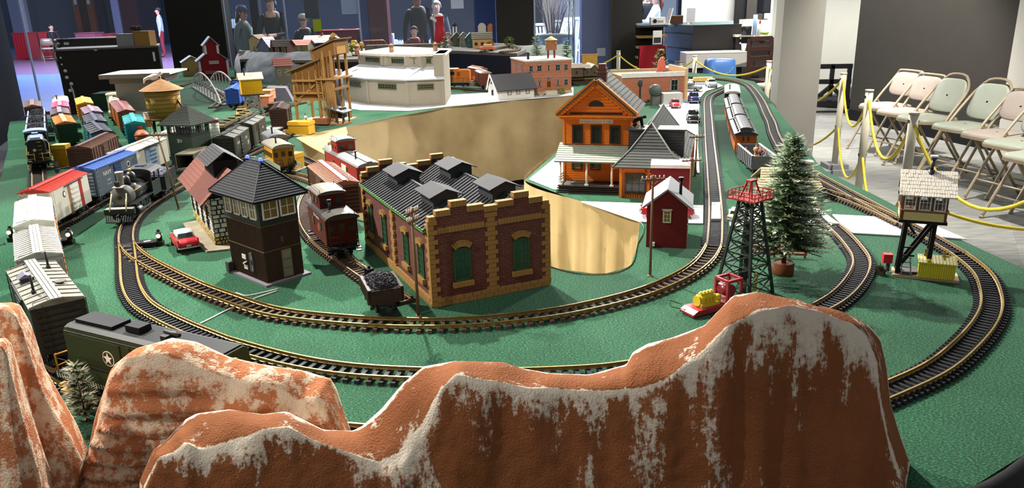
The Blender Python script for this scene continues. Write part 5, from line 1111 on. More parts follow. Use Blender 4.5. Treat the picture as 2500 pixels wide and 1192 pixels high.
# monkey figure on the dormer
def w_of(t, p):
    c, s = math.cos(t.rotation_euler.z), math.sin(t.rotation_euler.z); return V3((t.location.x + c * p[0] - s * p[1], t.location.y + s * p[0] + c * p[1], t.location.z + p[2]))
mk = thing('toy_ape', 'small black-brown toy ape walking on all fours on the station roof', 'toy animal', w_of(st, (.318, wy0 + .145, zt - .0245)), math.radians(10))
b = MB(); b.tube([(-.022, 0, .02), (-.014, 0, .027), (.0, 0, .033), (.012, 0, .037), (.018, 0, .04)], [.006, .009, .0085, .009, .006], 8)
for s in (-1, 1):
    b.tube([(.012, s * .007, .036), (.014, s * .009, .02), (.018, s * .008, .004)], [.005, .004, .003], 6); b.tube([(-.018, s * .006, .022), (-.012, s * .009, .012), (-.02, s * .008, .003)], [.0065, .005, .0035], 6)
b.build('body', mat('#231d1a', .8), mk); MB().ball((.026, 0, .041), .0075, 10, 7, (1.1, .9, .95)).build('head', mat('#2d2420', .8), mk); MB().ball((.032, 0, .039), .0045, 8, 6).build('muzzle', mat('#8a6a50', .8), mk)
for s in (-1, 1): MB().box(.014, .026, s * .008 - .004, s * .008 + .004, 0, .004).box(-.026, -.014, s * .008 - .004, s * .008 + .004, 0, .004).build('hand_and_foot', mat('#b39a80', .8), mk)
# ================================================================ red tool shed and the red building behind it
RED = mat('#6b2022', .6, 0, .06, 40, key='barn_red'); GRR = mat('#8d9094', .6, 0, .06, 40)
H0 = G(1577, 603); sd = thing('tool_shed', 'narrow dark red shed with grey gable roof and one cream window', 'model building', (H0.x, H0.y, T), math.radians(-14))
w, dp, ze, zr = .128, .17, .142, .194
bx('walls', RED, sd, 0, w, 0, dp, 0, ze); MB().prism([(0, ze), (w, ze), (w / 2, zr)], 'y', 0, dp).build('gable', RED, sd)
for x1 in (-.014, w + .014): slope(sd, ((x1, -.012, ze - .008), (x1, dp + .012, ze - .008), (w / 2, dp + .012, zr + .004), (w / 2, -.012, zr + .004)), GRR, 1, .003)
MB().cyl((w * .8, .05, zr - .035), (w * .8, .05, zr + .022), .005, n=10).cyl((w * .8, .05, zr + .022), (w * .8, .05, zr + .03), .009, n=10).build('stove_pipe', BLACK, sd)
win(sd, (w * .5, -.001, .085), 0, .026, .042, CREAM, 2, 3, .004, AMB); cb('window_cap', CREAM, sd, (w * .5, -.004, .129), (.032, .008, .003)); cb('socket_box', '#e6e6e2', sd, (.022, -.005, .012), (.012, .01, .012))
for y in (.04, .11): cb('side_trim', CREAM, sd, (w + .001, y, .05), (.003, .012, .04))
B0 = G(1590, 505); rb_ = thing('flat_roof_store', 'dark red flat-roofed store with a white parapet behind the tool shed', 'model building', (B0.x, B0.y + .02, T), math.radians(-12))
bx('walls', RED, rb_, 0, .145, 0, .12, 0, .15); bx('parapet', WHITEP, rb_, -.003, .148, -.004, .124, .15, .163); win(rb_, (.07, -.001, .05), 0, .04, .06, WHITEP, 2, 2)
# ================================================================ oil derrick
RDM = mat('#9c3a34', .5, 0, .08, 50); GRNB = mat('#1f2a24', .5, .1, .2, 60)
q = G(1816, 714); dk = thing('oil_derrick', 'black lattice oil derrick with a red railed crown platform', 'model tower', (q.x, q.y, T), math.radians(38))
hb, ht_, hz = .054, .0195, .262
def lp(s, k, z): r = hb + (ht_ - hb) * z / hz; return V3((s * r, k * r, z))
for s, k in ((-1, -1), (1, -1), (1, 1), (-1, 1)): MB().bar(lp(s, k, 0), lp(s, k, hz), .0068).build('leg', GRNB, dk)
cs = [(-1, -1), (1, -1), (1, 1), (-1, 1)]; lv = [0, .045, .085, .12, .152, .182, .21, .236, .262]
for i in range(4):
    A, B = cs[i], cs[(i + 1) % 4]
    for j in range(len(lv) - 1):
        z0, z1 = lv[j], lv[j + 1]; MB().bar(lp(*A, z1), lp(*B, z1), .0034).build('girt', GRNB, dk)
        MB().bar(lp(*A, z0), lp(*B, z1), .0028).build('brace', GRNB, dk); MB().bar(lp(*B, z0), lp(*A, z1), .0028).build('brace', GRNB, dk)
cb('drill_pipe', GRNB, dk, (0, 0, .1), (.009, .009, .2)); MB().cyl((-.012, 0, .05), (.012, 0, .05), .012, n=14).build('winch_drum', IRON, dk); cb('gauge', '#b9b23c', dk, (.02, -.02, .03), (.008, .006, .05))
cb('crown_platform', RDM, dk, (0, 0, .266), (.085, .085, .004))
for i in range(4):
    A, B = [V3((a * .041, b * .041, 0)) for a, b in (cs[i], cs[(i + 1) % 4])]
    for z in (.277, .287): MB().bar(A + V3((0, 0, z)), B + V3((0, 0, z)), .0022).build('railing', RDM, dk)
    for k in range(5): p = A.lerp(B, k / 5); MB().bar(p + V3((0, 0, .268)), p + V3((0, 0, .288)), .0018).build('rail_post', RDM, dk)
for s in (-1, 1):
    for k in (-1, 1): MB().bar((s * .02, k * .018, .268), (s * .008, k * .006, .312), .004).build('crown_leg', RDM, dk)
MB().bar((-.014, 0, .312), (.014, 0, .312), .016, .005).build('crown_block', RDM, dk)
# pump engine on a red sled
q = G(1738, 755); pe = thing('pump_engine', 'yellow toy engine and red winch on a red sled beside the derrick', 'toy machine', (q.x, q.y, T), math.radians(28))
RD2 = mat('#94262a', .4, 0, .05, 40); YE = mat('#cdb528', .4, 0, .06, 60); MR = mat('#7a1f2c', .35)
MB().prism([(-.085, .004), (.09, .004), (.09, .012), (.08, .018), (-.07, .018), (-.085, .01)], 'y', -.026, .026).build('sled', RD2, pe)
e = MB().box(-.05, .012, -.016, .016, .018, .026).box(-.046, .0, -.012, .012, .026, .046).box(-.044, -.002, -.006, .006, .046, .052)
for i in range(4): x = -.04 + i * .011; e.cyl((x, .0, .046), (x, 0, .056), .004, n=8).box(x - .003, x + .003, -.015, -.011, .03, .044)
e.cyl((-.05, 0, .034), (-.054, 0, .034), .014, n=14); e.build('engine', YE, pe); MB().ball((.014, -.002, .03), .011, 10, 7).cyl((.014, 0, .018), (.014, 0, .03), .011, n=12).build('pump', YE, pe)
MB().cyl((.045, -.018, .046), (.045, .018, .046), .017, n=18).build('winch_drum', MR, pe)
for s in (-1, 1): MB().bar((.03, s * .022, .016), (.03, s * .022, .075), .006).bar((.075, s * .022, .016), (.075, s * .022, .075), .006).bar((.028, s * .022, .075), (.078, s * .022, .075), .007).build('winch_frame', RD2, pe)
MB().bar((.03, -.022, .075), (.03, .022, .075), .007).bar((.075, -.022, .075), (.075, .022, .075), .007).build('cross_bar', RD2, pe)
MB().tube([(-.08, .01, .012), (-.11, .03, .02), (-.1, .05, .03), (-.06, .05, .01)], .001, 5).tube([(-.03, -.03, .003), (-.05, -.05, .002), (-.02, -.06, .003)], .0015, 5).build('wire', BLACK, pe); cb('plug', '#cfcfca', pe, (-.012, -.035, .004), (.022, .006, .004), .4)
# ================================================================ fir trees
NEED = mat('#64805a', .7, 0, .35, 120, key='fir_needles'); NEED2 = mat('#c0cdae', .7, 0, .25, 120, key='pale_fir_tips'); TRUNK = mat('#4a3a2a', .9); POTM = mat('#6e4028', .7, 0, .2, 60)
def fir(name, label, loc, H, R, tiers, per, nl, pot=None, nm=NEED, lean=0, z0f=.14, group=None, nd=9, shape=1.0, tipm=None):
    t = thing(name, label, 'tree', loc, 0, group); z0 = 0
    if pot: MB().lathe([(pot * .95, 0), (pot, .004), (pot, pot * 1.15), (pot * .93, pot * 1.2), (pot * .9, pot * 1.1)], 22).build('pot', POTM, t); z0 = pot * 1.1
    MB().tube([(0, 0, z0 * .6), (lean * .5, 0, H * .5), (lean, 0, H * .97)], [H * .018, H * .012, H * .003], 6).build('trunk', TRUNK, t)
    mb = MB(); tb_ = MB(); br = MB()
    for k in range(tiers):
        f = k / (tiers - 1); zc = z0 + (H - z0) * (z0f + (1 - z0f) * f); rr = R * ((1 - f) ** shape * .93 + .07)
        for i in range(max(3, int(per * (1 - f * .55)))):
            a = rnd(0, 2 * PI); r = rr * rnd(.75, 1.12); up_ = rnd(-.1, .35); z = zc + rnd(-.02, .02) * H; o = V3((lean * f, 0, z)); d = V3((math.cos(a), math.sin(a), up_ * .6)).normalized()
            s = V3((-d.y, d.x, 0)).normalized(); tip = o + d * r
            br.bar(o, tip, H * .003)
            nn = max(4, int(nd * (r / R + .35)))
            for j in range(nn):
                p = o.lerp(tip, .22 + .8 * j / nn); L_ = nl * rnd(.7, 1.2) * (1.1 - .4 * j / nn)
                for sg in (-1, 1):
                    e1 = p + (d * .75 + s * sg * rnd(.5, 1) + V3((0, 0, rnd(-.1, .55)))).normalized() * L_; wv = (d * .35 - s * sg).normalized() * L_ * .26
                    (tb_ if (tipm and j > nn * .55 and random.random() < .6) else mb).add([p - wv * .4, e1, p + wv], [(0, 1, 2)])
            for q_ in range(3): e1 = tip + (d + V3((rnd(-.5, .5), rnd(-.5, .5), rnd(-.1, .5)))).normalized() * nl; wv = s * nl * .16; (tb_ if tipm else mb).add([tip - wv, e1, tip + wv], [(0, 1, 2)])
    br.build('branches', TRUNK, t, kind='stuff', fix=False); mb.build('needles', nm, t, kind='stuff', fix=False)
    if tb_.v: tb_.build('needle_tips', tipm, t, kind='stuff', fix=False)
    return t
q = G(1911, 668); fir('potted_fir_tree', 'frosty artificial fir tree in a small brown pot beside the derrick', (q.x, q.y, T), .395, .118, 22, 30, .024, .03, nd=12, shape=.75, tipm=NEED2)
q = G(212, 1030); fir('small_fir', 'dusty little fir sprig between the foam rocks', (q.x, q.y, T), .12, .02, 9, 9, .02, nd=4, shape=.5, nm=mat('#5a6248', .8, 0, .3, 100), tipm=mat('#a8a48c', .8))
# ================================================================ crossing watch tower
WOOD = mat('#6a4a38', .6, 0, .15, 60); YEL = mat('#d6c62a', .45, 0, .05, 40); TAN = mat('#c2a888', .7, 0, .08, 40); SHK = mat('#e2dacb', .8, 0, .15, 90); YCL = mat('#d8c684', .6)
q = G(2178, 676); wt = thing('watchman_tower', 'crossing watchman tower on black stilts with a shake roof and smokestack', 'model tower', (q.x, q.y, T), math.radians(-24))
bx('base_board', TAN, wt, 0, .166, 0, .068, 0, .008)
cb('timber_pad', '#3a322c', wt, (.035, .04, .012), (.055, .05, .008)); cb('step', '#5a534c', wt, (.038, .012, .013), (.024, .014, .01))
legs = [(.018, .052, .03, .045), (.082, .052, .07, .045), (.018, .03, .024, .012), (.085, .03, .08, .012)]
KX = mat('#1e1b1b', .5)
hx0, hx1, hy0, hy1, hz0 = .0, .112, -.012, .075, .165
for (x0, x1, y) in ((.012, .02, .02), (.012, .02, .058), (.086, .09, .02), (.086, .09, .058)): MB().bar((x0, y, .008), (x1, y, hz0), .011).build('stilt', KX, wt)
for y in (.018, .058): MB().bar((.016, y, .03), (.085, y, .158), .008).build('diagonal_brace', KX, wt)
for z in (.06, .085): MB().bar((.014, .018, z), (.05, .018, z + .002), .004).build('cross_tie', KX, wt)
MB().bar((.016, .058, .158), (.046, .04, .12), .005).build('brace', KX, wt)
l = MB()
for s in (-1, 1): l.bar((.034 + s * .012, .002, .01), (.03 + s * .01, .026, .06), .003)
for k in range(4): l.bar((.034 - .012, .004 + k * .006, .018 + k * .012), (.034 + .012, .004 + k * .006, .018 + k * .012), .0025)
l.build('ladder', mat('#8d9092', .5), wt, fix=False)
cb('red_tank', '#c22d34', wt, (-.016, .03, .045), (.024, .02, .026), .2); cb('tank_stand', '#4a4a4c', wt, (-.012, .035, .02), (.01, .01, .03))
tf = MB(); [tf.add([(-.03 + rnd(-.012, .012), .01 + rnd(-.012, .012), 0), (-.03 + rnd(-.02, .02), .01 + rnd(-.02, .02), rnd(.02, .035)), (-.029 + rnd(-.012, .012), .011 + rnd(-.012, .012), 0)], [(0, 1, 2)]) for _ in range(40)]; tf.build('dry_grass', mat('#6d6450', .9), wt, kind='stuff', fix=False)
# yellow bin
bx('bin', YEL, wt, .066, .152, -.002, .04, .008, .052)
for i in range(16): cb('bin_board', YEL, wt, (.068 + i * .0055, -.003, .028), (.0046, .002, .04))
for i in range(8): cb('bin_end_board', YEL, wt, (.065, .001 + i * .0053, .028), (.002, .0044, .04))
MB().prism([(-.008, .05), (.046, .058), (.046, .062), (-.008, .054)], 'x', .06, .156).build('bin_lid', YEL, wt)
for i in range(12): MB().bar((.063 + i * .0082, -.008, .055), (.063 + i * .0082, .046, .063), .0015).build('lid_seam', mat('#b8a91f', .5), wt)
for x in (.085, .13): cb('bin_hinge', '#c9b88a', wt, (x, .044, .063), (.02, .006, .002)); cb('bin_post', '#c99a2c', wt, (x - .004, .05, .062), (.007, .005, .03))
# cabin
bx('cabin_floor', KX, wt, hx0 - .003, hx1 + .003, hy0 - .003, hy1 + .003, hz0, hz0 + .007)
bx('cabin_base', WOOD, wt, hx0, hx1, hy0, hy1, hz0 + .007, hz0 + .034)
for k in range(5): cb('clapboard', YCL, wt, ((hx0 + hx1) / 2, hy0 - .001, hz0 + .0105 + k * .0046), (hx1 - hx0 - .014, .003, .0044), rx=-.15); cb('clapboard', YCL, wt, (hx0 - .001, (hy0 + hy1) / 2, hz0 + .0105 + k * .0046), (.003, hy1 - hy0 - .014, .0044))
cb('sill', '#9a7050', wt, ((hx0 + hx1) / 2, (hy0 + hy1) / 2, hz0 + .0355), (hx1 - hx0 + .008, hy1 - hy0 + .008, .003))
zt2 = hz0 + .082
for x in (hx0 + .004, hx0 + .036, hx0 + .042, hx0 + .07, hx0 + .076, hx1 - .004):
    for y in (hy0 + .003, hy1 - .003): cb('window_post', WOOD, wt, (x, y, hz0 + .06), (.006, .006, .046))
for y in (hy0 + .03, hy0 + .058):
    for x in (hx0 + .003, hx1 - .003): cb('window_post', WOOD, wt, (x, y, hz0 + .06), (.006, .006, .046))
for x in (.02, .056, .092): win(wt, (x, hy0 + .001, hz0 + .037), 0, .029, .044, WHITEP, 3, 2, .0028, GLASS, .0022, mw=.001); win(wt, (x, hy1 - .001, hz0 + .037), PI, .029, .044, WHITEP, 3, 2, .0028, GLASS, .0022, mw=.001)
for y in (hy0 + .018, hy0 + .044, hy0 + .072): win(wt, (hx0 + .001, y, hz0 + .037), -PI / 2, .022, .044, WOOD, 2, 2, .0028, GLASS, .0022, mw=.001)
cb('desk', '#2a2624', wt, (.05, .05, hz0 + .046), (.09, .02, .014)); cb('stove', '#1d1c1c', wt, (.092, .02, hz0 + .048), (.014, .014, .02))
cb('top_plate', WOOD, wt, ((hx0 + hx1) / 2, (hy0 + hy1) / 2, zt2), (hx1 - hx0, hy1 - hy0, .004))
ym = (hy0 + hy1) / 2; a = ((hx0 - .01, hy0 - .014, zt2 - .003), (hx1 + .016, hy0 - .014, zt2 - .003), (hx1 + .016, ym + .004, zt2 + .055), (hx0 - .01, ym + .004, zt2 + .055)); bk = ((hx0 - .01, hy1 + .014, zt2 - .003), (hx1 + .016, hy1 + .014, zt2 - .003), a[2], a[3])
for qd, sh in ((a, True), (bk, False)):
    A, B, C_, D_ = [V3(p) for p in qd]; nr = (B - A).cross(D_ - A).normalized(); nr = nr if nr.z > 0 else -nr
    rf = MB().add([A, B, C_, D_] + [p - nr * .003 for p in (A, B, C_, D_)], [(0, 1, 2, 3), (7, 6, 5, 4), (0, 4, 5, 1), (1, 5, 6, 2), (2, 6, 7, 3), (3, 7, 4, 0)]).build('roof_slope', SHK, wt)
    ang = math.atan2((D_ - A).z, abs((D_ - A).y)) * (1 if D_.y > A.y else -1)
    for r in range(7):
        x = 0; W_ = (B - A).length; t0 = (r + .5) / 7
        while x < W_ - .001:
            w_ = min(rnd(.0042, .0075), W_ - x); p = A.lerp(D_, t0) + V3((x + w_ / 2, 0, 0)) + nr * (.001 + rnd(0, .0008)); cb('shingle', SHK, rf, p, (w_ * .9, (D_ - A).length / 7 * rnd(.92, 1.15), .0018), rx=ang - .05 * (1 if ang > 0 else -1)); x += w_
MB().cyl((.064, ym, zt2 + .035), (.064, ym, zt2 + .06), .008, n=14).cyl((.064, ym, zt2 + .06), (.066, ym, zt2 + .088), .0042, n=10).cyl((.066, ym, zt2 + .088), (.066, ym, zt2 + .095), .0075, n=10).build('smokestack', mat('#23242c', .4), wt); cb('stack_cap', '#c9c9cf', wt, (.066, ym, zt2 + .097), (.018, .018, .004))
# ================================================================ hut behind the fir tree
BRS = mat('#a89878', .8, 0, .18, 60); q = G(1862, 488)
hu = thing('burlap_hut', 'low hut with a tan shingle roof and stone chimney behind the fir tree', 'model building', (q.x, q.y, T), math.radians(-8))
bx('walls', mat('#8d8068', .8, 0, .2, 40), hu, 0, .2, 0, .16, 0, .06)
for y1 in (-.02, .18): slope(hu, ((-.02, y1, .055), (.22, y1, .055), (.2, .08, .115), (0, .08, .115)), BRS, 8, .003)
cb('chimney', '#a8946c', hu, (.165, .05, .11), (.042, .03, .06)); cb('chimney_cap', '#ddd2b4', hu, (.165, .05, .143), (.052, .04, .008))
fl = thing('burlap_ramp', 'tan burlap-covered ramp board beside the road under the fir branches', 'ramp', (0, 0, 0))
pts4 = [G(1976, 505), G(1988, 522), G(2008, 520), G(1980, 480)]; MB().add([(p.x, p.y, T + .001) for p in pts4] + [(pts4[i].x, pts4[i].y, T + (.001 if i in (1, 2) else .035)) for i in range(4)], [(3, 2, 1, 0), (4, 5, 6, 7), (0, 1, 5, 4), (1, 2, 6, 5), (2, 3, 7, 6), (3, 0, 4, 7)]).build('ramp', BRS, fl)
# red bench frame under the tree
q = G(1890, 628); rf_ = thing('red_fence', 'low red toy plank fence behind the potted fir tree', 'fence', (q.x, q.y, T), math.radians(-12))
for k in range(3): cb('plank', '#b5563e', rf_, (0, 0, .012 + k * .011), (.19, .004, .007))
for k in range(5): cb('fence_post', '#a44a36', rf_, (-.09 + k * .045, .004, .02), (.006, .004, .04))
# ================================================================ telegraph poles
POLE = mat('#7a5f48', .85, 0, .2, 60, stretch=(1, 1, .15)); INS = mat('#c9b8a8', .4)
def pole(px, py, h, arms, rz, label, aw=.075, r=.0042, lean=0, z=T, m=POLE):
    q = G(px, py, z); t = thing('telegraph_pole', label, 'telegraph pole', (q.x, q.y, z), math.radians(rz), 'model telegraph poles')
    MB().cyl((0, 0, 0), (lean, 0, h), r, r * .8, n=8).build('pole', m, t); MB().lathe([(r * 2.2, 0), (r * 2.0, .002), (r, .003)], 10).build('foot', m, t)
    for i in range(arms):
        zz = h - .012 - i * .022; x = lean * zz / h; cb('cross_arm', m, t, (x, -.003, zz), (aw, .004, .005))
        for s in (-1, 1): MB().bar((x + s * aw * .25, -.003, zz - .002), (x, -.002, zz - .018), .002).build('arm_brace', m, t)
        for k in range(6): MB().lathe([(.0016, 0), (.0026, .003), (.0022, .007), (.001, .009)], 8, (x - aw * .45 + aw * .9 * k / 5, -.003, zz + .0025)).build('insulator', INS, t)
pole(1022, 772, .292, 2, 60, 'tall telegraph pole in front of the brick engine house corner', .05)
pole(1587, 674, .3, 1, 8, 'tall telegraph pole in front of the red tool shed', .07)
pole(1683, 510, .2, 1, 5, 'telegraph pole rising behind the flat-roofed red store', .075)
pole(1697, 430, .19, 1, 5, 'telegraph pole beside the station dormer', .07)
pole(437, 512, .32, 1, 8, 'leaning telegraph pole beside the steam engine', .075, lean=-.035)
pole(385, 345, .19, 1, 10, 'telegraph pole in front of the ochre water tower', .075, lean=-.03)
pole(1626, 235, .22, 2, 5, 'telegraph pole at the shop front corner', .075, r=.004)
pole(1656, 222, .26, 3, 5, 'telegraph pole with three cross arms at the yellow building', .085, r=.004)
# ================================================================ toy cars
def car(px, py, rz, label, body, top=None, L=.19, z=T + .006, style='sedan', name='toy_car', glass=MODELGLASS):
    q = G(px, py, z); t = thing(name, label, 'toy car', (q.x, q.y, z), math.radians(rz), 'toy cars'); k = L / .19; m = P2(mat(body, .25, 0, .03, 30)); tm = P2(mat(top, .25, 0, .03, 30)) if top else m; CR = mat('#c4c6c8', .2, .8)
    old = style == 'old'
    prof = [(-.092, .016), (-.095, .03), (-.092, .042), (-.06, .045), (-.03, .046), (.03, .046), (.07, .042), (.093, .036), (.095, .022), (.09, .014)] if not old else [(-.08, .016), (-.09, .025), (-.088, .04), (-.05, .048), (.02, .05), (.06, .046), (.085, .04), (.088, .022), (.085, .014)]
    rows = []
    for y, s in ((-.037, .84), (-.034, .97), (-.02, 1.0), (0, 1.02), (.02, 1.0), (.034, .97), (.037, .84)): rows.append([(x * k * (1 if abs(y) < .03 else .985), y * k, (.014 + (z_ - .014) * s) * k) for x, z_ in prof])
    mb = MB().grid(rows, True, True); n = len(prof); mb.f += [tuple(range(n)), tuple(reversed(range(6 * n, 7 * n)))]; mb.sm += [False, False]; mb.build('body', m, t)
    cp = [(-.055, .044), (-.036, .066), (-.01, .071), (.012, .068), (.036, .045)] if not old else [(-.07, .044), (-.058, .066), (-.02, .074), (.008, .07), (.018, .048)]
    rows = [[(x * k, y * k, (.044 + (z_ - .044) * s) * k) for x, z_ in cp] for y, s in ((-.031, .55), (-.0285, .93), (0, 1.0), (.0285, .93), (.031, .55))]
    mb = MB().grid(rows, True, True); n = 5; mb.f += [tuple(range(n)), tuple(reversed(range(4 * n, 5 * n)))]; mb.sm += [False, False]; mb.build('roof', tm, t)
    gl = MB(); e = .0012
    def quad(pts): gl.add([V3(p) * k for p in pts], [(0, 1, 2, 3)])
    a, b_, c, d = cp[0], cp[1], cp[3], cp[4]
    def lerp(p, q_, f): return (p[0] + (q_[0] - p[0]) * f, p[1] + (q_[1] - p[1]) * f)
    for (p, q_, sg) in ((a, b_, -1), (d, c, 1)):
        l0, l1 = lerp(p, q_, .15), lerp(p, q_, .82); quad([(l0[0] + sg * e, -.026, l0[1]), (l0[0] + sg * e, .026, l0[1]), (l1[0] + sg * e, .024, l1[1]), (l1[0] + sg * e, -.024, l1[1])])
    for s in (-1, 1): quad([(a[0] * .75, s * .0318, .047), (d[0] * .75, s * .0318, .047), (c[0] * .9, s * .0302, .062), (b_[0] * .9, s * .0302, .062)])
    gl.build('windows', glass, t, fix=False)
    for x in (-.056, .058):
        for s in (-1, 1):
            w = MB().cyl((x * k, s * .03 * k, .014 * k), (x * k, s * .0385 * k, .014 * k), .0145 * k, n=16).build('wheel', BLACK, t); MB().cyl((x * k, s * .0385 * k, .014 * k), (x * k, s * .0392 * k, .014 * k), .007 * k, n=12).build('hubcap', CR, w)
    for x in (-.096, .096): MB().tube([(x * .97 * k, -.037 * k, .02 * k), (x * 1.02 * k, -.02 * k, .02 * k), (x * 1.02 * k, .02 * k, .02 * k), (x * .97 * k, .037 * k, .02 * k)], .0035 * k, 6).build('bumper', CR, t)
    for s in (-1, 1): MB().cyl((.09 * k, s * .028 * k, .032 * k), (.0955 * k, s * .028 * k, .032 * k), .005 * k, n=10).build('headlight', CR, t); cb('tail_light', '#8a1414', t, (-.0945 * k, s * .03 * k, .033 * k), (.003, .008 * k, .005 * k))
    cb('number_plate', '#d8d4c4', t, (-.0965 * k, 0, .028 * k), (.0015, .016 * k, .006 * k))
    if style == 'fins':
        for s in (-1, 1): MB().prism([(-.1, .03), (-.098, .052), (-.045, .045), (-.045, .035)], 'y', min(s * .031, s * .036), max(s * .031, s * .036)).xf(Matrix.Scale(k, 4)).build('tail_fin', m, t)
    if style == 'old':
        for s in (-1, 1):
            for x in (-.058, .056): MB().ball((x * k, s * .031 * k, .024 * k), .02 * k, 10, 7, (1.2, .45, .8)).build('fender', m, t)
    return t
car(452, 602, 122, 'red toy sedan with a white roof and tail fins, near the switch tower', '#c22b35', '#e8e6e2', .175, T + .0003, 'fins')
car(1628, 528, -8, 'red toy convertible on the road behind the red tool shed', '#c2303a', None, .19, T + .006)
car(1800, 535, 60, 'cream toy jalopy on the road beside the derrick', '#c9c2a8', None, .12, T + .006, 'old')
car(1694, 250, -97, 'dark blue old toy coupe driving on the white road', '#23235c', None, .2, T + .006, 'old')
car(1692, 297, -100, 'black old toy car beside the station roof on the white road', '#1d1d20', None, .2, T + .006, 'old')
car(1656, 234, -80, 'dark green army toy car on the white road', '#2e3a2c', None, .19, T + .006, 'old')
car(1684, 222, -30, 'silver grey toy roadster on the white road', '#9a9ca0', None, .2, T + .006)
car(1736, 212, -95, 'white toy sedan on the far bend of the road', '#dfdcdc', None, .2, T + .006)
car(1648, 262, -95, 'red toy car tucked beside the station wing roof', '#b5323a', None, .17, T + .006)
car(1672, 208, -60, 'white toy car parked by the yellow shop', '#d2d6d4', None, .17, T + .006)
q = G(1712, 206); tt = thing('hay_truck', 'toy stake truck with a yellow load at the far bend', 'toy truck', (q.x, q.y, T + .006), math.radians(170), 'toy cars')
bx('chassis', BLACK, tt, -.1, .1, -.03, .03, .014, .022); bx('load', mat('#c9a860', .9, 0, .2, 60), tt, -.1, .045, -.034, .034, .022, .06); MB().prism([(.05, .022), (.1, .022), (.1, .036), (.08, .04), (.075, .06), (.05, .06)], 'y', -.03, .03).build('cab', mat('#c9b070', .5), tt); w = MB(); [w.cyl((x, y, .013), (x, y + .008, .013), .014, n=12) for x in (-.06, .075) for y in (-.038, .03)]; w.build('wheels', BLACK, tt, kind='stuff')
# ================================================================ small electrical things
YB = mat('#d9a627', .45, 0, .05, 40); WIRE = mat('#d8d6cf', .5)
def ybox(px, py, rz, label, w=.12, d=.085, h=.06):
    q = G(px, py); t = thing('control_box', label, 'electrical box', (q.x, q.y, T), math.radians(rz)); bx('case', YB, t, -w / 2, w / 2, -d / 2, d / 2, .004, h); MB().prism([(-d / 2 - .006, h), (d / 2 + .006, h), (d / 2, h + .022), (-d / 2, h + .022)], 'x', -w / 2 - .004, w / 2 + .004).build('lid', YB, t); bx('base_plate', WHITEP, t, -w / 2 - .012, w / 2 + .012, -d / 2 - .012, d / 2 + .012, .0004, .004)
    bx('ledge', YB, t, -w / 2 - .04, -w / 2, -d / 2, d / 2, .004, h * .6)
    for k in range(4): MB().tube([(-w / 2 - .02, -d / 2 + .02 * k, h * .5), (-w / 2 - .06, -d / 2 + .015 * k - .02, .02 + .01 * k), (-w / 2 - .05 + .02 * k, -d / 2 - .05, .006), (-w / 2 + .03 * k, -d / 2 - .03, .004)], .0028, 6).build('cable', WIRE, t)
    return t
ybox(708, 412, -20, 'yellow control box with white cables beside the yellow coach')
ybox(738, 328, -12, 'yellow control box with white cables beside the coaling tower', .14, .09, .065)
q = G(158, 405); t = thing('control_box', 'mustard box standing at the end of the brown ribbed boxcar', 'electrical box', (q.x, q.y, T), math.radians(5)); bx('case', mat('#c28a1e', .5), t, -.035, .035, -.03, .03, 0, .095); bx('lid', YB, t, -.037, .037, -.032, .032, .095, .118); cb('label_plate', '#b9b9e0', t, (-.03, -.034, .015), (.03, .003, .028))
def signal(px, py, rz, label, base=True):
    q = G(px, py); t = thing('signal_lamp', label, 'lamp', (q.x, q.y, T), math.radians(rz)); 
    if base: bx('machine_box', BLACK, t, -.05, .012, -.022, .022, 0, .018); cb('white_mark', '#e6e4dc', t, (-.022, 0, .0185), (.022, .01, .001), .5)
    bx('stand', IRON, t, .008, .03, -.012, .012, 0, .016); MB().cyl((.019, 0, .016), (.019, 0, .05), .009, n=10).cyl((.019, 0, .05), (.019, 0, .058), .005, n=8).build('lamp_body', IRON, t)
    for s, an in ((1, 0), (-1, 0)): MB().cyl((.019, s * .008, .036), (.019, s * .0125, .036), .0068, n=12).build('lens', mat('#ffd9a0', .2, 0, 0, emit=3, key='signal_lens'), t)
    MB().tube([(.03, 0, .004), (.05, -.02, .002), (.07, -.015, .002)], .0015, 5).tube([(.0, -.022, .004), (.02, -.04, .002), (-.02, -.05, .002)], .0015, 5).build('wire', IRON, t); return t
signal(378, 600, 10, 'black track signal lamp and switch machine beside the red and white sedan'); signal(160, 596, 5, 'black track signal lamp and switch machine beside the long freight train'); signal(18, 590, 0, 'black signal lamp at the outer side of the white boxcar', False)
q = G(441, 470); t = thing('signal_lamp', 'tiny amber lamp on the leaning telegraph pole', 'lamp', (q.x, q.y - .012, T + .06)); MB().ball((0, 0, 0), .007, 10, 7).build('bulb', mat('#c98a2c', .3), t); MB().cyl((0, .003, 0), (0, .012, 0), .003).build('socket', IRON, t)
def wire(label, px, r=.0016, m=WIRE, z=T + .002):
    pts = spline([G(x, y, z) for x, y in px], .01); o = MB().tube(pts, r, 6).build('wire', m); tag(o, label, 'wire')
wire('white cable pair running from the switch tower under the brass track', [(680, 705), (640, 715), (600, 722), (575, 715), (565, 722), (580, 728)], .0018)
wire('white cable crossing under the brass track toward the olive diesel', [(678, 710), (620, 730), (560, 755), (500, 785), (470, 798), (460, 785), (445, 783)], .0022)
wire('thin white wire lying beside the mustard box', [(135, 413), (150, 410), (170, 406)], .0015)
bb = thing('track_bumper', 'black track-end lamp block beside the coal gondola', 'track bumper', G(903, 678), math.radians(-50)); bx('block', BLACK, bb, -.012, .012, -.01, .01, .0, .03); bx('white_lens', WHITEP, bb, -.013, -.011, -.005, .005, .014, .026); MB().cyl((0, 0, .03), (0, 0, .038), .004).build('knob', BLACK, bb)
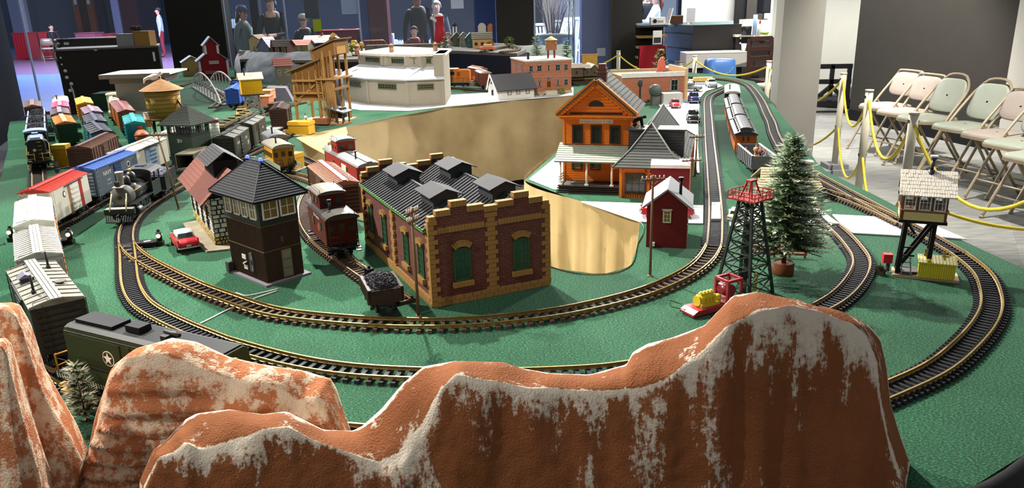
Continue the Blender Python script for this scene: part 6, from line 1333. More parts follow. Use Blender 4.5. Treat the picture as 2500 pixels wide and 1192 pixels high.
# ================================================================ things toward the back of the layout
def hgt(px, py, py2, z=T):
    b = G(px, py, z); lo, hi = -.5, 3
    for _ in range(40):
        m = (lo + hi) / 2
        if PX((b.x, b.y, b.z + m))[1] > py2: lo = m
        else: hi = m
    return lo
def house(x0, x1, py, ye, yr, label, wall, roof, z=T, depth=.2, axis='x', wins=(2, 1), wm='#e0d8b8', rz=0, name='model_house', door=None, chim=False, fl=0, wh=.3, ww=.16, ov=.015, group=None, sign=None, cat='model building', glass=MODELGLASS, sides=True):
    a, b = G(x0, py, z), G(x1, py, z); w = (b - a).length; h = hgt((x0 + x1) / 2, py, ye, z); hr = hgt((x0 + x1) / 2, py, yr, z); c = (a + b) / 2; d0 = b - a
    t = thing(name, label, cat, (c.x, c.y, z), math.atan2(d0.y, d0.x) * (1 if rz is None else 0) + math.radians(rz or 0), group); wall = P2(wall); roof = P2(roof)
    bx('walls', wall, t, -w / 2, w / 2, 0, depth, 0, h)
    if fl: bx('flat_roof', roof, t, -w / 2 - .004, w / 2 + .004, -.004, depth + .004, h, h + fl)
    elif axis == 'x':
        MB().prism([(0, h), (depth, h), (depth / 2, hr)], 'x', -w / 2, w / 2).build('gable', wall, t)
        for y in (-ov, depth + ov): slope(t, ((-w / 2 - ov, y, h - .004), (w / 2 + ov, y, h - .004), (w / 2 + ov, depth / 2, hr + .004), (-w / 2 - ov, depth / 2, hr + .004)), roof, 4, .004)
    else:
        MB().prism([(-w / 2, h), (w / 2, h), (0, hr)], 'y', 0, depth).build('gable', wall, t)
        for x in (-1, 1): slope(t, ((x * (w / 2 + ov), -ov, h - .004), (x * (w / 2 + ov), depth + ov, h - .004), (0, depth + ov, hr + .004), (0, -ov, hr + .004)), roof, 4, .004)
    nx, ny = wins
    for j in range(ny):
        for i in range(nx):
            if door is not None and j == 0 and i == door:
                cb('door', '#6a4a30', t, (-w / 2 + w * (i + .5) / nx, -.002, h * .2), (w * ww * .8, .004, h * .4)); continue
            win(t, (-w / 2 + w * (i + .5) / nx, -.001, h * (j + .32) / ny), 0, w * ww, h * wh / (1 if ny == 1 else .75 * ny), wm, 2, 2, w * ww * .12, glass)
    if chim: cb('chimney', '#7a4a3a', t, (w * .2, depth * .5, hr + .01), (.03, .03, .05))
    if sign: cb('sign_board', '#d8d0c0', t, (0, -.003, sign[1]), (sign[2], .004, sign[3])); text(sign[0], sign[3] * .6, DK, t, (0, -.006, sign[1]))
    t['h'] = h; return t
# green BV tower
BVG = mat('#3e4a3e', .6, 0, .06, 40); q = G(481, 428); bv = thing('signal_tower', 'grey-green signal tower lettered BV with a hip roof', 'model building', (q.x, q.y, T), math.radians(72)); s = .14; sy = .14
bx('walls', BVG, bv, 0, s, 0, sy, 0, .196); cb('belt_board', BVG, bv, (s / 2, sy / 2, .1), (s + .004, sy + .004, .003)); cb('sill', BVG, bv, (s / 2, sy / 2, .196), (s + .006, sy + .006, .004))
LITG = mat('#8a7a3a', .2, 0, .9, 14, key='coloured_things_behind_glass')
for x, y in ((.006, .006), (s - .006, .006), (.006, sy - .006), (s - .006, sy - .006), (s / 2, .006), (.006, sy / 2), (s - .006, sy / 2), (s / 2, sy - .006)): cb('window_post', BVG, bv, (x, y, .225), (.012, .012, .058))
for x in (.25, .75): win(bv, (s * x, .004, .199), 0, .056, .052, '#3a3028', 3, 2, .004, GLASS); win(bv, (.004, sy * x, .199), -PI / 2, .056, .052, '#3a3028', 3, 2, .004, GLASS); win(bv, (s - .004, sy * x, .199), PI / 2, .056, .052, '#3a3028', 3, 2, .004, GLASS); win(bv, (s * x, sy - .004, .199), PI, .056, .052, '#3a3028', 3, 2, .004, GLASS)
cb('desk', '#5a6a8a', bv, (s * .3, sy * .55, .212), (.05, .05, .03)); o = .028; E_ = [(-o, -o, .25), (s + o, -o, .25), (s + o, sy + o, .25), (-o, sy + o, .25)]; A1_, A2_ = (s * .5, sy * .42, .332), (s * .5, sy * .58, .332)
for qd in ((E_[0], E_[1], A1_, A1_), (E_[1], E_[2], A2_, A1_), (E_[2], E_[3], A2_, A2_), (E_[3], E_[0], A1_, A2_)): slope(bv, qd, mat('#41483f', .8, 0, .08, 40), 12, .002)
bx('eave', BVG, bv, -o, s + o, -o, sy + o, .244, .249); text('BV', .026, WT, bv, (-.0015, sy * .5, .168), (PI / 2, 0, -PI / 2))
# ochre water tower
OCH = mat('#a8823c', .65, 0, .08, 30); ROR = mat('#b8835c', .75, 0, .1, 40); q = G(413, 335); wtw = thing('water_tower', 'ochre wooden water tank with a stepped conical roof on dark legs', 'model tower', (q.x, q.y, T)); zb, zt_ = .13, .305
for i in range(8): a = 2 * PI * i / 8; MB().bar((.085 * math.cos(a), .085 * math.sin(a), 0), (.08 * math.cos(a), .08 * math.sin(a), zb), .012).build('leg', mat('#3a2a20', .7), wtw)
MB().lathe([(.112, zb - .012), (.112, zb)], 28).build('deck', mat('#6a4a30', .7), wtw); MB().lathe([(.1, zb), (.106, zt_)], 32).build('tank', OCH, wtw)
for k in range(7): z = zb + .012 + k * .026; MB().lathe([(.1015 + .006 * (z - zb) / .175, z), (.1015 + .006 * (z - zb) / .175, z + .0025)], 32).build('hoop', mat('#5a4520', .6), wtw)
pr = []
for k in range(10): r = .132 * (1 - k / 10); pr += [(r, zt_ + k * .0072), (r, zt_ + k * .0072 + .0028)]
MB().lathe(pr + [(.003, zt_ + .074)], 30, smooth=False).build('roof', ROR, wtw); MB().lathe([(.006, 0), (.006, .012), (.002, .016)], 8, (0, 0, zt_ + .07)).build('finial', IRON, wtw)
MB().tube([(.1, -.02, .24), (.125, -.03, .2), (.12, -.035, .14)], .006, 6).build('spout', IRON, wtw); l = MB(); ladder(l, -.075, -.1, 0, .13, 'x', .02, 8); l.build('ladder', mat('#5a3a28', .7), wtw, fix=False)
bd_ = thing('white_bird', 'little white bird figure perched on the water tower roof', 'figurine', (q.x - .03, q.y + .0, T + zt_ + .05), math.radians(20)); MB().ball((0, 0, .03), .024, 10, 7, (1.5, .8, .9)).ball((.035, 0, .055), .014, 8, 6).tube([(-.03, 0, .03), (-.06, 0, .02), (-.07, 0, -.005)], [.014, .01, .004], 6).build('body', mat('#e0dcd0', .6), bd_); cb('feet', IRON, bd_, (0, 0, .004), (.02, .02, .01))
# grey warehouse, cabinet
house(302, 372, 292, 198, 190, 'grey warehouse with a wide tan flat roof behind the water tower', '#7c7c7a', '#b5ad94', depth=.5, fl=.015, wins=(0, 0), rz=8)
q = G(350, 200, 1.0); rf2 = thing('tan_roof_board', 'wide tan roof board with turned-down edges over the grey warehouse', 'roof', (q.x + .12, q.y - .2, T + .335), math.radians(6)); bx('board', mat('#b8b09a', .7, 0, .1, 20), rf2, -.25, .26, -.25, .2, 0, .012); bx('edge', mat('#4a463e', .7), rf2, -.25, .26, -.252, -.25, -.02, .012); bx('support', mat('#6a6660', .7), rf2, -.2, .2, -.2, .15, -.06, 0)
house(350, 392, 268, 212, 205, 'small grey stone block house with arched openings behind the telegraph pole', '#7d8084', '#8b8d90', depth=.25, fl=.012, wins=(4, 1), wm='#9a9c9e', ww=.1, wh=.25, rz=12)
CABK = mat('#2a2722', .6, 0, .12, 8, stretch=(1, 1, .1)); a, b = RY(172, 118, 8.6), RY(384, 112, 8.6); cab = thing('display_cabinet', 'large black-brown display cabinet standing behind the yard tracks', 'cabinet', ((a.x + b.x) / 2 - .07, 8.6, 0), math.radians(22)); w = (b.x - a.x) * 1.06; hc = a.z
bx('body', CABK, cab, -w / 2, w / 2, 0, .6, 0, hc - .02); bx('top', mat('#6a675f', .6), cab, -w / 2 - .01, w / 2 + .01, -.01, .62, hc - .02, hc); cb('latch_plate', WHITEP, cab, (w * .445, -.004, hc - .12), (.022, .008, .1)); cb('latch_plate', WHITEP, cab, (-w * .12, -.004, hc - .02), (.03, .008, .02))
a2 = RY(142, 107, 9.4); c2 = thing('storage_unit', 'low grey storage unit behind the black display cabinet', 'cabinet', (a2.x + .4, 9.4, 0)); bx('body', mat('#46443e', .6), c2, -.4, .5, 0, .5, 0, a2.z + .04); cb('tag', WHITEP, c2, (-.3, -.003, a2.z), (.06, .004, .03)); bx('top', mat('#5a5850', .6), c2, -.41, .51, -.01, .51, a2.z + .04, a2.z + .055)
def carton(px, py, Y, w, h, d, m, label, z=None):
    p = RY(px, py, Y); t = thing('carton', label, 'box', (p.x, Y, z), math.radians(8)); bx('box', P2(m), t, -w / 2, w / 2, 0, d, 0, h); bx('tape', P2('#b39a70'), t, -.015, .015, -.001, d, h, h + .001); bx('flap', P2(m), t, -w / 2, w / 2, -.004, d * .48, h, h + .003)
carton(305, 95, 8.75, .18, .13, .25, '#8a8c8a', 'grey box standing on the black cabinet', hc); carton(346, 95, 8.75, .16, .155, .25, '#9a7038', 'brown cardboard box standing on the black cabinet', hc)
pc = thing('pine_cone_bowl', 'dark pile of pine cones on the brown cardboard box', 'decoration', (RY(330, 70, 8.85).x, 8.85, hc + .157)); [MB().lathe([(.008, 0), (.022, .012), (.02, .03), (.006, .045)], 8, (rnd(-.07, .06), rnd(-.03, .05), rnd(0, .015))).build('pine_cone', mat('#3a3230', .8), pc) for _ in range(12)]
cs_ = thing('cable_coil', 'bundle of black and white cables hanging beside the black cabinet', 'cables', (RY(168, 170, 8.5).x - .05, 8.45, .75)); 
for k in range(4): MB().tube([(rnd(-.03, .03), 0, .5), (-.06 + rnd(-.02, .02), 0, .38), (-.02 + .02 * k, 0, .2), (.04 + .02 * k, 0, .0), (.06 + .02 * k, 0, -.4)], .011, 6).build('cable', (WIRE, IRON)[k % 2], cs_)
for k in range(7): MB().ball((-.01 + rnd(-.03, .04) + k * .012, -.01, .42 - k * .07), .02, 8, 6).build('connector', WIRE, cs_)
q = G(268, 270); gb = thing('green_block', 'dark green felt-covered block behind the turquoise boxcar', 'block', (q.x, q.y, T), .1); bx('block', mat('#2a4a38', .9), gb, -.12, .12, 0, .2, 0, .14); bx('felt_cover', FELT, gb, -.122, .122, -.002, .202, .14, .144)
# oil drum with red lid, yellow-green things behind the glass tower
q = G(526, 345); dr = thing('oil_drum', 'white drum with black stripes and a red lid behind the BV tower', 'drum', (q.x, q.y, T)); MB().lathe([(.034, 0), (.034, .12)], 20).build('drum', WHITEP, dr); [MB().lathe([(.0345, .02 + .02 * k), (.0345, .023 + .02 * k)], 20).build('stripe', mat('#b8b6a8', .5), dr) for k in range(5)]; MB().lathe([(.037, .12), (.037, .135), (.03, .142), (0, .143)], 20).build('lid', mat('#b8343c', .4), dr)
q = G(363, 308); sp2 = thing('cable_spool', 'white cable spool on a wooden stand beside the water tower', 'spool', (q.x, q.y, T)); bx('stand', mat('#8a6a44', .7), sp2, -.04, .04, -.04, .04, 0, .05); MB().lathe([(.026, .05), (.02, .056), (.026, .066), (.02, .074), (.026, .084), (.024, .096)], 16).build('spool', WHITEP, sp2)
# white arch bridge
def bridge(pa, pb, z, H, m, label, W=.16, n=9, name='truss_bridge', deck=None, arch=True, r=.009, z2=None):
    A, B = G(*pa, z), G(*pb, z); d = B - A; L = d.length; t = thing(name, label, 'model bridge', (A.x, A.y, z), math.atan2(d.y, d.x)); m = P2(m)
    for s in (0, 1):
        y = s * W; f = lambda u: H * (math.sin(PI * u) ** .7 if arch else min(1, min(u, 1 - u) * 5))
        MB().tube([(L * k / 20, y, .01 + f(k / 20)) for k in range(21)], r, 5).build('top_chord', m, t); MB().bar((0, y, .008), (L, y, .008), r * 1.6).build('bottom_chord', m, t)
        for k in range(1, n): MB().bar((L * k / n, y, .008), (L * k / n, y, .01 + f(k / n)), r * 1.1).build('hanger', m, t)
        if not arch or r < .007:
            for k in range(1, n - 1): MB().bar((L * k / n, y, .008), (L * (k + 1) / n, y, .01 + f((k + 1) / n)), r * .9).build('diagonal', m, t)
    bx('deck', P2(deck or '#4a4a4a'), t, 0, L, .01, W - .01, 0, .006); return t
bridge((540, 258), (470, 214), T, .2, '#c9c9c2', 'white arch bridge beside the red mill', W=-.18, n=10)
# red mill
q = G(490, 196); ml = thing('feed_mill', 'tall red feed mill with stepped roofs and white corner boards', 'model building', (q.x, q.y, T), math.radians(24)); MRD = mat('#8a1f28', .55, 0, .06, 20); PNK = mat('#b86a80', .5); GRS = mat('#8d94a4', .6); w, d = .34, .3
poly = [(0, 0), (w, 0), (w, .22), (w * .74, .3), (w * .74, .4), (w * .5, .49), (w * .26, .4), (w * .26, .3), (0, .22)]
MB().prism(poly, 'y', 0, d).build('body', MRD, ml)
for a, b in (((-.02, .21), (w * .27, .305)), ((w + .02, .21), (w * .73, .305)), ((w * .22, .39), (w * .5, .5)), ((w * .78, .39), (w * .5, .5))): slope(ml, ((a[0], -.02, a[1]), (a[0], d + .02, a[1]), (b[0], d + .02, b[1]), (b[0], -.02, b[1])), GRS, 1, .008)
for x, z0, z1 in ((.012, 0, .22), (w - .012, 0, .22), (w * .26 + .012, .3, .4), (w * .74 - .012, .3, .4)): cb('corner_board', WHITEP, ml, (x, -.003, (z0 + z1) / 2), (.026, .008, z1 - z0))
cb('side_face', PNK, ml, (-.002, d / 2, .11), (.004, d, .2)); cb('side_face', PNK, ml, (w * .26 - .002, d / 2, .35), (.004, d, .08)); cb('sign_board', '#d8c8c0', ml, (w * .52, -.004, .2), (.11, .006, .036)); text('Purina Mills', .021, DK, ml, (w * .52, -.008, .2))
MB().prism([(-.09, .07), (0, .1), (0, .106), (-.09, .076)], 'x', .06, .2).build('awning', mat('#8a5a50', .7), ml); bx('loading_dock', mat('#6a5a44', .7), ml, .07, .19, -.07, 0, 0, .05)
house(455, 492, 186, 152, 138, 'little yellow house with a grey gable roof beside the red mill', '#a8945a', '#7d8088', depth=.3, axis='y', wins=(2, 1), rz=25)
# tank house on stilts
q = G(622, 285); th = thing('tank_house', 'bright yellow tank house on grey lattice stilts', 'model tower', (q.x, q.y, T), math.radians(24)); YL2 = mat('#dba81e', .5, 0, .04, 30); zb = .165
for s in (-1, 1):
    for k in (-1, 1): MB().bar((s * .07, k * .055, 0), (s * .045, k * .04, zb), .008).build('stilt', mat('#9a9a94', .5), th)
for j in range(3):
    z0, z1 = zb * j / 3, zb * (j + 1) / 3
    for k in (-1, 1): MB().bar((-.07 + .008 * j, k * .05, z0), (.06 - .008 * j, k * .046, z1), .004).bar((.07 - .008 * j, k * .05, z0), (-.06 + .008 * j, k * .046, z1), .004).bar((-.06, k * .048, z1), (.06, k * .048, z1), .004).build('brace', mat('#8a8a86', .5), th, fix=False, kind='stuff')
bx('deck', DGREY, th, -.085, .085, -.07, .07, zb, zb + .01); bx('cabin', YL2, th, -.075, .075, -.06, .06, zb + .01, zb + .125)
for s in (-1, 1): slope(th, ((-.09, s * .08, zb + .12), (.09, s * .08, zb + .12), (.09, 0, zb + .165), (-.09, 0, zb + .165)), mat('#d8cfa0', .7, 0, .1, 60), 5, .004)
MB().prism([(-.06, zb + .125), (.06, zb + .125), (0, zb + .158)], 'x', -.074, .074).build('gable', mat('#e8c83c', .5), th); MB().cyl((-.04, -.03, zb + .14), (-.04, -.03, zb + .2), .005).build('stovepipe', BLACK, th)
for i in range(9): cb('batten', '#c9961a', th, (-.066 + i * .0165, -.061, zb + .04), (.003, .002, .05))
for y in (-.025, .025): cb('end_panel', '#f0d65a', th, (.076, y, zb + .06), (.003, .03, .09))
# coaling tower
WD = mat('#7d5a30', .65, 0, .14, 40, stretch=(1, 1, .2)); WD2 = mat('#95703e', .6, 0, .1, 40); q = G(728, 302); ct = thing('coaling_tower', 'tall honey-brown wooden coaling tower with ladder and slanted hopper', 'model tower', (q.x, q.y, T), math.radians(-14)); w = .3; d = .26
bx('base', TAN, ct, -.02, w + .03, -.03, d, 0, .012)
for x in (0, w * .62, w * .8, w):
    for y in (0, d - .03): MB().bar((x, y, .012), (x, y, .27 if x < .2 else .5), .016).build('post', WD2, ct)
MB().prism([(0, .18), (.22, .16), (w * .72, .2), (w * .72, .44), (-.02, .36)], 'y', .012, d - .04).build('bin', WD, ct)
MB().prism([(-.05, .35), (w * .72, .44), (w * .72, .452), (-.05, .362)], 'y', -.02, d).build('bin_roof', mat('#6d5a3e', .7), ct)
for i in range(5): cb('bin_stud', WD2, ct, (.02 + i * .05, .006, .28 + i * .006), (.01, .012, .15))
for z in (.17, .215, .3): cb('rail_beam', WD2, ct, (w * .36, -.004, z), (w * .78, .014, .014))
MB().bar((.02, .006, .17), (.2, .006, .3), .012).build('diagonal', WD2, ct)
for z in (.24, .31): cb('side_beam', WD2, ct, (w + .005, d * .4, z), (.016, d * .9, .016))
bx('tower_deck', WD2, ct, w * .6, w + .03, -.03, d, .305, .315)
MB().prism([(w * .5, .49), (w + .03, .56), (w + .03, .47), (w * .52, .44)], 'y', .0, d - .03).build('head_house', WD, ct); MB().prism([(w * .48, .495), (w + .05, .572), (w + .05, .58), (w * .48, .503)], 'y', -.02, d - .01).build('head_roof', mat('#6d5a3e', .7), ct); cb('head_panel', '#b58a4e', ct, (w + .032, d * .4, .5), (.006, d * .5, .05))
for i in range(5): cb('head_slat', WD, ct, (w * .6 + i * .022, .002, .39), (.008, .01, .15))
lad = obj('ladder', MB().bar((w * .68, -.035, .01), (w * .62, -.02, .33), .007).bar((w * .8, -.035, .01), (w * .74, -.02, .33), .007).mesh('ladder', WD2), ct)
for k in range(24): cb('rung', WD2, lad, (w * .74 - w * .06 * k / 24, -.034 + .014 * k / 24, .02 + k * .0128), (w * .12, .004, .004))
for k in range(5): MB().tube([(w * .86 + k * .012, -.02, .3), (w * .88 + k * .012, -.03, .15), (w * .85 + k * .012, -.02, .02)], .004, 5).build('cable', WD2, ct)
cb('step_box', '#8a5638', ct, (w * .72, -.06, .03), (.11, .05, .04)); cb('step_box', '#94603e', ct, (w * .45, -.03, .02), (.12, .05, .02))
for x, y in ((w * .5, -.012), (.05, -.012)): MB().bar((x - .05, y, .13), (x, y, .17), .01).build('knee_brace', WD2, ct)
sb = thing('coal_shanty', 'small black slant-roofed shanty beside the coaling tower', 'model building', G(822, 304), math.radians(-14)); bx('floor', WD2, sb, -.05, .07, -.03, .1, 0, .008); [MB().bar((x, y, .008), (x, y, .085), .008).build('post', mat('#4a3a2a', .7), sb) for x in (-.04, .02, .06) for y in (-.02, .08)]; bx('bin', mat('#2d2d2c', .6), sb, -.05, .04, .02, .09, .04, .11); MB().prism([(-.06, .12), (.08, .08), (.08, .088), (-.06, .128)], 'y', -.04, .1).build('roof', mat('#55575a', .5), sb)
si = thing('grey_silo', 'slate grey silo with a yellow diamond sign beside the coaling tower', 'model tower', G(822, 262)); MB().lathe([(.07, 0), (.07, .3), (.0, .31)], 20).build('shell', mat('#4d5260', .5), si); cb('diamond_sign', '#c9c42c', si, (-.01, -.074, .16), (.075, .004, .075), ry=PI / 4); text('UNI', .035, DK, si, (-.005, -.077, .16))
ob = thing('toy_figure', 'little orange and white figure at the foot of the coaling tower', 'figurine', G(748, 302)); figure(ob, 0, 0, 0, .07, '#e0dcd4', '#c2502c', name='body')
house(682, 716, 232, 160, 144, 'grey-green house with a rusty pink roof behind the coaling tower', '#6d6a5c', '#a8675c', depth=.3, wins=(2, 2), rz=18)
te = thing('grey_tarp', 'purple-grey cloth tarp tent behind the dark brown boxcar', 'tarp', G(672, 250), .2); MB().prism([(-.13, 0), (.15, 0), (.1, .12), (-.06, .13)], 'y', 0, .2).build('cloth', mat('#6d6874', .8), te); bx('board', mat('#a8adb0', .6), te, -.18, -.1, -.02, .15, 0, .08)
for i, (px, py, c) in enumerate(((640, 268, '#a86a4a'), (645, 252, '#b87a5c'), (668, 288, '#3a2a24'))): flat('flat car loaded with ' + ('rust brown crates', 'clay brown crates', 'a dark crate')[i], (px, py), (px + 20, py - 10), '#4a3a30', zz=.04, load=lambda t, hl, c=c: (bx('crate', P2(c), t, -hl * .7, hl * .6, -.045, .045, .041, .11), bx('crate_lid', P2(c), t, -hl * .72, hl * .62, -.048, .048, .11, .118)))
flat('black flat car behind the blue diesel', (600, 252), (575, 238), '#2a2a2c', zz=.04)
# grey tunnel hill
HILL = mat('#8a8f96', .9, 0, .35, 9, .4, 60, key='grey_plaster_hill')
def hill(label, pts, z, back, m, name='plaster_hill'):
    rows = []; F_ = spline([G(x, y, T) for x, y in pts], .06); n = len(F_)
    for k in range(9):
        t = k / 8; rows.append([V3((p.x + noise.noise((p.x * 5, k, 1)) * .03, p.y + back * t ** 1.6 + noise.noise((p.x * 6, k * .7, 4)) * .04, T + z * (t ** .8) + (0 if k == 0 else noise.noise((p.x * 7, k, 8)) * .02))) for p in F_])
    mb = MB().grid(rows); o = mb.build(name, m, fix=False); return tag(o, label, 'hill')
hill('grey plaster hillside with a carved tunnel wall behind the tank house', [(572, 192), (620, 202), (700, 204), (780, 200)], .32, .35, HILL)
p = G(588, 190); tp_ = thing('tunnel_wall', 'carved white stone band on the grey hillside', 'wall', (p.x, p.y + .02, T + .12), math.radians(-8)); bx('band', mat('#9a968c', .8, 0, .2, 40), tp_, 0, .28, 0, .02, .1, .2)
for i in range(7): MB().lathe([(.016, 0), (.016, .01), (.008, .014)], 8).xf(Matrix.Translation((.02 + i * .04, -.0, .15)) @ Matrix.Rotation(PI / 2, 4, 'X')).build('boss', mat('#c9c4b8', .8), tp_)
for i in range(3): cb('course', '#77726a', tp_, (.14, -.004, .02 + i * .03), (.28, .012, .024))
hill('pale grey-white plaster hillside behind the brick hall', [(1165, 185), (1230, 182), (1290, 180), (1400, 182)], .3, .4, mat('#a3aaa6', .9, 0, .2, 7, .3, 50))
# ---------------------------------------------------------------- upper shelf with little houses
US = T + .24
def shelf(label, px, z, m, th=.03, fascia='#16161a', fh=None):
    fh = z - T - .002
    P_ = [G(x, y, z) for x, y in px]; t = thing('layout_shelf', label, 'table'); MB().prism([(p.x, p.y) for p in P_], 'z', z - th, z).build('top', m, t); f = MB(); n = len(P_)
    for i in range(n): a, b = P_[i], P_[(i + 1) % n]; f.add([(a.x, a.y, z - th), (b.x, b.y, z - th), (b.x, b.y, z - fh), (a.x, a.y, z - fh)], [(0, 1, 2, 3)])
    f.build('skirt', P2(fascia), t, fix=False); return t
shelf('raised back shelf carrying a row of small coloured houses', [(585, 145), (620, 144), (720, 147), (850, 145), (1000, 140), (1060, 136), (1060, 118), (850, 118), (640, 118), (600, 126)], US, mat('#6a655c', .8))
bridge((872, 130), (955, 127), US, .13, '#7a4a38', 'rust-brown truss bridge on the upper shelf', W=.16, n=8, arch=False, r=.01)
house(614, 634, 142, 95, 86, 'tall narrow cream clock house on the back shelf', '#c9b888', '#8a7a5a', US, .2, 'y', (1, 1), rz=-12)
house(634, 657, 142, 116, 92, 'blue-grey gable house with a lilac roof on the back shelf', '#7d8ca4', '#9a86a8', US, .25, 'y', (3, 1), '#c9ccd4', rz=-10, ww=.14, wh=.5)
house(659, 699, 141, 114, 99, 'dark brown chapel with three arched cream windows', '#4a2c26', '#3a322c', US, .25, 'x', (3, 1), '#d8cca4', rz=-6, wh=.6)
house(700, 748, 132, 110, 99, 'long grey-green cottage with a pink roof', '#6d7064', '#c98a80', US, .25, 'x', (4, 1), '#d8d47a', door=1, rz=-6, ww=.09, wh=.5)
house(748, 795, 128, 104, 88, 'navy blue house with a white roof', '#2f3a68', '#dcdcd2', US, .25, 'x', (3, 1), '#d0d0d0', rz=-4, chim=True)
h_ = house(803, 838, 127, 102, 90, 'red house with a curved yellow false front', '#a03a30', '#d8c8b0', US, .2, 'y', (2, 1), '#d8c07a', rz=8); MB().prism([(-.09, .12), (.02, .12), (.02, .2), (0, .215), (-.035, .24), (-.07, .215), (-.09, .2)], 'y', .2, .215).build('false_front', mat('#cda24e', .6), h_)
bo = thing('flower_pot', 'clay pot of yellow and white artificial flowers on the back shelf', 'flowers', G(868, 136, US)); MB().lathe([(.04, 0), (.05, .06)], 14).build('pot', mat('#8a6a5c', .7), bo)
for i in range(34): a = rnd(0, 6.28); r = rnd(0, .14); MB().ball((r * math.cos(a), r * math.sin(a) * .7, .08 + rnd(0, .09) - r * .2), rnd(.014, .026), 7, 5).build('blossom', P2(('#d8c04a', '#cfd2a0', '#5a7a3a', '#d89a3a')[i % 4]), bo)
wg = thing('grey_viaduct', 'long dull grey viaduct wall behind the roundhouse roof', 'model building', G(960, 134, US), -.04); bx('wall', mat('#6d6a60', .8, 0, .15, 20), wg, -.32, .62, 0, .12, 0, .115)
for x in (-.2, .05, .3, .55): cb('pilaster', '#5a574e', wg, (x, -.006, .055), (.02, .012, .11))
rt_ = thing('streamliner_car', 'red and grey toy streamliner on the back shelf', 'model train car', G(1005, 136, US), -.03); bx('body', mat('#b5543c', .5), rt_, -.13, .13, -.09, -.03, .012, .035); bx('roof', mat('#a8a6a0', .5), rt_, -.12, .06, -.085, -.035, .035, .052); bx('wheels', IRON, rt_, -.12, .12, -.085, -.035, 0, .012)
US2 = T + .3
shelf('raised shelf at the far side with a row of town houses and a navy skirt', [(1050, 123), (1120, 124), (1205, 128), (1262, 130), (1285, 120), (1250, 106), (1160, 104), (1062, 106)], US2, mat('#5a5852', .85), fascia='#191b2c')
lh = thing('lighthouse', 'red tapering lighthouse tower with a white vane', 'model tower', G(1076, 114, US2)); MB().lathe([(.085, 0), (.06, .22), (.056, .225), (.056, .23), (.05, .34), (.058, .345), (.05, .36)], 18).build('tower', mat('#b5303a', .5), lh); cb('vane', '#d8d4cc', lh, (-.06, -.03, .32), (.1, .02, .03), ry=.5)
TH = (('#a8ada4', '#5a5c52', 1082, 1107, 112, 92, 80, 'pale grey town house with a steep dark roof'), ('#4d5a48', '#55584a', 1107, 1125, 113, 92, 80, 'dark green town house in the row'), ('#8a8678', '#63604f', 1124, 1142, 114, 92, 80, 'grey-tan town house in the row'), ('#28585c', '#4a5650', 1141, 1158, 116, 93, 81, 'teal town house in the row'), ('#d2a468', '#77735f', 1158, 1198, 118, 94, 80, 'peach town house with three brown windows'))
for wc_, rc, x0, x1, py, ye, yr, lb in TH: house(x0, x1, py, ye, yr, lb, wc_, rc, US2, .22, 'x' if x1 - x0 > 30 else 'y', (3, 1) if x1 - x0 > 30 else (2, 2), '#5a3a2a' if x1 - x0 > 30 else '#8f948c', rz=4, group='town houses on the far shelf')
bt_ = thing('belfry', 'small white belfry with a dark cone roof above the row of town houses', 'model tower', G(1112, 107, US2)); [MB().bar((x, y, .0), (x, y, .22), .012).build('post', WHITEP, bt_) for x in (-.02, .02) for y in (-.02, .02)]; MB().lathe([(.042, .22), (.02, .25), (.0, .3)], 10).build('roof', mat('#2a3038', .5), bt_)
fr_ = thing('false_front_sign', 'pale curved shop gable above the peach town house', 'model building', G(1178, 108, US2)); MB().prism([(-.05, 0), (.05, 0), (.05, .22), (.03, .25), (0, .26), (-.03, .25), (-.05, .22)], 'y', 0, .02).build('panel', mat('#c9c4ae', .6), fr_); MB().prism([(.07, 0), (.13, 0), (.13, .24), (.1, .25), (.07, .22)], 'y', 0, .02).build('panel', mat('#b5713c', .6), fr_)
tr2 = track('oval track on the far raised shelf', None, .03, .014, .09, RUSTRAIL, TIE_G, near=False, z=US2 + .001, world=[G(x, y, US2) for x, y in ((1180, 127), (1215, 120), (1245, 115), (1262, 120), (1255, 126), (1225, 129))])
ca_ = thing('toy_car', 'small orange toy car on the far raised shelf', 'toy car', G(1190, 125, US2)); bx('body', mat('#c96a3a', .4), ca_, -.08, .08, -.03, .03, .012, .045); bx('cabin', mat('#d8a06a', .4), ca_, -.04, .05, -.028, .028, .045, .07); bx('wheels', BLACK, ca_, -.06, .06, -.032, .032, 0, .02)
bu = [(1062, 118, .03, '#8a8a3a'), (1198, 119, .035, '#a8842c'), (1243, 118, .05, '#5d6a3a')]
for i, (px, py, r, c) in enumerate(bu):
    t = thing('model_bush', ('olive bush beside the lighthouse', 'golden bush beside the peach town house', 'round green bush by the oval track')[i], 'bush', G(px, py, US2)); mb = MB()
    for k in range(160): v = V3((rnd(-1, 1), rnd(-1, 1), rnd(-.6, 1))).normalized() * r; e = V3((rnd(-1, 1), rnd(-1, 1), rnd(-1, 1))) * r * .4; mb.add([v + V3((0, 0, r * 1.3)), v + e + V3((0, 0, r * 1.3)), v + V3((e.z, e.x, e.y + r * 1.3))], [(0, 1, 2)])
    mb.build('leaves', P2(mat(c, .8, 0, .3, 50)), t, kind='stuff', fix=False); MB().cyl((0, 0, 0), (0, 0, r), .006).build('stem', TRUNK, t)
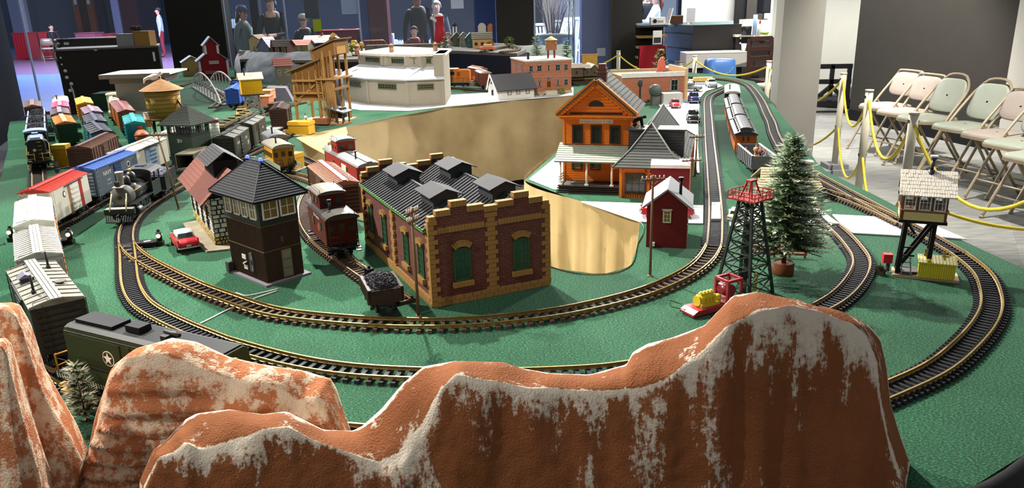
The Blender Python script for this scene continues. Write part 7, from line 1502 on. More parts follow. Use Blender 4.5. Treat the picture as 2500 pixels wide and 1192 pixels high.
# ---------------------------------------------------------------- white roundhouse
RHW = mat('#989181', .7, 0, .05, 10, key='cream_plaster'); RHR = mat('#c4c8cf', .6, 0, .1, 14, key='silver_roofing'); GRF = mat('#5c6048', .6)
base = [G(836, 245), G(901, 256), G(996, 262), G(1084, 258)]; rh = thing('roundhouse', 'long cream roundhouse with silver lean-to roofs and three chimneys', 'model building', (0, 0, 0))
for i in range(3):
    A, B = base[i].copy(), base[i + 1].copy(); A.z = B.z = T; d = B - A; L = d.length; u = d.normalized(); n_ = V3((-u.y, u.x, 0)); rz = math.atan2(d.y, d.x); seg = obj('bay', MB().box(0, L, 0, .3, 0, .225).mesh('bay', RHW), rh); seg.location = A; seg.rotation_euler = (0, 0, rz)
    bx('upper_wall', RHW, seg, 0, L, .2, .5, .2, .385)
    MB().add([(-.012, -.03, .222), (L + .012, -.03, .222), (L + .0, .21, .305), (0, .21, .305)] + [(-.012, -.03, .212), (L + .012, -.03, .212), (L, .21, .295), (0, .21, .295)], [(0, 1, 2, 3), (7, 6, 5, 4), (0, 4, 5, 1), (1, 5, 6, 2), (2, 6, 7, 3), (3, 7, 4, 0)]).build('lean_to_roof', RHR, seg)
    win(seg, (L * .52, -.001, .135), 0, L * .46 if i else L * .5, .045, GRF, 8, 2, .007, MODELGLASS, .008, mw=.003); win(seg, (L * .5, .199, .325), 0, L * .5, .04, GRF, 8, 2, .006, MODELGLASS, .006, mw=.003)
    for x in (.004, L - .004): cb('pier', RHW, seg, (x, -.004, .11), (.016, .012, .22)); cb('upper_pier', RHW, seg, (x, .195, .345), (.016, .014, .08))
    cb('base_course', RHW, seg, (L / 2, -.004, .008), (L, .012, .016))
A, B = G(1084, 258), G(1096, 235); bx('end_wall', RHW, rh, B.x - .06, B.x + .02, A.y, B.y, T, T + .402); MB().prism([(b_.x + ox, b_.y + oy) for b_, ox, oy in ((base[0], .1, .12), (base[1], .09, .16), (base[2], .03, .175), (base[3], .02, .17), (base[3], .02, .9), (base[0], .35, 1.0))], 'z', T + .383, T + .402).build('roof_slab', mat('#d8d2c0', .7), rh)
for px in (873, 957, 1064): p = RY(px, 140, 6.75); MB().cyl((p.x, 6.75, T + .39), (p.x, 6.75, T + .455), .02, n=12).cyl((p.x, 6.75, T + .455), (p.x, 6.75, T + .475), .028, .006, n=12).build('chimney', mat('#7d5a4a', .7), rh)
# ---------------------------------------------------------------- brick hall, depot and neighbours
OBR = brick_mat('orange_brick', '#b56a48', '#a95f40', '#b88a70', 1, .03, .012, .001); q = G(1284, 234); bh = thing('brick_hall', 'two-storey orange brick hall with a white flat roof and grey windows', 'model building', (q.x, q.y, T), math.radians(14)); w = .42; d = .5; h = .29
bx('walls', OBR, bh, 0, w, 0, d, .03, h); bx('stone_base', mat('#b5ab88', .7), bh, -.006, w + .006, -.006, d, 0, .03); bx('roof', mat('#e4dfd0', .7), bh, -.008, w + .008, -.008, d + .008, h, h + .012); GYW = mat('#9a948c', .6)
for x in (.12, .3, .5, .7, .88):
    if x != .5: win(bh, (w * x, -.001, .2), 0, .04 if x in (.12, .88) else .05, .06, GYW, 2, 2, .006)
    if x in (.12, .3, .7, .88): win(bh, (w * x, -.001, .07), 0, .04 if x in (.12, .88) else .026, .06, GYW, 2, 2, .006)
win(bh, (w * .5, -.001, .2), 0, .022, .06, GYW, 1, 2, .005); win(bh, (w * .5, -.001, .125), 0, .03, .03, GYW, 2, 2, .005); cb('door', '#a8743c', bh, (w * .5, -.002, .08), (.034, .006, .08)); [cb('door_pane', '#2a1a14', bh, (w * .5 + s * .008, -.006, .09), (.01, .002, .05)) for s in (-1, 1)]
for y in (.12, .32): win(bh, (-.001, y, .2), -PI / 2, .05, .06, GYW, 2, 2, .006)
for z in (.155, .28): cb('belt', '#a8968c', bh, (w / 2, -.002, z), (w + .006, .006, .006))
for k in range(6): cb('stair', '#cfc4a4', bh, (w * .42 - k * .014, -.05, .035 - k * .006), (.014, .06, .008))
cb('stair_wall', '#cfc8b0', bh, (w * .5, -.05, .02), (.1, .07, .04)); MB().cyl((.06, .12, h), (.06, .12, h + .06), .012).cyl((.06, .12, h + .06), (.06, .12, h + .075), .018, .006).build('vent', IRON, bh)
wk = thing('roof_tank', 'brown water tank with a cream cone roof on the brick hall', 'model tower', w_of(bh, (w * .68, .16, h + .012)), .2); [MB().bar((.04 * math.cos(a), .04 * math.sin(a), 0), (.04 * math.cos(a), .04 * math.sin(a), .07), .009).build('leg', mat('#6a3a2c', .7), wk) for a in (.4, 1.97, 3.54, 5.11)]; MB().lathe([(.05, .07), (.05, .155)], 20).build('tank', mat('#8f6240', .6), wk); MB().lathe([(.06, .155), (.058, .158), (0, .19)], 20).build('cone_roof', mat('#d8bf8a', .7), wk)
bs_ = thing('model_bush', 'small yellow-green shrub at the brick hall steps', 'bush', w_of(bh, (w * .72, -.07, 0))); mb = MB(); [mb.add([(0, 0, .005), (rnd(-.04, .04), rnd(-.04, .04), rnd(.03, .07)), (rnd(-.02, .02), rnd(-.02, .02), rnd(.02, .06))], [(0, 1, 2)]) for _ in range(60)]; mb.build('leaves', mat('#8a8a4a', .8, 0, .3, 50), bs_, kind='stuff', fix=False); MB().cyl((0, 0, 0), (0, 0, .03), .005).build('stem', TRUNK, bs_)
q = G(1215, 246); dp_ = thing('clapboard_depot', 'white board depot with a steep black roof at the edge of the pit', 'model building', (q.x, q.y, T), math.radians(24)); w = .34; d = .2; h = .1
bx('walls', WHITEP, dp_, 0, w, 0, d, 0, h); MB().prism([(0, h), (d, h), (d / 2, .2)], 'x', 0, w).build('gable', WHITEP, dp_); BKR = mat('#2d2d30', .7, 0, .1, 30)
for y in (-.035, d + .02): slope(dp_, ((-.025, y, h - .02 if y < 0 else h - .01), (w + .02, y, h - .02 if y < 0 else h - .01), (w + .02, d / 2, .208), (-.025, d / 2, .208)), BKR, 1, .004)
for x in (.11, .19, .28): win(dp_, (x, -.001, .04), 0, .034, .042, BKW, 1, 2, .004)
win(dp_, (-.001, .1, .035), -PI / 2, .034, .045, BKW, 2, 2, .004); cb('depot_sign', '#2a2624', dp_, (-.003, .1, .14), (.004, .05, .018))
for i in range(26): cb('siding_board', WHITEP, dp_, (.007 + i * .0131, -.002, h / 2 - .012), (.011, .003, h - .026))
for y0 in (-.005, d + .005): MB().bar((-.026, y0 - .03, h - .02), (-.026, d / 2, .21), .008).build('barge_board', WHITEP, dp_)
yh = house(1134, 1168, 190, 168, 140, 'log hut with a bright orange-yellow shake roof on posts', '#5a4030', '#d89a34', T, .25, 'x', (2, 1), rz=14, wh=.4)
house(1196, 1240, 182, 168, 152, 'dark log cabin with a pale green roof', '#3c342e', '#7d9a8c', T, .3, 'x', (2, 1), '#b8b0a0', rz=16)
fo = (('tree', 'pale frosted fir beside the roundhouse end wall', 1092, 185, .42, .1), ('tree', 'fir standing behind the brick hall water tank', 1312, 182, .42, .13), ('tree', 'bright green fir beside the brick hall corner', 1384, 185, .36, .1), ('tree', 'green fir between the shop and the yellow building', 1610, 215, .33, .09), ('tree', 'small fir beside the yellow building wall', 1630, 228, .15, .05))
for nm, lb, px, py, H_, R_ in fo: q = G(px, py); fir('model_fir_tree', lb, (q.x, q.y, T), H_, R_, 14, 14, .036, nd=6, shape=.7, tipm=NEED2 if 'pale' in lb or 'behind' in lb else mat('#6f9a58', .7, 0, .3, 100))
for i, (x0, x1, py, ye, yr) in enumerate(((1392, 1424, 188, 165, 158), (1425, 1442, 186, 166, 160), (1440, 1462, 185, 168, 158))): house(x0, x1, py, ye, yr, ('brown mud-brick shack with a flat slanted roof', 'grey-brown shack in the middle of the shanty row', 'brown shack with a pale tent roof')[i], '#5d5346', ('#6d6252', '#6d6456', '#c9b98c')[i], T + .08, .25, 'x' if i < 2 else 'y', (1, 1), '#3a342c', rz=8)
q = G(1425, 205); mb_ = thing('mud_bank', 'dark brown modelled river bank under the shacks', 'bank', (q.x, q.y, T), .1); MB().prism([(-.35, 0), (.3, 0), (.28, .06), (.1, .08), (-.1, .085), (-.35, .078)], 'y', 0, .8).build('bank', mat('#4f483c', .9, 0, .2, 12), mb_); bx('ledge', mat('#7d7462', .9), mb_, -.35, .28, -.02, .02, .045, .06)
def billboard(px, py, Y, w, h, label, m, z):
    p = RY(px, py, Y); t = thing('billboard', label, 'billboard', (p.x, Y, z)); bx('panel', P2(m), t, -w / 2, w / 2, 0, .012, p.z - z - h / 2, p.z - z + h / 2); bx('frame', P2('#a8844a'), t, -w / 2 - .008, w / 2 + .008, .001, .018, p.z - z + h / 2, p.z - z + h / 2 + .012); [MB().bar((x, -.008, 0), (x, -.008, p.z - z), .014).build('post', P2('#b8935a'), t) for x in (-w * .3, 0, w * .3)]
billboard(1440, 148, 8.3, .16, .11, 'weathered yellow billboard seen from behind on wooden posts', mat('#c49a4c', .7, 0, .3, 20), T + .18)
# main-street shops
q = G(1520, 250); ms = thing('shop_block', 'orange brick shop with a white parapet and peach false front', 'model building', (q.x, q.y, T), math.radians(6)); w = .5; d = .42; h = .19
bx('walls', OBR, ms, 0, w, 0, d, 0, h); bx('parapet', WHITEP, ms, -.01, w, -.01, .01, h, h + .035); bx('flat_roof', mat('#a89678', .8), ms, 0, w, .01, d, h, h + .01); bx('back_parapet', mat('#b5a284', .7), ms, 0, w, d, d + .02, h, h + .03)
win(ms, (w * .84, -.001, .07), 0, .07, .1, GYW, 2, 2, .01); bx('side_front', mat('#dcb98a', .6), ms, w, w + .02, -.03, d, 0, h + .06); [cb('arch_trim', '#e6d2b0', ms, (w + .022, y, .12), (.004, .03, .12)) for y in (.05, .14, .24, .33)]
rd_ = thing('red_sign', 'red flame-shaped shop sign on the shop roof', 'sign', w_of(ms, (w * .8, .3, h + .01))); MB().prism([(-.04, 0), (.04, 0), (.035, .06), (.02, .1), (0, .12), (-.025, .09), (-.03, .05)], 'y', -.01, .01).build('panel', mat('#d8705c', .5), rd_)
gw_ = thing('grey_tank_trailer', 'dark grey ball tank and white crate beside the shop', 'toy machine', w_of(ms, (w * .38, -.25, 0)), .1); MB().ball((0, 0, .11), .05, 14, 10).build('ball_tank', mat('#4a524c', .5), gw_); bx('stand', mat('#5a5c58', .6), gw_, -.03, .03, -.03, .03, 0, .07); bx('crate', mat('#a8aaa4', .6), gw_, .05, .2, -.05, .05, 0, .09); cb('lamp_post', IRON, gw_, (-.12, 0, .08), (.012, .012, .16)); MB().ball((-.12, 0, .17), .02, 8, 6, (1, .5, 1.6)).build('lamp', mat('#3a3c3a', .5), gw_)
house(1630, 1654, 228, 184, 165, 'mustard yellow building with a tan roof and one brown window', '#c29a1e', '#a8977c', T, .35, 'x', (1, 1), '#7a3a28', rz=5, wh=.3, ww=.3)
q = G(1660, 210); wsg = thing('white_pillar_sign', 'white upright sign beside the yellow building', 'sign', (q.x, q.y, T)); bx('panel', WHITEP, wsg, -.018, .018, -.01, .01, .02, .2); bx('foot', WHITEP, wsg, -.03, .03, -.02, .02, 0, .02)
q = G(1560, 185); lg = gondola('yellow-brown log car on the back loop', (1575, 176), (1512, 172), '#b8964a', top=.06, W=.09, posts=6)
# ================================================================ rope barrier
PVC = mat('#cfc8b0', .45, 0, .05, 20); ROPE = mat('#d8c23c', .6, 0, .1, 200)
tops = {'a': (1255, 112), 'b': (1327, 116), 'c': (1510, 126), 'd': (1697, 138), 'e': (1878, 151), 'f': (2060, 181), 'g': (2123, 223), 'h': (2232, 279)}
lab = {'a': 'cream rope post beside the far raised shelf', 'b': 'cream rope post behind the brick hall water tank', 'c': 'cream rope post in front of the black column', 'd': 'cream rope post between the red and blue plastic chairs', 'e': 'cream rope post beside the white column', 'f': 'cream rope post on a grey plinth beside the walker', 'g': 'cream rope post in front of the first folding chairs', 'h': 'cream rope post rising behind the watchman tower'}
PT = {}
for k, (x, y) in tops.items():
    p = G(x, y, .95 if k in 'ab' else .87); PT[k] = p; t = thing('rope_post', lab[k], 'barrier post', (p.x, p.y, 0), 0, 'rope barrier posts')
    MB().cyl((0, 0, .09), (0, 0, .87), .026, n=16).build('post', PVC, t); MB().cyl((0, 0, .87), (0, 0, .882), .029, n=16).build('cap', PVC, t)
    for z in (.83, .42): MB().cyl((-.028, 0, z), (.028, 0, z), .011, n=8).build('eyelet', mat('#6a6450', .5), t)
    bx('plinth', mat('#8d8f90', .7), t, -.14, .14, -.14, .14, 0, .05); bx('plinth_step', mat('#85878a', .7), t, -.09, .09, -.09, .09, .05, .09)
def rope(a, b, sag, label, z=.83):
    pts = []
    for i in range(17): u = i / 16; p = a.lerp(b, u); pts.append((p.x, p.y, z - sag * 4 * u * (1 - u)))
    o = MB().tube(pts, .0095, 8).build('rope', ROPE); tag(o, label, 'rope', 'yellow barrier ropes')
near_h = G(2620, 430, .8)
for a, b, sg in (('a', 'b', .08), ('b', 'c', .18), ('c', 'd', .2), ('d', 'e', .14), ('e', 'f', .3), ('f', 'g', .3), ('g', 'h', .32)):
    rope(PT[a], PT[b], sg, 'upper yellow rope from the %s' % lab[a].replace('cream rope post ', 'post '))
    if a in 'efg': rope(PT[a], PT[b], sg, 'lower yellow rope from the %s' % lab[a].replace('cream rope post ', 'post '), .42)
rope(PT['h'], near_h, .32, 'thick yellow rope swinging past the watchman tower roof')
rope(PT['h'], G(2700, 560, .4), .1, 'low yellow rope passing behind the watchman tower stilts', .42)
# ================================================================ folding chairs
CH_T = mat('#a8987e', .4, .2, .05, 30, key='tan_chair_steel'); VP = mat('#aea197', .5, 0, .04, 20, key='pink_beige_vinyl'); VG = mat('#a3a897', .45, 0, .04, 20, key='pale_green_vinyl')
def pad(w, h, th, cx, taper=0, n=24, notch=False):
    pts = []
    for i in range(n):
        a = 2 * PI * i / n; c, s = math.cos(a), math.sin(a); x = math.copysign(abs(c) ** .45, c) * w / 2; y = math.copysign(abs(s) ** .55, s) * h / 2; x *= 1 - taper * (y / h + .5)
        if notch and y > h * .3 and abs(x) < w * .14: y -= h * .12
        pts.append((x, y))
    return pts
def fold_chair(label, loc, rz, style):
    t = thing('folding_chair', label, 'chair', loc, rz, 'folding chairs along the wall')       # faces local +x
    vin = VP if style else VG; r = .0115; W = .21
    top = (-.24, .78)
    if style: bk = [(-.24, -.17, .76), (-.235, -.14, .785), (-.235, .14, .785), (-.24, .17, .76)]
    else: bk = [(-.225, -.16, .74), (-.255, -.1, .81), (-.262, -.04, .825), (-.262, .04, .825), (-.255, .1, .81), (-.225, .16, .74)]
    MB().tube(spline([(.25, -W, 0), (.02, -W + .01, .42), (-.17, -W + .02, .66)] + bk + [(-.17, W - .02, .66), (.02, W - .01, .42), (.25, W, 0)], .05), r, 8).build('back_frame', CH_T, t)
    for s in (-1, 1):
        MB().tube([(.06, s * (W - .03), .42), (-.1, s * (W - .028), .2), (-.26, s * (W - .025), 0)], r, 8).build('rear_leg', CH_T, t); MB().bar((-.04, s * (W - .012), .50), (-.1, s * (W - .02), .42), .004, .016).build('hinge_link', CH_T, t)
        MB().cyl((.245, s * W, 0), (.24, s * W, .02), .015, n=8).build('foot_cap', CH_T, t); MB().cyl((-.257, s * (W - .025), 0), (-.25, s * (W - .025), .02), .015, n=8).build('foot_cap', CH_T, t)
    MB().tube([(.16, -W, .16), (.16, W, .16)], .008, 6).build('front_rung', CH_T, t); MB().tube([(-.2, -W + .03, .09), (-.2, W - .03, .09)], .008, 6).build('rear_rung', CH_T, t)
    sp_ = [(y_ + .02, x_) for x_, y_ in pad(.4, .42, 0, 0)]
    MB().prism(sp_, 'z', .425, .447).build('seat_pan', CH_T, t); n = len(sp_); mb = MB(); rows = [[((x - .02) * f + .02, y * f, z) for x, y in sp_] for f, z in ((.97, .447), (.965, .462), (.9, .47), (.5, .474), (.05, .475))]; mb.grid(rows, True, True); mb.build('seat_cushion', vin, t)
    bp_ = pad(.39, .23 if style else .3, 0, 0, .1 if style else .16, 30, not style); zc, xc, tl = (.66, -.185, .34) if style else (.645, -.185, .34)
    for nm, m_, o0, sc in (('back_pan', CH_T, -.008, 1.0), ('back_cushion', vin, .004, .96)):
        rows = [[(xc - (y * sc * f) * tl + dx, x * sc * f, zc + y * sc * f) for x, y in bp_] for f, dx in (((1, o0), (1, o0 + .008), (.9, o0 + .014), (.5, o0 + .018), (.05, o0 + .018)) if nm == 'back_cushion' else ((.05, o0 - .004), (1, o0 - .002), (1, o0 + .008)))]
        MB().grid(rows, True, True).build(nm, m_, t)
    return t
seats = ((2166, 254, 1), (2214, 268, 1), (2268, 283, 0), (2362, 303, 0), (2440, 323, 1), (2500, 345, 0), (2560, 378, 0))
clab = ('pink-beige folding chair nearest the white alcove wall', 'pink-beige folding chair, second along the dark wall', 'pale green folding chair with a handle slot, behind the last rope post', 'pale green folding chair with a handle slot by the wall corner', 'pink-beige folding chair in front of the white wall', 'pale green folding chair cut off by the frame, before the last one', 'last pale green folding chair of the row along the white wall')
for (x, y, st_), lb in zip(seats, clab):
    p = G(x, y, .47); fold_chair(lb, (p.x, p.y, 0), PI + math.radians(14), st_)
p = G(1868, 205, .47); fold_chair('pink-beige folding chair behind the rope beside the white column', (p.x + .12, p.y, 0), math.radians(200), 1)
# ================================================================ rollator behind the column
p = G(2022, 276, 0); wk_ = thing('cart', 'black open-frame plastic utility cart standing by the alcove wall', 'cart', (p.x, p.y, 0), math.radians(-8)); PB = mat('#1a1a1c', .5)
for x in (-.22, 0, .22): cb('upright', PB, wk_, (x, 0, .36), (.05, .05, .55))
for z in (.62, .42, .2): cb('cross_bar', PB, wk_, (0, 0, z), (.5, .05, .06))
for s in (-1, 1): MB().bar((s * .2, 0, .18), (0, 0, .36), .05).build('diagonal', PB, wk_)
cb('tray', PB, wk_, (0, .1, .12), (.5, .3, .06)); cb('tool_bundle', '#3a3c40', wk_, (0, .05, .2), (.36, .16, .05)); [MB().cyl((x - .02, y, .05), (x + .02, y, .05), .05, n=14).build('caster', PB, wk_) for x in (-.2, .2) for y in (.0, .22)]
# ================================================================ desk corner at the back right
DESK = mat('#2b2927', .55, 0, .08, 8); MBL = mat('#8fa8a4', .3, 0, .5, 14, key='green_marble_strip'); BLT = mat('#2f3b4a', .35, 0, .5, 20, key='dark_slate_tile')
Yd = 11.6; a, b = RY(1692, 62, Yd), RY(1812, 60, Yd); z1 = a.z; zb_ = RY(1750, 130, Yd).z
ds = thing('reception_counter', 'dark reception counter with a green marble ledge', 'counter', ((a.x + b.x) / 2, Yd, 0)); w = b.x - a.x
bx('front', DESK, ds, -w / 2, w / 2, 0, .1, 0, z1); bx('body', DESK, ds, -w / 2, w / 2, .1, .7, 0, z1 - .25)
c = RY(1622, 64, Yd + 1.1); sd_ = slab('side_tmp', (c.x, Yd + 1.1, 0), (a.x, Yd, 0), 0, z1, BLT, .1, 1); sd_.name = 'slate_side'; del sd_['kind']; sd_.parent = ds; sd_.location = (-(a.x + b.x) / 2, -Yd, 0)
for k in range(5): zz = .15 + k * .22; A_, B_ = V3((c.x - ds.location.x, 1.1, zz)), V3((a.x - ds.location.x, 0, zz)); MB().bar(A_ + V3((-.01, -.012, 0)), B_ + V3((-.01, -.012, 0)), .012).build('tile_joint', BLACK, ds)
for k in range(9): x = -w / 2 - .7 + (w + .75) * (k + .5) / 9; cb('ledge_tile', MBL, ds, (x, .75, z1 + .0), (.2, .12, .06))
wb_ = thing('white_planter_box', 'long pale grey box shelf in front of the reception counter', 'box', (ds.location.x - .05, Yd - .5, 0)); z0w, z1w = RY(1740, 165, Yd - .5).z, RY(1740, 130, Yd - .5).z; xw0, xw1 = RY(1675, 150, Yd - .5).x - wb_.location.x, RY(1823, 150, Yd - .5).x - wb_.location.x
bx('box', mat('#b8b5ac', .7), wb_, xw0, xw1, 0, .4, z0w, z1w); bx('stand', BLACK, wb_, xw0 + .1, xw1 - .05, .05, .4, 0, z0w); cb('rim', '#d8d6ce', wb_, ((xw0 + xw1) / 2, .2, z1w + .005), (xw1 - xw0, .42, .01))
Yc = 11.2; kx0, kx1 = RY(1812, 86, Yc).x, RY(1902, 86, Yc).x; kz = RY(1850, 86, Yc).z; kb = thing('kitchen_counter', 'dark base cabinets with a cream worktop beside the reception counter', 'cabinet', ((kx0 + kx1) / 2, Yc + .3, 0)); w = kx1 - kx0
bx('carcass', DESK, kb, -w / 2, w / 2, 0, .6, 0, kz - .03); bx('worktop', CREAM, kb, -w / 2 - .02, w / 2, -.03, .6, kz - .03, kz); bx('splash_shelf', CREAM, kb, -w * .1, w / 2, .35, .6, kz, kz + .2)
for x, z0, z1_ in ((-.12, .05, kz - .3), (.16, .05, kz - .3)): cb('door', '#35322f', kb, (x, -.006, (z0 + z1_) / 2), (.25, .012, z1_ - z0)); 
for z in (kz - .12, .3): cb('drawer', '#383532', kb, (.12, -.008, z), (.3, .014, .16)); cb('handle', '#b8b8b4', kb, (.12, -.02, z + .03), (.2, .012, .012))
for z in (kz - .05, kz - .12, kz - .42, kz - .48): MB().ball((-.2, -.02, z), .014, 8, 6).build('knob', mat('#d8d8d4', .3), kb)
def on(px, Y, z, label, name, cat): p = RY(px, 80, Y); return thing(name, label, cat, (p.x, Y, z))
t = on(1822, Yc + .15, kz, 'white and black tub of wipes on the worktop', 'tub', 'container'); MB().lathe([(.07, 0), (.075, .11), (.07, .12)], 16).build('tub', mat('#1f1f22', .4), t); MB().lathe([(.073, .12), (.07, .14), (0, .145)], 16).build('lid', WHITEP, t)
t = on(1842, Yc + .1, kz, 'tall pale blue paper roll on the worktop', 'paper_roll', 'paper roll'); MB().lathe([(.03, 0), (.03, .28)], 14).build('roll', mat('#9fb8dc', .6), t); MB().lathe([(.012, .28), (.012, .283)], 10).build('core', mat('#8a7a60', .7), t)
t = on(1854, Yc + .15, kz, 'white soap bottle with a red nozzle on the worktop', 'soap_bottle', 'bottle'); MB().lathe([(.035, 0), (.035, .13), (.014, .15)], 14).build('bottle', WHITEP, t); MB().lathe([(.014, .15), (.012, .2), (.0, .21)], 10).build('nozzle', mat('#c2402c', .5), t)
t = on(1868, Yc + .1, kz, 'lime green bowl on the worktop', 'bowl', 'bowl'); MB().lathe([(.03, 0), (.06, .03), (.062, .035), (.05, .03), (.025, .01)], 16).build('bowl', mat('#a8d04a', .4), t); MB().lathe([(.03, 0), (.03, .004)], 12).build('foot', mat('#98c03a', .4), t)
p = RY(1864, 35, Yc + .45); t = thing('monitor', 'black desktop monitor above the worktop', 'monitor', (p.x, Yc + .45, kz + .2)); bx('screen', BLACK, t, -.1, .1, 0, .03, .09, .3); bx('panel', mat('#20242c', .15), t, -.092, .092, -.003, 0, .1, .29); bx('stand', DGREY, t, -.05, .05, -.05, .08, 0, .012); bx('neck', DGREY, t, -.012, .012, .0, .02, .012, .1)
p = RY(1815, 75, Yd - .35); t = thing('paper_cup', 'white ribbed paper cup on the pale box shelf', 'cup', (RY(1815, 128, Yd - .35).x, Yd - .35, z1w + .01)); MB().lathe([(.028, 0), (.038, .1), (.035, .1), (.026, .01)], 14).build('cup', WHITEP, t); MB().lathe([(.0385, .097), (.0395, .103)], 14).build('rim', WHITEP, t)
# back wall pieces above the counter
struct(bx('wall_back_right', PALEGREY, None, RY(1672, 20, 13.4).x, 12, 13.4, 13.5, 0, CH)); col('wall_pilaster_black', 1795, 1818, 13.2, BLACK, .15); col('wall_pilaster_grey', 1818, 1860, 13.15, WALLD, .2); col('wall_pilaster_white', 1663, 1674, 13.0, WHITEP, .15); col('wall_pilaster_navy', 1652, 1664, 13.1, mat('#2a3040', .5), .15)
# bookcase, papers, red chair and blue play seat
p0, p1 = RY(1568, 62, 12.0), RY(1622, 62, 12.0); bc = thing('wood_shelf', 'light wood shelf unit stacked with brochures behind the red chair', 'shelf', ((p0.x + p1.x) / 2, 12.0, 0)); w = p1.x - p0.x + .1
bx('back', mat('#2a2420', .7), bc, -w / 2, w / 2, .3, .33, 0, p0.z)
for k in range(6): bx('shelf_board', mat('#8a6a3e', .6, 0, .15, 10), bc, -w / 2, w / 2, 0, .3, .2 + k * .155, .235 + k * .155)
bx('top', DGREY, bc, -w / 2, w / 2, -.02, .32, p0.z - .03, p0.z)
p = RY(1605, 95, 11.9); t = thing('brochure_stand', 'white brochure with a photograph on the wood shelf', 'brochure', (p.x, 11.9, RY(1605, 108, 11.9).z), .1); bx('sheet', WHITEP, t, -.07, .07, 0, .01, 0, .2); bx('photo', mat('#3a3a3a', .5, 0, .5, 30), t, -.055, .055, -.003, 0, .02, .1); bx('base', DGREY, t, -.08, .08, -.03, .05, -.02, 0)
p = RY(1607, 50, 12.1); t = thing('carton', 'white printed carton standing on the shelf top', 'box', (p.x, 12.1, p0.z)); bx('box', WHITEP, t, -.11, .11, 0, .15, 0, .11); MB().cyl((-.05, -.001, .055), (-.05, -.003, .055), .03, n=16).build('emblem', DK, t); cb('print', '#9a9a98', t, (.035, -.001, .05), (.09, .002, .025))
p = RY(1645, 40, 12.0); t = thing('easel_card', 'white card leaning on a stand at the counter', 'sign', (p.x - .1, 12.0, p0.z)); MB().bar((0, 0, 0), (.07, .06, .24), .07, .012).build('card', WHITEP, t); bx('foot', WHITEP, t, -.03, .06, -.02, .06, 0, .012)
p = RY(1652, 50, 12.25); t = thing('desk_plaque', 'dark wooden desk plaque with gold edge on the counter', 'sign', (p.x, 12.25, p0.z)); bx('plaque', mat('#3a2418', .5), t, -.1, .1, 0, .03, 0, .12); bx('edge', mat('#a8823c', .4), t, -.105, .105, .004, .03, .12, .127)
p = RY(1688, 40, 11.9); t = thing('notice_sheet', 'blank white sheet propped on the reception counter', 'sign', (p.x, 11.95, z1 + .03), .05); MB().bar((-.0, 0, 0), (.02, .05, .21), .13, .006).build('sheet', mat('#c4c2c0', .6), t); bx('foot', WHITEP, t, -.05, .05, 0, .06, -.03, 0)
def tub_chair(px, py, Y, label, m, w=.5):
    p = RY(px, py, Y); t = thing('plastic_chair', label, 'chair', (p.x, Y, 0)); m = P2(m); zt_ = p.z
    rows = []
    for k in range(8): u = k / 7; rows.append([(w / 2 * (1 - .12 * u ** 2) * math.sin(PI * (j / 12 - .5)) , .1 + .22 * math.cos(PI * (j / 12 - .5)) * (1 - .2 * u), .4 + (zt_ - .4) * u) for j in range(13)])
    MB().grid(rows).grid([[(x * .93, y * .9, z) for x, y, z in r] for r in rows]).build('back_shell', m, t, fix=False); MB().prism([(x * 1.0, y) for x, y in pad(w * 1.02, w * .9, 0, 0)], 'z', .36, .42).build('seat', m, t)
    for s in (-1, 1):
        for y in (-.18, .2): MB().bar((s * w * .42, y, 0), (s * w * .38, y * .8, .37), .045).build('leg', m, t)
    return t
tub_chair(1596, 113, 11.0, 'red plastic chair behind the rope beside the slate counter', '#8f2028', .42)
pq = RY(1758, 142, 9.9); t = thing('toy_bin', 'rounded blue plastic toy bin with a curved lid behind the rope', 'bin', (pq.x, 9.9, 0)); BLP = mat('#3f6aa8', .35, 0, .05, 10); zt_ = pq.z
rows = [[(.2 * f * math.copysign(abs(math.cos(2 * PI * i / 28)) ** .5, math.cos(2 * PI * i / 28)), .16 * f * math.copysign(abs(math.sin(2 * PI * i / 28)) ** .5, math.sin(2 * PI * i / 28)), z) for i in range(28)] for f, z in ((1.02, zt_ - .3), (1.0, zt_ - .26), (.96, zt_ - .12), (.9, zt_ - .03), (.8, zt_ - .005), (.05, zt_))]
MB().grid(rows, True, True).build('lid', BLP, t); MB().prism(pad(.44, .36, 0, 0), 'z', zt_ - .34, zt_ - .3).build('rim', BLP, t); MB().prism(pad(.38, .3, 0, 0), 'z', .0, zt_ - .34).build('bin', BLP, t); MB().tube([(-.13, -.16, zt_ - .1), (-.08, -.168, zt_ - .17), (0, -.17, zt_ - .19), (.08, -.168, zt_ - .17), (.13, -.16, zt_ - .1)], .006, 6).build('grip_line', mat('#5f88c0', .4), t)
# wooden ladder-back chair beside the column
p = RY(1882, 120, 10.4); t = thing('wooden_chair', 'dark brown wooden chair leaning in shade beside the white column', 'chair', (p.x, 10.4, 0), .3); WDK = mat('#3a2018', .45)
for s in (-1, 1): MB().bar((s * .18, .18, 0), (s * .18, .24, 1.0), .035).build('back_post', WDK, t); MB().bar((s * .18, -.18, 0), (s * .18, -.18, .45), .035).build('front_leg', WDK, t)
bx('seat', WDK, t, -.2, .2, -.2, .2, .44, .47); [cb('back_slat', WDK, t, (0, .22, .6 + k * .13), (.34, .02, .06)) for k in range(4)]
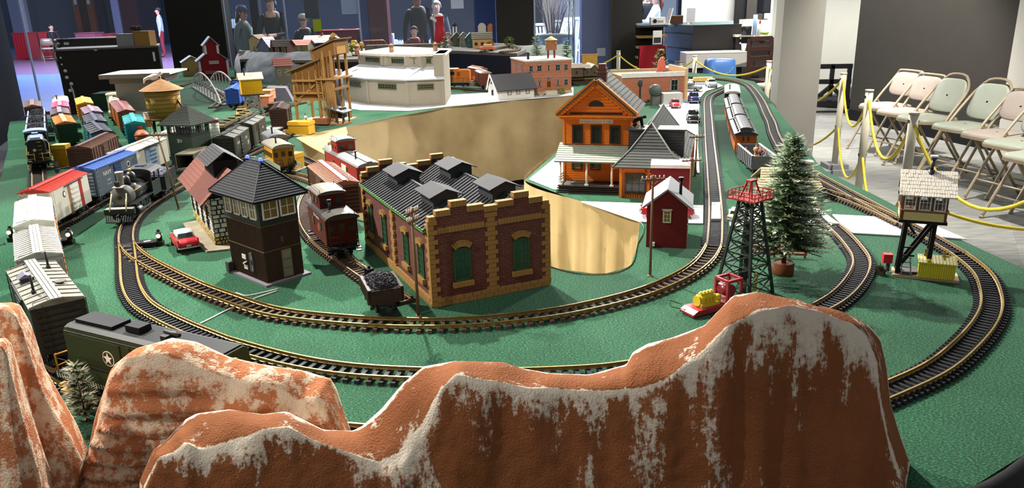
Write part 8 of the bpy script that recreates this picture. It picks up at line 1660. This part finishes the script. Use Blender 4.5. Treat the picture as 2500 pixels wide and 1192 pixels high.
# ================================================================ things seen through the glass
PLM = mat('#77837f', .4, .3, .1, 6); p = RY(1350, 82, 13.6); t = thing('metal_planter', 'big grey metal tub planter with bare twigs behind the glass', 'planter', (p.x, 13.7, 0)); zt_ = p.z
MB().lathe([(.3, 0), (.36, zt_ - .08), (.39, zt_ - .07), (.39, zt_)], 26).build('tub', PLM, t)
for k in range(36): a = rnd(0, 6.28); r = rnd(.05, .3); MB().tube([(r * .3 * math.cos(a), r * .3 * math.sin(a), zt_ - .1), (r * .7 * math.cos(a), r * .7 * math.sin(a), zt_ + .3), (r * 1.3 * math.cos(a + .3), r * 1.3 * math.sin(a + .3), zt_ + .5 + rnd(0, .4))], [.006, .005, .002], 4).build('twig', mat('#5a4a58', .8), t)
WHT = mat('#cfdbe6', .5)
def rocker(px, Y, label, rz, H=1.1):
    p = RY(px, 60, Y); t = thing('rocking_chair', label, 'chair', (p.x, Y, 0), rz)
    for s in (-1, 1): MB().bar((s * .25, .2, .05), (s * .25, .34, H), .04).bar((s * .25, -.22, .05), (s * .25, -.22, .62), .04).bar((s * .25, -.25, .62), (s * .25, .26, .64), .05).build('side_frame', WHT, t, fix=False); MB().tube([(s * .25, -.4, .06), (s * .25, 0, .02), (s * .25, .42, .08)], .02, 6).build('rocker', WHT, t)
    for k in range(6): MB().bar((-.2 + k * .08, .22, .42), (-.2 + k * .08, .33, H - .05), .04, .015).build('back_slat', WHT, t)
    bx('seat', WHT, t, -.25, .25, -.24, .24, .38, .42); MB().bar((-.26, .34, H), (.26, .34, H), .05).build('top_rail', WHT, t)
rocker(1322, 16.5, 'pale wooden rocking chair behind the twig planter', .4); rocker(1366, 17.2, 'white wooden rocking chair facing the twig planter', -2.4, 1.2); rocker(1385, 19.5, 'white rocking chair far back beside the glass doors', .2)
def fence(x0, x1, Y, z0, z1, label, n=14):
    a, b = RY(x0, 60, Y), RY(x1, 60, Y); t = thing('picket_fence', label, 'fence', (a.x, Y, 0)); w = b.x - a.x
    for k in range(n): x = w * k / (n - 1); MB().prism([(x - .025, z0), (x + .025, z0), (x + .025, z1 - .04), (x, z1), (x - .025, z1 - .04)], 'y', 0, .02).build('picket', WHT, t)
    for z in (z0 + .1, z1 - .15): bx('rail', WHT, t, -.02, w + .02, .02, .04, z, z + .05)
    for x in (0, w): bx('post', WHT, t, x - .03, x + .03, .04, .1, 0, z1)
fence(546, 582, 18, 1.0, 1.38, 'white picket fence on the concourse behind the cap wearer', 9); fence(900, 955, 15.2, .3, 1.05, 'pale picket counter front between the blue and maroon columns', 12); fence(962, 1060, 16, .1, .9, 'pale picket fence behind the standing man', 18); fence(830, 870, 15.5, .2, 1.15, 'pale board stall front on the concourse', 8)
def table(x0, x1, py0, Y, m, label, cloth=True):
    a, b = RY(x0, py0, Y), RY(x1, py0, Y); t = thing('draped_table', label, 'table', ((a.x + b.x) / 2, Y, 0)); w = b.x - a.x; z = a.z
    bx('cloth', P2(m), t, -w / 2, w / 2, 0, .7, .03, z); bx('top', P2(m), t, -w / 2 - .02, w / 2 + .02, -.02, .72, z, z + .02); [cb('fold', m, t, (-w / 2 + w * (k + .5) / 5, -.01, z / 2), (w / 14, .03, z * .92)) for k in range(5)]
table(28, 62, 82, 30, '#9a2430', 'red-clothed table at the far end of the concourse, by the pillar'); table(92, 112, 80, 29, '#a02834', 'red-clothed table beside the far folding chair'); table(182, 230, 82, 29.5, '#8a4a5c', 'dusty pink table far beyond the black cabinet'); table(250, 272, 84, 29, '#8a2434', 'red-clothed table beside the wooden door post'); table(770, 905, 78, 14.2, '#7a1c28', 'long dark red table behind the glass'); table(556, 640, 72, 15.0, '#3a3446', 'dark table with blue bags behind the glass')
p = RY(122, 76, 29); t = fold_chair('white folding chair far away on the concourse', (p.x, 28.6, 0), 2.2, 1); t['group'] = 'far concourse chairs'
p = RY(268, 80, 28); t = fold_chair('pale folding chair far away beside the red-clothed table', (p.x, 28, 0), 2.6, 1); t['group'] = 'far concourse chairs'
def sign(px, py, Y, w, h, m, label, lines, col_, z0=None, rz=0):
    p = RY(px, py, Y); t = thing('poster', label, 'poster', (p.x, Y, p.z), rz); bx('sheet', P2(m), t, -w / 2, w / 2, 0, .01, -h / 2, h / 2); bx('backing', DGREY, t, -w / 2 - .006, w / 2 + .006, .01, .016, -h / 2 - .006, h / 2 + .006)
    for i, s in enumerate(lines): text(s, h / (len(lines) + 1) * .8, P2(col_), t, (0, -.003, h / 2 - h * (i + 1) / (len(lines) + 1)), sx=min(1, w / (h / (len(lines) + 1) * .8 * .62 * max(1, len(s)))))
sign(774, 62, 12.58, .13, .19, '#b5c23c', 'yellow-green notice taped on the glass', [], '#2a2a22'); sign(760, 16, 12.615, .22, .34, '#3a4252', 'dark poster hanging on the glass above the capped child', [], '#d8e0ee'); sign(853, 14, 12.615, .26, .26, '#9fb4d8', 'pale blue poster hanging on the glass beside the blue column', [], '#2a3450'); sign(1116, 5, 12.615, .2, .2, '#c4d2e4', 'small pale poster on the glass beside the wide blue column', [], '#2a3040')
sign(1468, 127, 12.98, .14, .13, '#a9adae', 'grey framed card with a dark photograph on the blue column', [], '#222222')
# ================================================================ people; those just behind the glass are solid stand-ins for reflections in it
def person(label, px, Y, H, shirt, pants, skin='#d6a68c', hair='#4a3426', cap=None, face=-90, sit=False, arms='down', hairlen=.0, glasses=False, sleeve=True, neckline=None, py=60):
    p = RY(px, py, Y); t = thing('person', label, 'person', (p.x, Y, 0), math.radians(face)); k = H / 1.72; U = lambda x, y, z: (x * k, y * k, z * k); hip = .5 if sit else .95; dz = hip - .95
    # skeleton: faces +x; y is left
    V = []; E = []; R = []
    def j(x, y, z, r, par=None, r2=None):
        V.append(U(x, y, z)); R.append((r * k, (r2 or r) * k)); i = len(V) - 1
        if par is not None: E.append((par, i))
        return i
    pel = j(0, 0, .95 + dz, .125, None, .16); wst = j(0, 0, 1.12 + dz, .11, pel, .14); che = j(.01, 0, 1.3 + dz, .12, wst, .17); nb = j(0, 0, 1.43 + dz, .075, che, .12); nk = j(.005, 0, 1.5 + dz, .052, nb); jaw = j(.03, 0, 1.57 + dz, .065, nk); hd = j(.015, 0, 1.65 + dz, .088, jaw, .078); j(.005, 0, 1.71 + dz, .06, hd)
    for s in (-1, 1):
        sh = j(0, s * .17, 1.4 + dz, .062, nb)
        if arms == 'front': el = j(.08, s * .22, 1.14 + dz, .046, sh); wr = j(.3, s * .07, 1.12 + dz, .032, el); hn = j(.36, s * .035, 1.12 + dz, .034, wr)
        elif arms == 'desk': el = j(.14, s * .22, 1.16 + dz, .046, sh); wr = j(.38, s * .14, 1.2 + dz, .032, el); hn = j(.45, s * .12, 1.2 + dz, .034, wr)
        else: el = j(-.02, s * .23, 1.13 + dz, .046, sh); wr = j(.04, s * .24, .9 + dz, .032, el); hn = j(.06, s * .235, .81 + dz, .036, wr)
        fx = 1 if arms != 'down' else 0
        for q in range(4): f1 = j(V[hn][0] / k + (.035 if fx else .005), V[hn][1] / k + (q - 1.5) * .017 * (1 if not fx else .6), V[hn][2] / k - (.0 if fx else .05) - (.012 * q if fx else 0), .0095, hn); j(V[f1][0] / k + (.025 if fx else .01), V[f1][1] / k - (s * .012 if fx else 0), V[f1][2] / k - (.012 if fx else .035), .008, f1)
        th = j(V[hn][0] / k + .02, V[hn][1] / k - s * .02, V[hn][2] / k + (.025 if fx else -.01), .011, hn)
        hp = j(0, s * .09, .9 + dz, .09, pel)
        if sit: kn = j(.42, s * .1, .5, .065, hp); an = j(.44, s * .1, .1, .042, kn); j(.58, s * .11, .04, .035, an)
        else: kn = j(.02, s * .1, .5, .062, hp); an = j(-.01, s * .1, .09, .042, kn); j(.13, s * .12, .035, .036, an)
    me = bpy.data.meshes.new('body'); me.from_pydata(V, E, []); o = bpy.data.objects.new('body', me); COL.objects.link(o)
    sk = o.modifiers.new('skin', 'SKIN'); sk.use_smooth_shade = True
    for i, r in enumerate(R): me.skin_vertices[0].data[i].radius = r; me.skin_vertices[0].data[i].use_root = (i == 0)
    ss = o.modifiers.new('sub', 'SUBSURF'); ss.levels = 1; ss.render_levels = 1
    bpy.context.view_layer.update(); m2 = bpy.data.meshes.new_from_object(o.evaluated_get(bpy.context.evaluated_depsgraph_get())); bpy.data.objects.remove(o)
    m2.materials.clear(); [m2.materials.append(P2(c)) for c in (skin, shirt, pants, '#241f1e')]; zn = (1.465 + dz) * k
    for f in m2.polygons:
        c = f.center; z = c.z; hand = ((abs(c.y) > .205 * k and z < (.92 + dz) * k and z > (.7 + dz) * k and not sit) if arms == 'down' else c.x > .27 * k and z > (1.0 + dz) * k)
        low = neckline and c.x > .04 * k and z > (1.385 + dz) * k and abs(c.y) < .065 * k
        f.material_index = 0 if (z > zn or hand or low) else (1 if z > (.93 + dz) * k else (3 if z < .07 * k else 2))
        f.use_smooth = True
    obj('body', m2, t)
    hz = (1.645 + dz) * k; S = P2(skin)
    hr = MB(); rows = []
    for a_ in range(9):
        ph = a_ / 8 * (PI * .56); rows.append([((-.005 - .012 + .098 * math.sin(ph) * math.cos(b_)) * k, .092 * math.sin(ph) * math.sin(b_) * k, hz + (.02 + .098 * math.cos(ph) - (hairlen * (1 - math.cos(b_)) * .5 * (a_ / 8) ** 3)) * k + (.045 * k * max(0, math.cos(b_)) * (a_ / 8) ** 2)) for b_ in [2 * PI * i / 20 for i in range(20)]])
    hr.grid(rows, True, True); hr.build('hair', P2(hair), t, fix=False)
    if hairlen: MB().tube([U(-.09, 0, 1.66 + dz), U(-.12, 0, 1.5 + dz), U(-.1, 0, 1.4 + dz - hairlen)], [.04 * k, .045 * k, .015 * k], 7).build('ponytail', P2(hair), t)
    if cap:
        c_ = obj('cap', MB().lathe([(.1 * k, 0), (.1 * k, .03 * k), (.085 * k, .075 * k), (.05 * k, .1 * k), (0, .106 * k)], 18).mesh('cap', P2(cap)), t); c_.location = U(.0, 0, 1.675 + dz); MB().prism([(.05 * k, -.08 * k), (.13 * k, -.065 * k), (.17 * k, 0), (.13 * k, .065 * k), (.05 * k, .08 * k)], 'z', .0, .008 * k).build('visor', P2(cap), c_)
    for s in (-1, 1):
        MB().ball(U(.092, s * .032, 1.648 + dz), .011 * k, 8, 6, (.5, 1, .7)).build('eye', mat('#241c18', .3), t); MB().ball(U(.012, s * .088, 1.635 + dz), .02 * k, 8, 6, (.7, .4, 1.3)).build('ear', S, t)
        if glasses: MB().tube([U(.103, s * .034 + .022 * math.cos(a_), 1.648 + dz + .018 * math.sin(a_)) for a_ in [2 * PI * i / 12 for i in range(12)]], .0025 * k, 4, True).build('glasses_rim', DK, t)
    MB().tube([U(.095, 0, 1.65 + dz), U(.113, 0, 1.618 + dz), U(.095, 0, 1.608 + dz)], [.009 * k, .014 * k, .01 * k], 6).build('nose', S, t); MB().ball(U(.085, 0, 1.575 + dz), .022 * k, 8, 5, (.4, 1, .28)).build('mouth', mat('#9a5a50', .5), t)
    if neckline: MB().tube([U(.075, -.07, 1.44 + dz), U(.12, -.035, 1.36 + dz), U(.128, 0, 1.31 + dz), U(.12, .035, 1.36 + dz), U(.075, .07, 1.44 + dz)], .004 * k, 5).build('necklace', IRON, t)
    return t
person('person in a dark cap and loose olive-black top holding a phone with both hands', 666, 13.3, 1.74, '#33342c', '#2a2a30', cap='#5a5a54', arms='front', neckline=True, hair='#3f7a94', hairlen=.1)
person('person in a grey cap and pale green shirt with a ponytail, seen from the side', 594, 13.6, 1.58, '#7f8a80', '#4a5068', cap='#5a6680', face=-20, hairlen=.12, hair='#5a4a3c')
person('child in a tan cap and glasses wearing a dark shirt', 742, 13.4, 1.42, '#3a3a36', '#2f3038', cap='#b8ab98', glasses=True)
person('tall person in a black hooded jacket with a pale emblem', 1022, 13.6, 1.76, '#17171c', '#1d1d24', hair='#1d1714', skin='#8a6452')
person('child in a dark red shirt standing before the person in black', 1010, 13.0, 1.2, '#6a1c28', '#2a2a34', hair='#2a1c18', arms='front')
person('person in a grey-brown jacket standing behind the lighthouse', 1068, 15.0, 1.6, '#5a5a5e', '#2a2c34', hair='#8a8680')
person('person in a black coat sitting on the far folding chair', 122, 29.2, 1.7, '#15151a', '#1a1a20', sit=True, face=-20, hair='#1a1416', arms='desk')
person('person in a pale blue shirt and red trousers far away beside the black column', 391, 29, 1.72, '#aab8e0', '#8a2f3c', hair='#1d1a20', face=-160)
person('person in a white shirt reading at the desk behind the shelf', 1600, 15.5, 1.66, '#d2d8d4', '#2a2c34', hair='#7a4a38', face=180, arms='desk', hairlen=.05)
person('person in dark clothes beside the reading person', 1577, 15.9, 1.72, '#20242c', '#20242c', hair='#1a1a1c', face=-60)
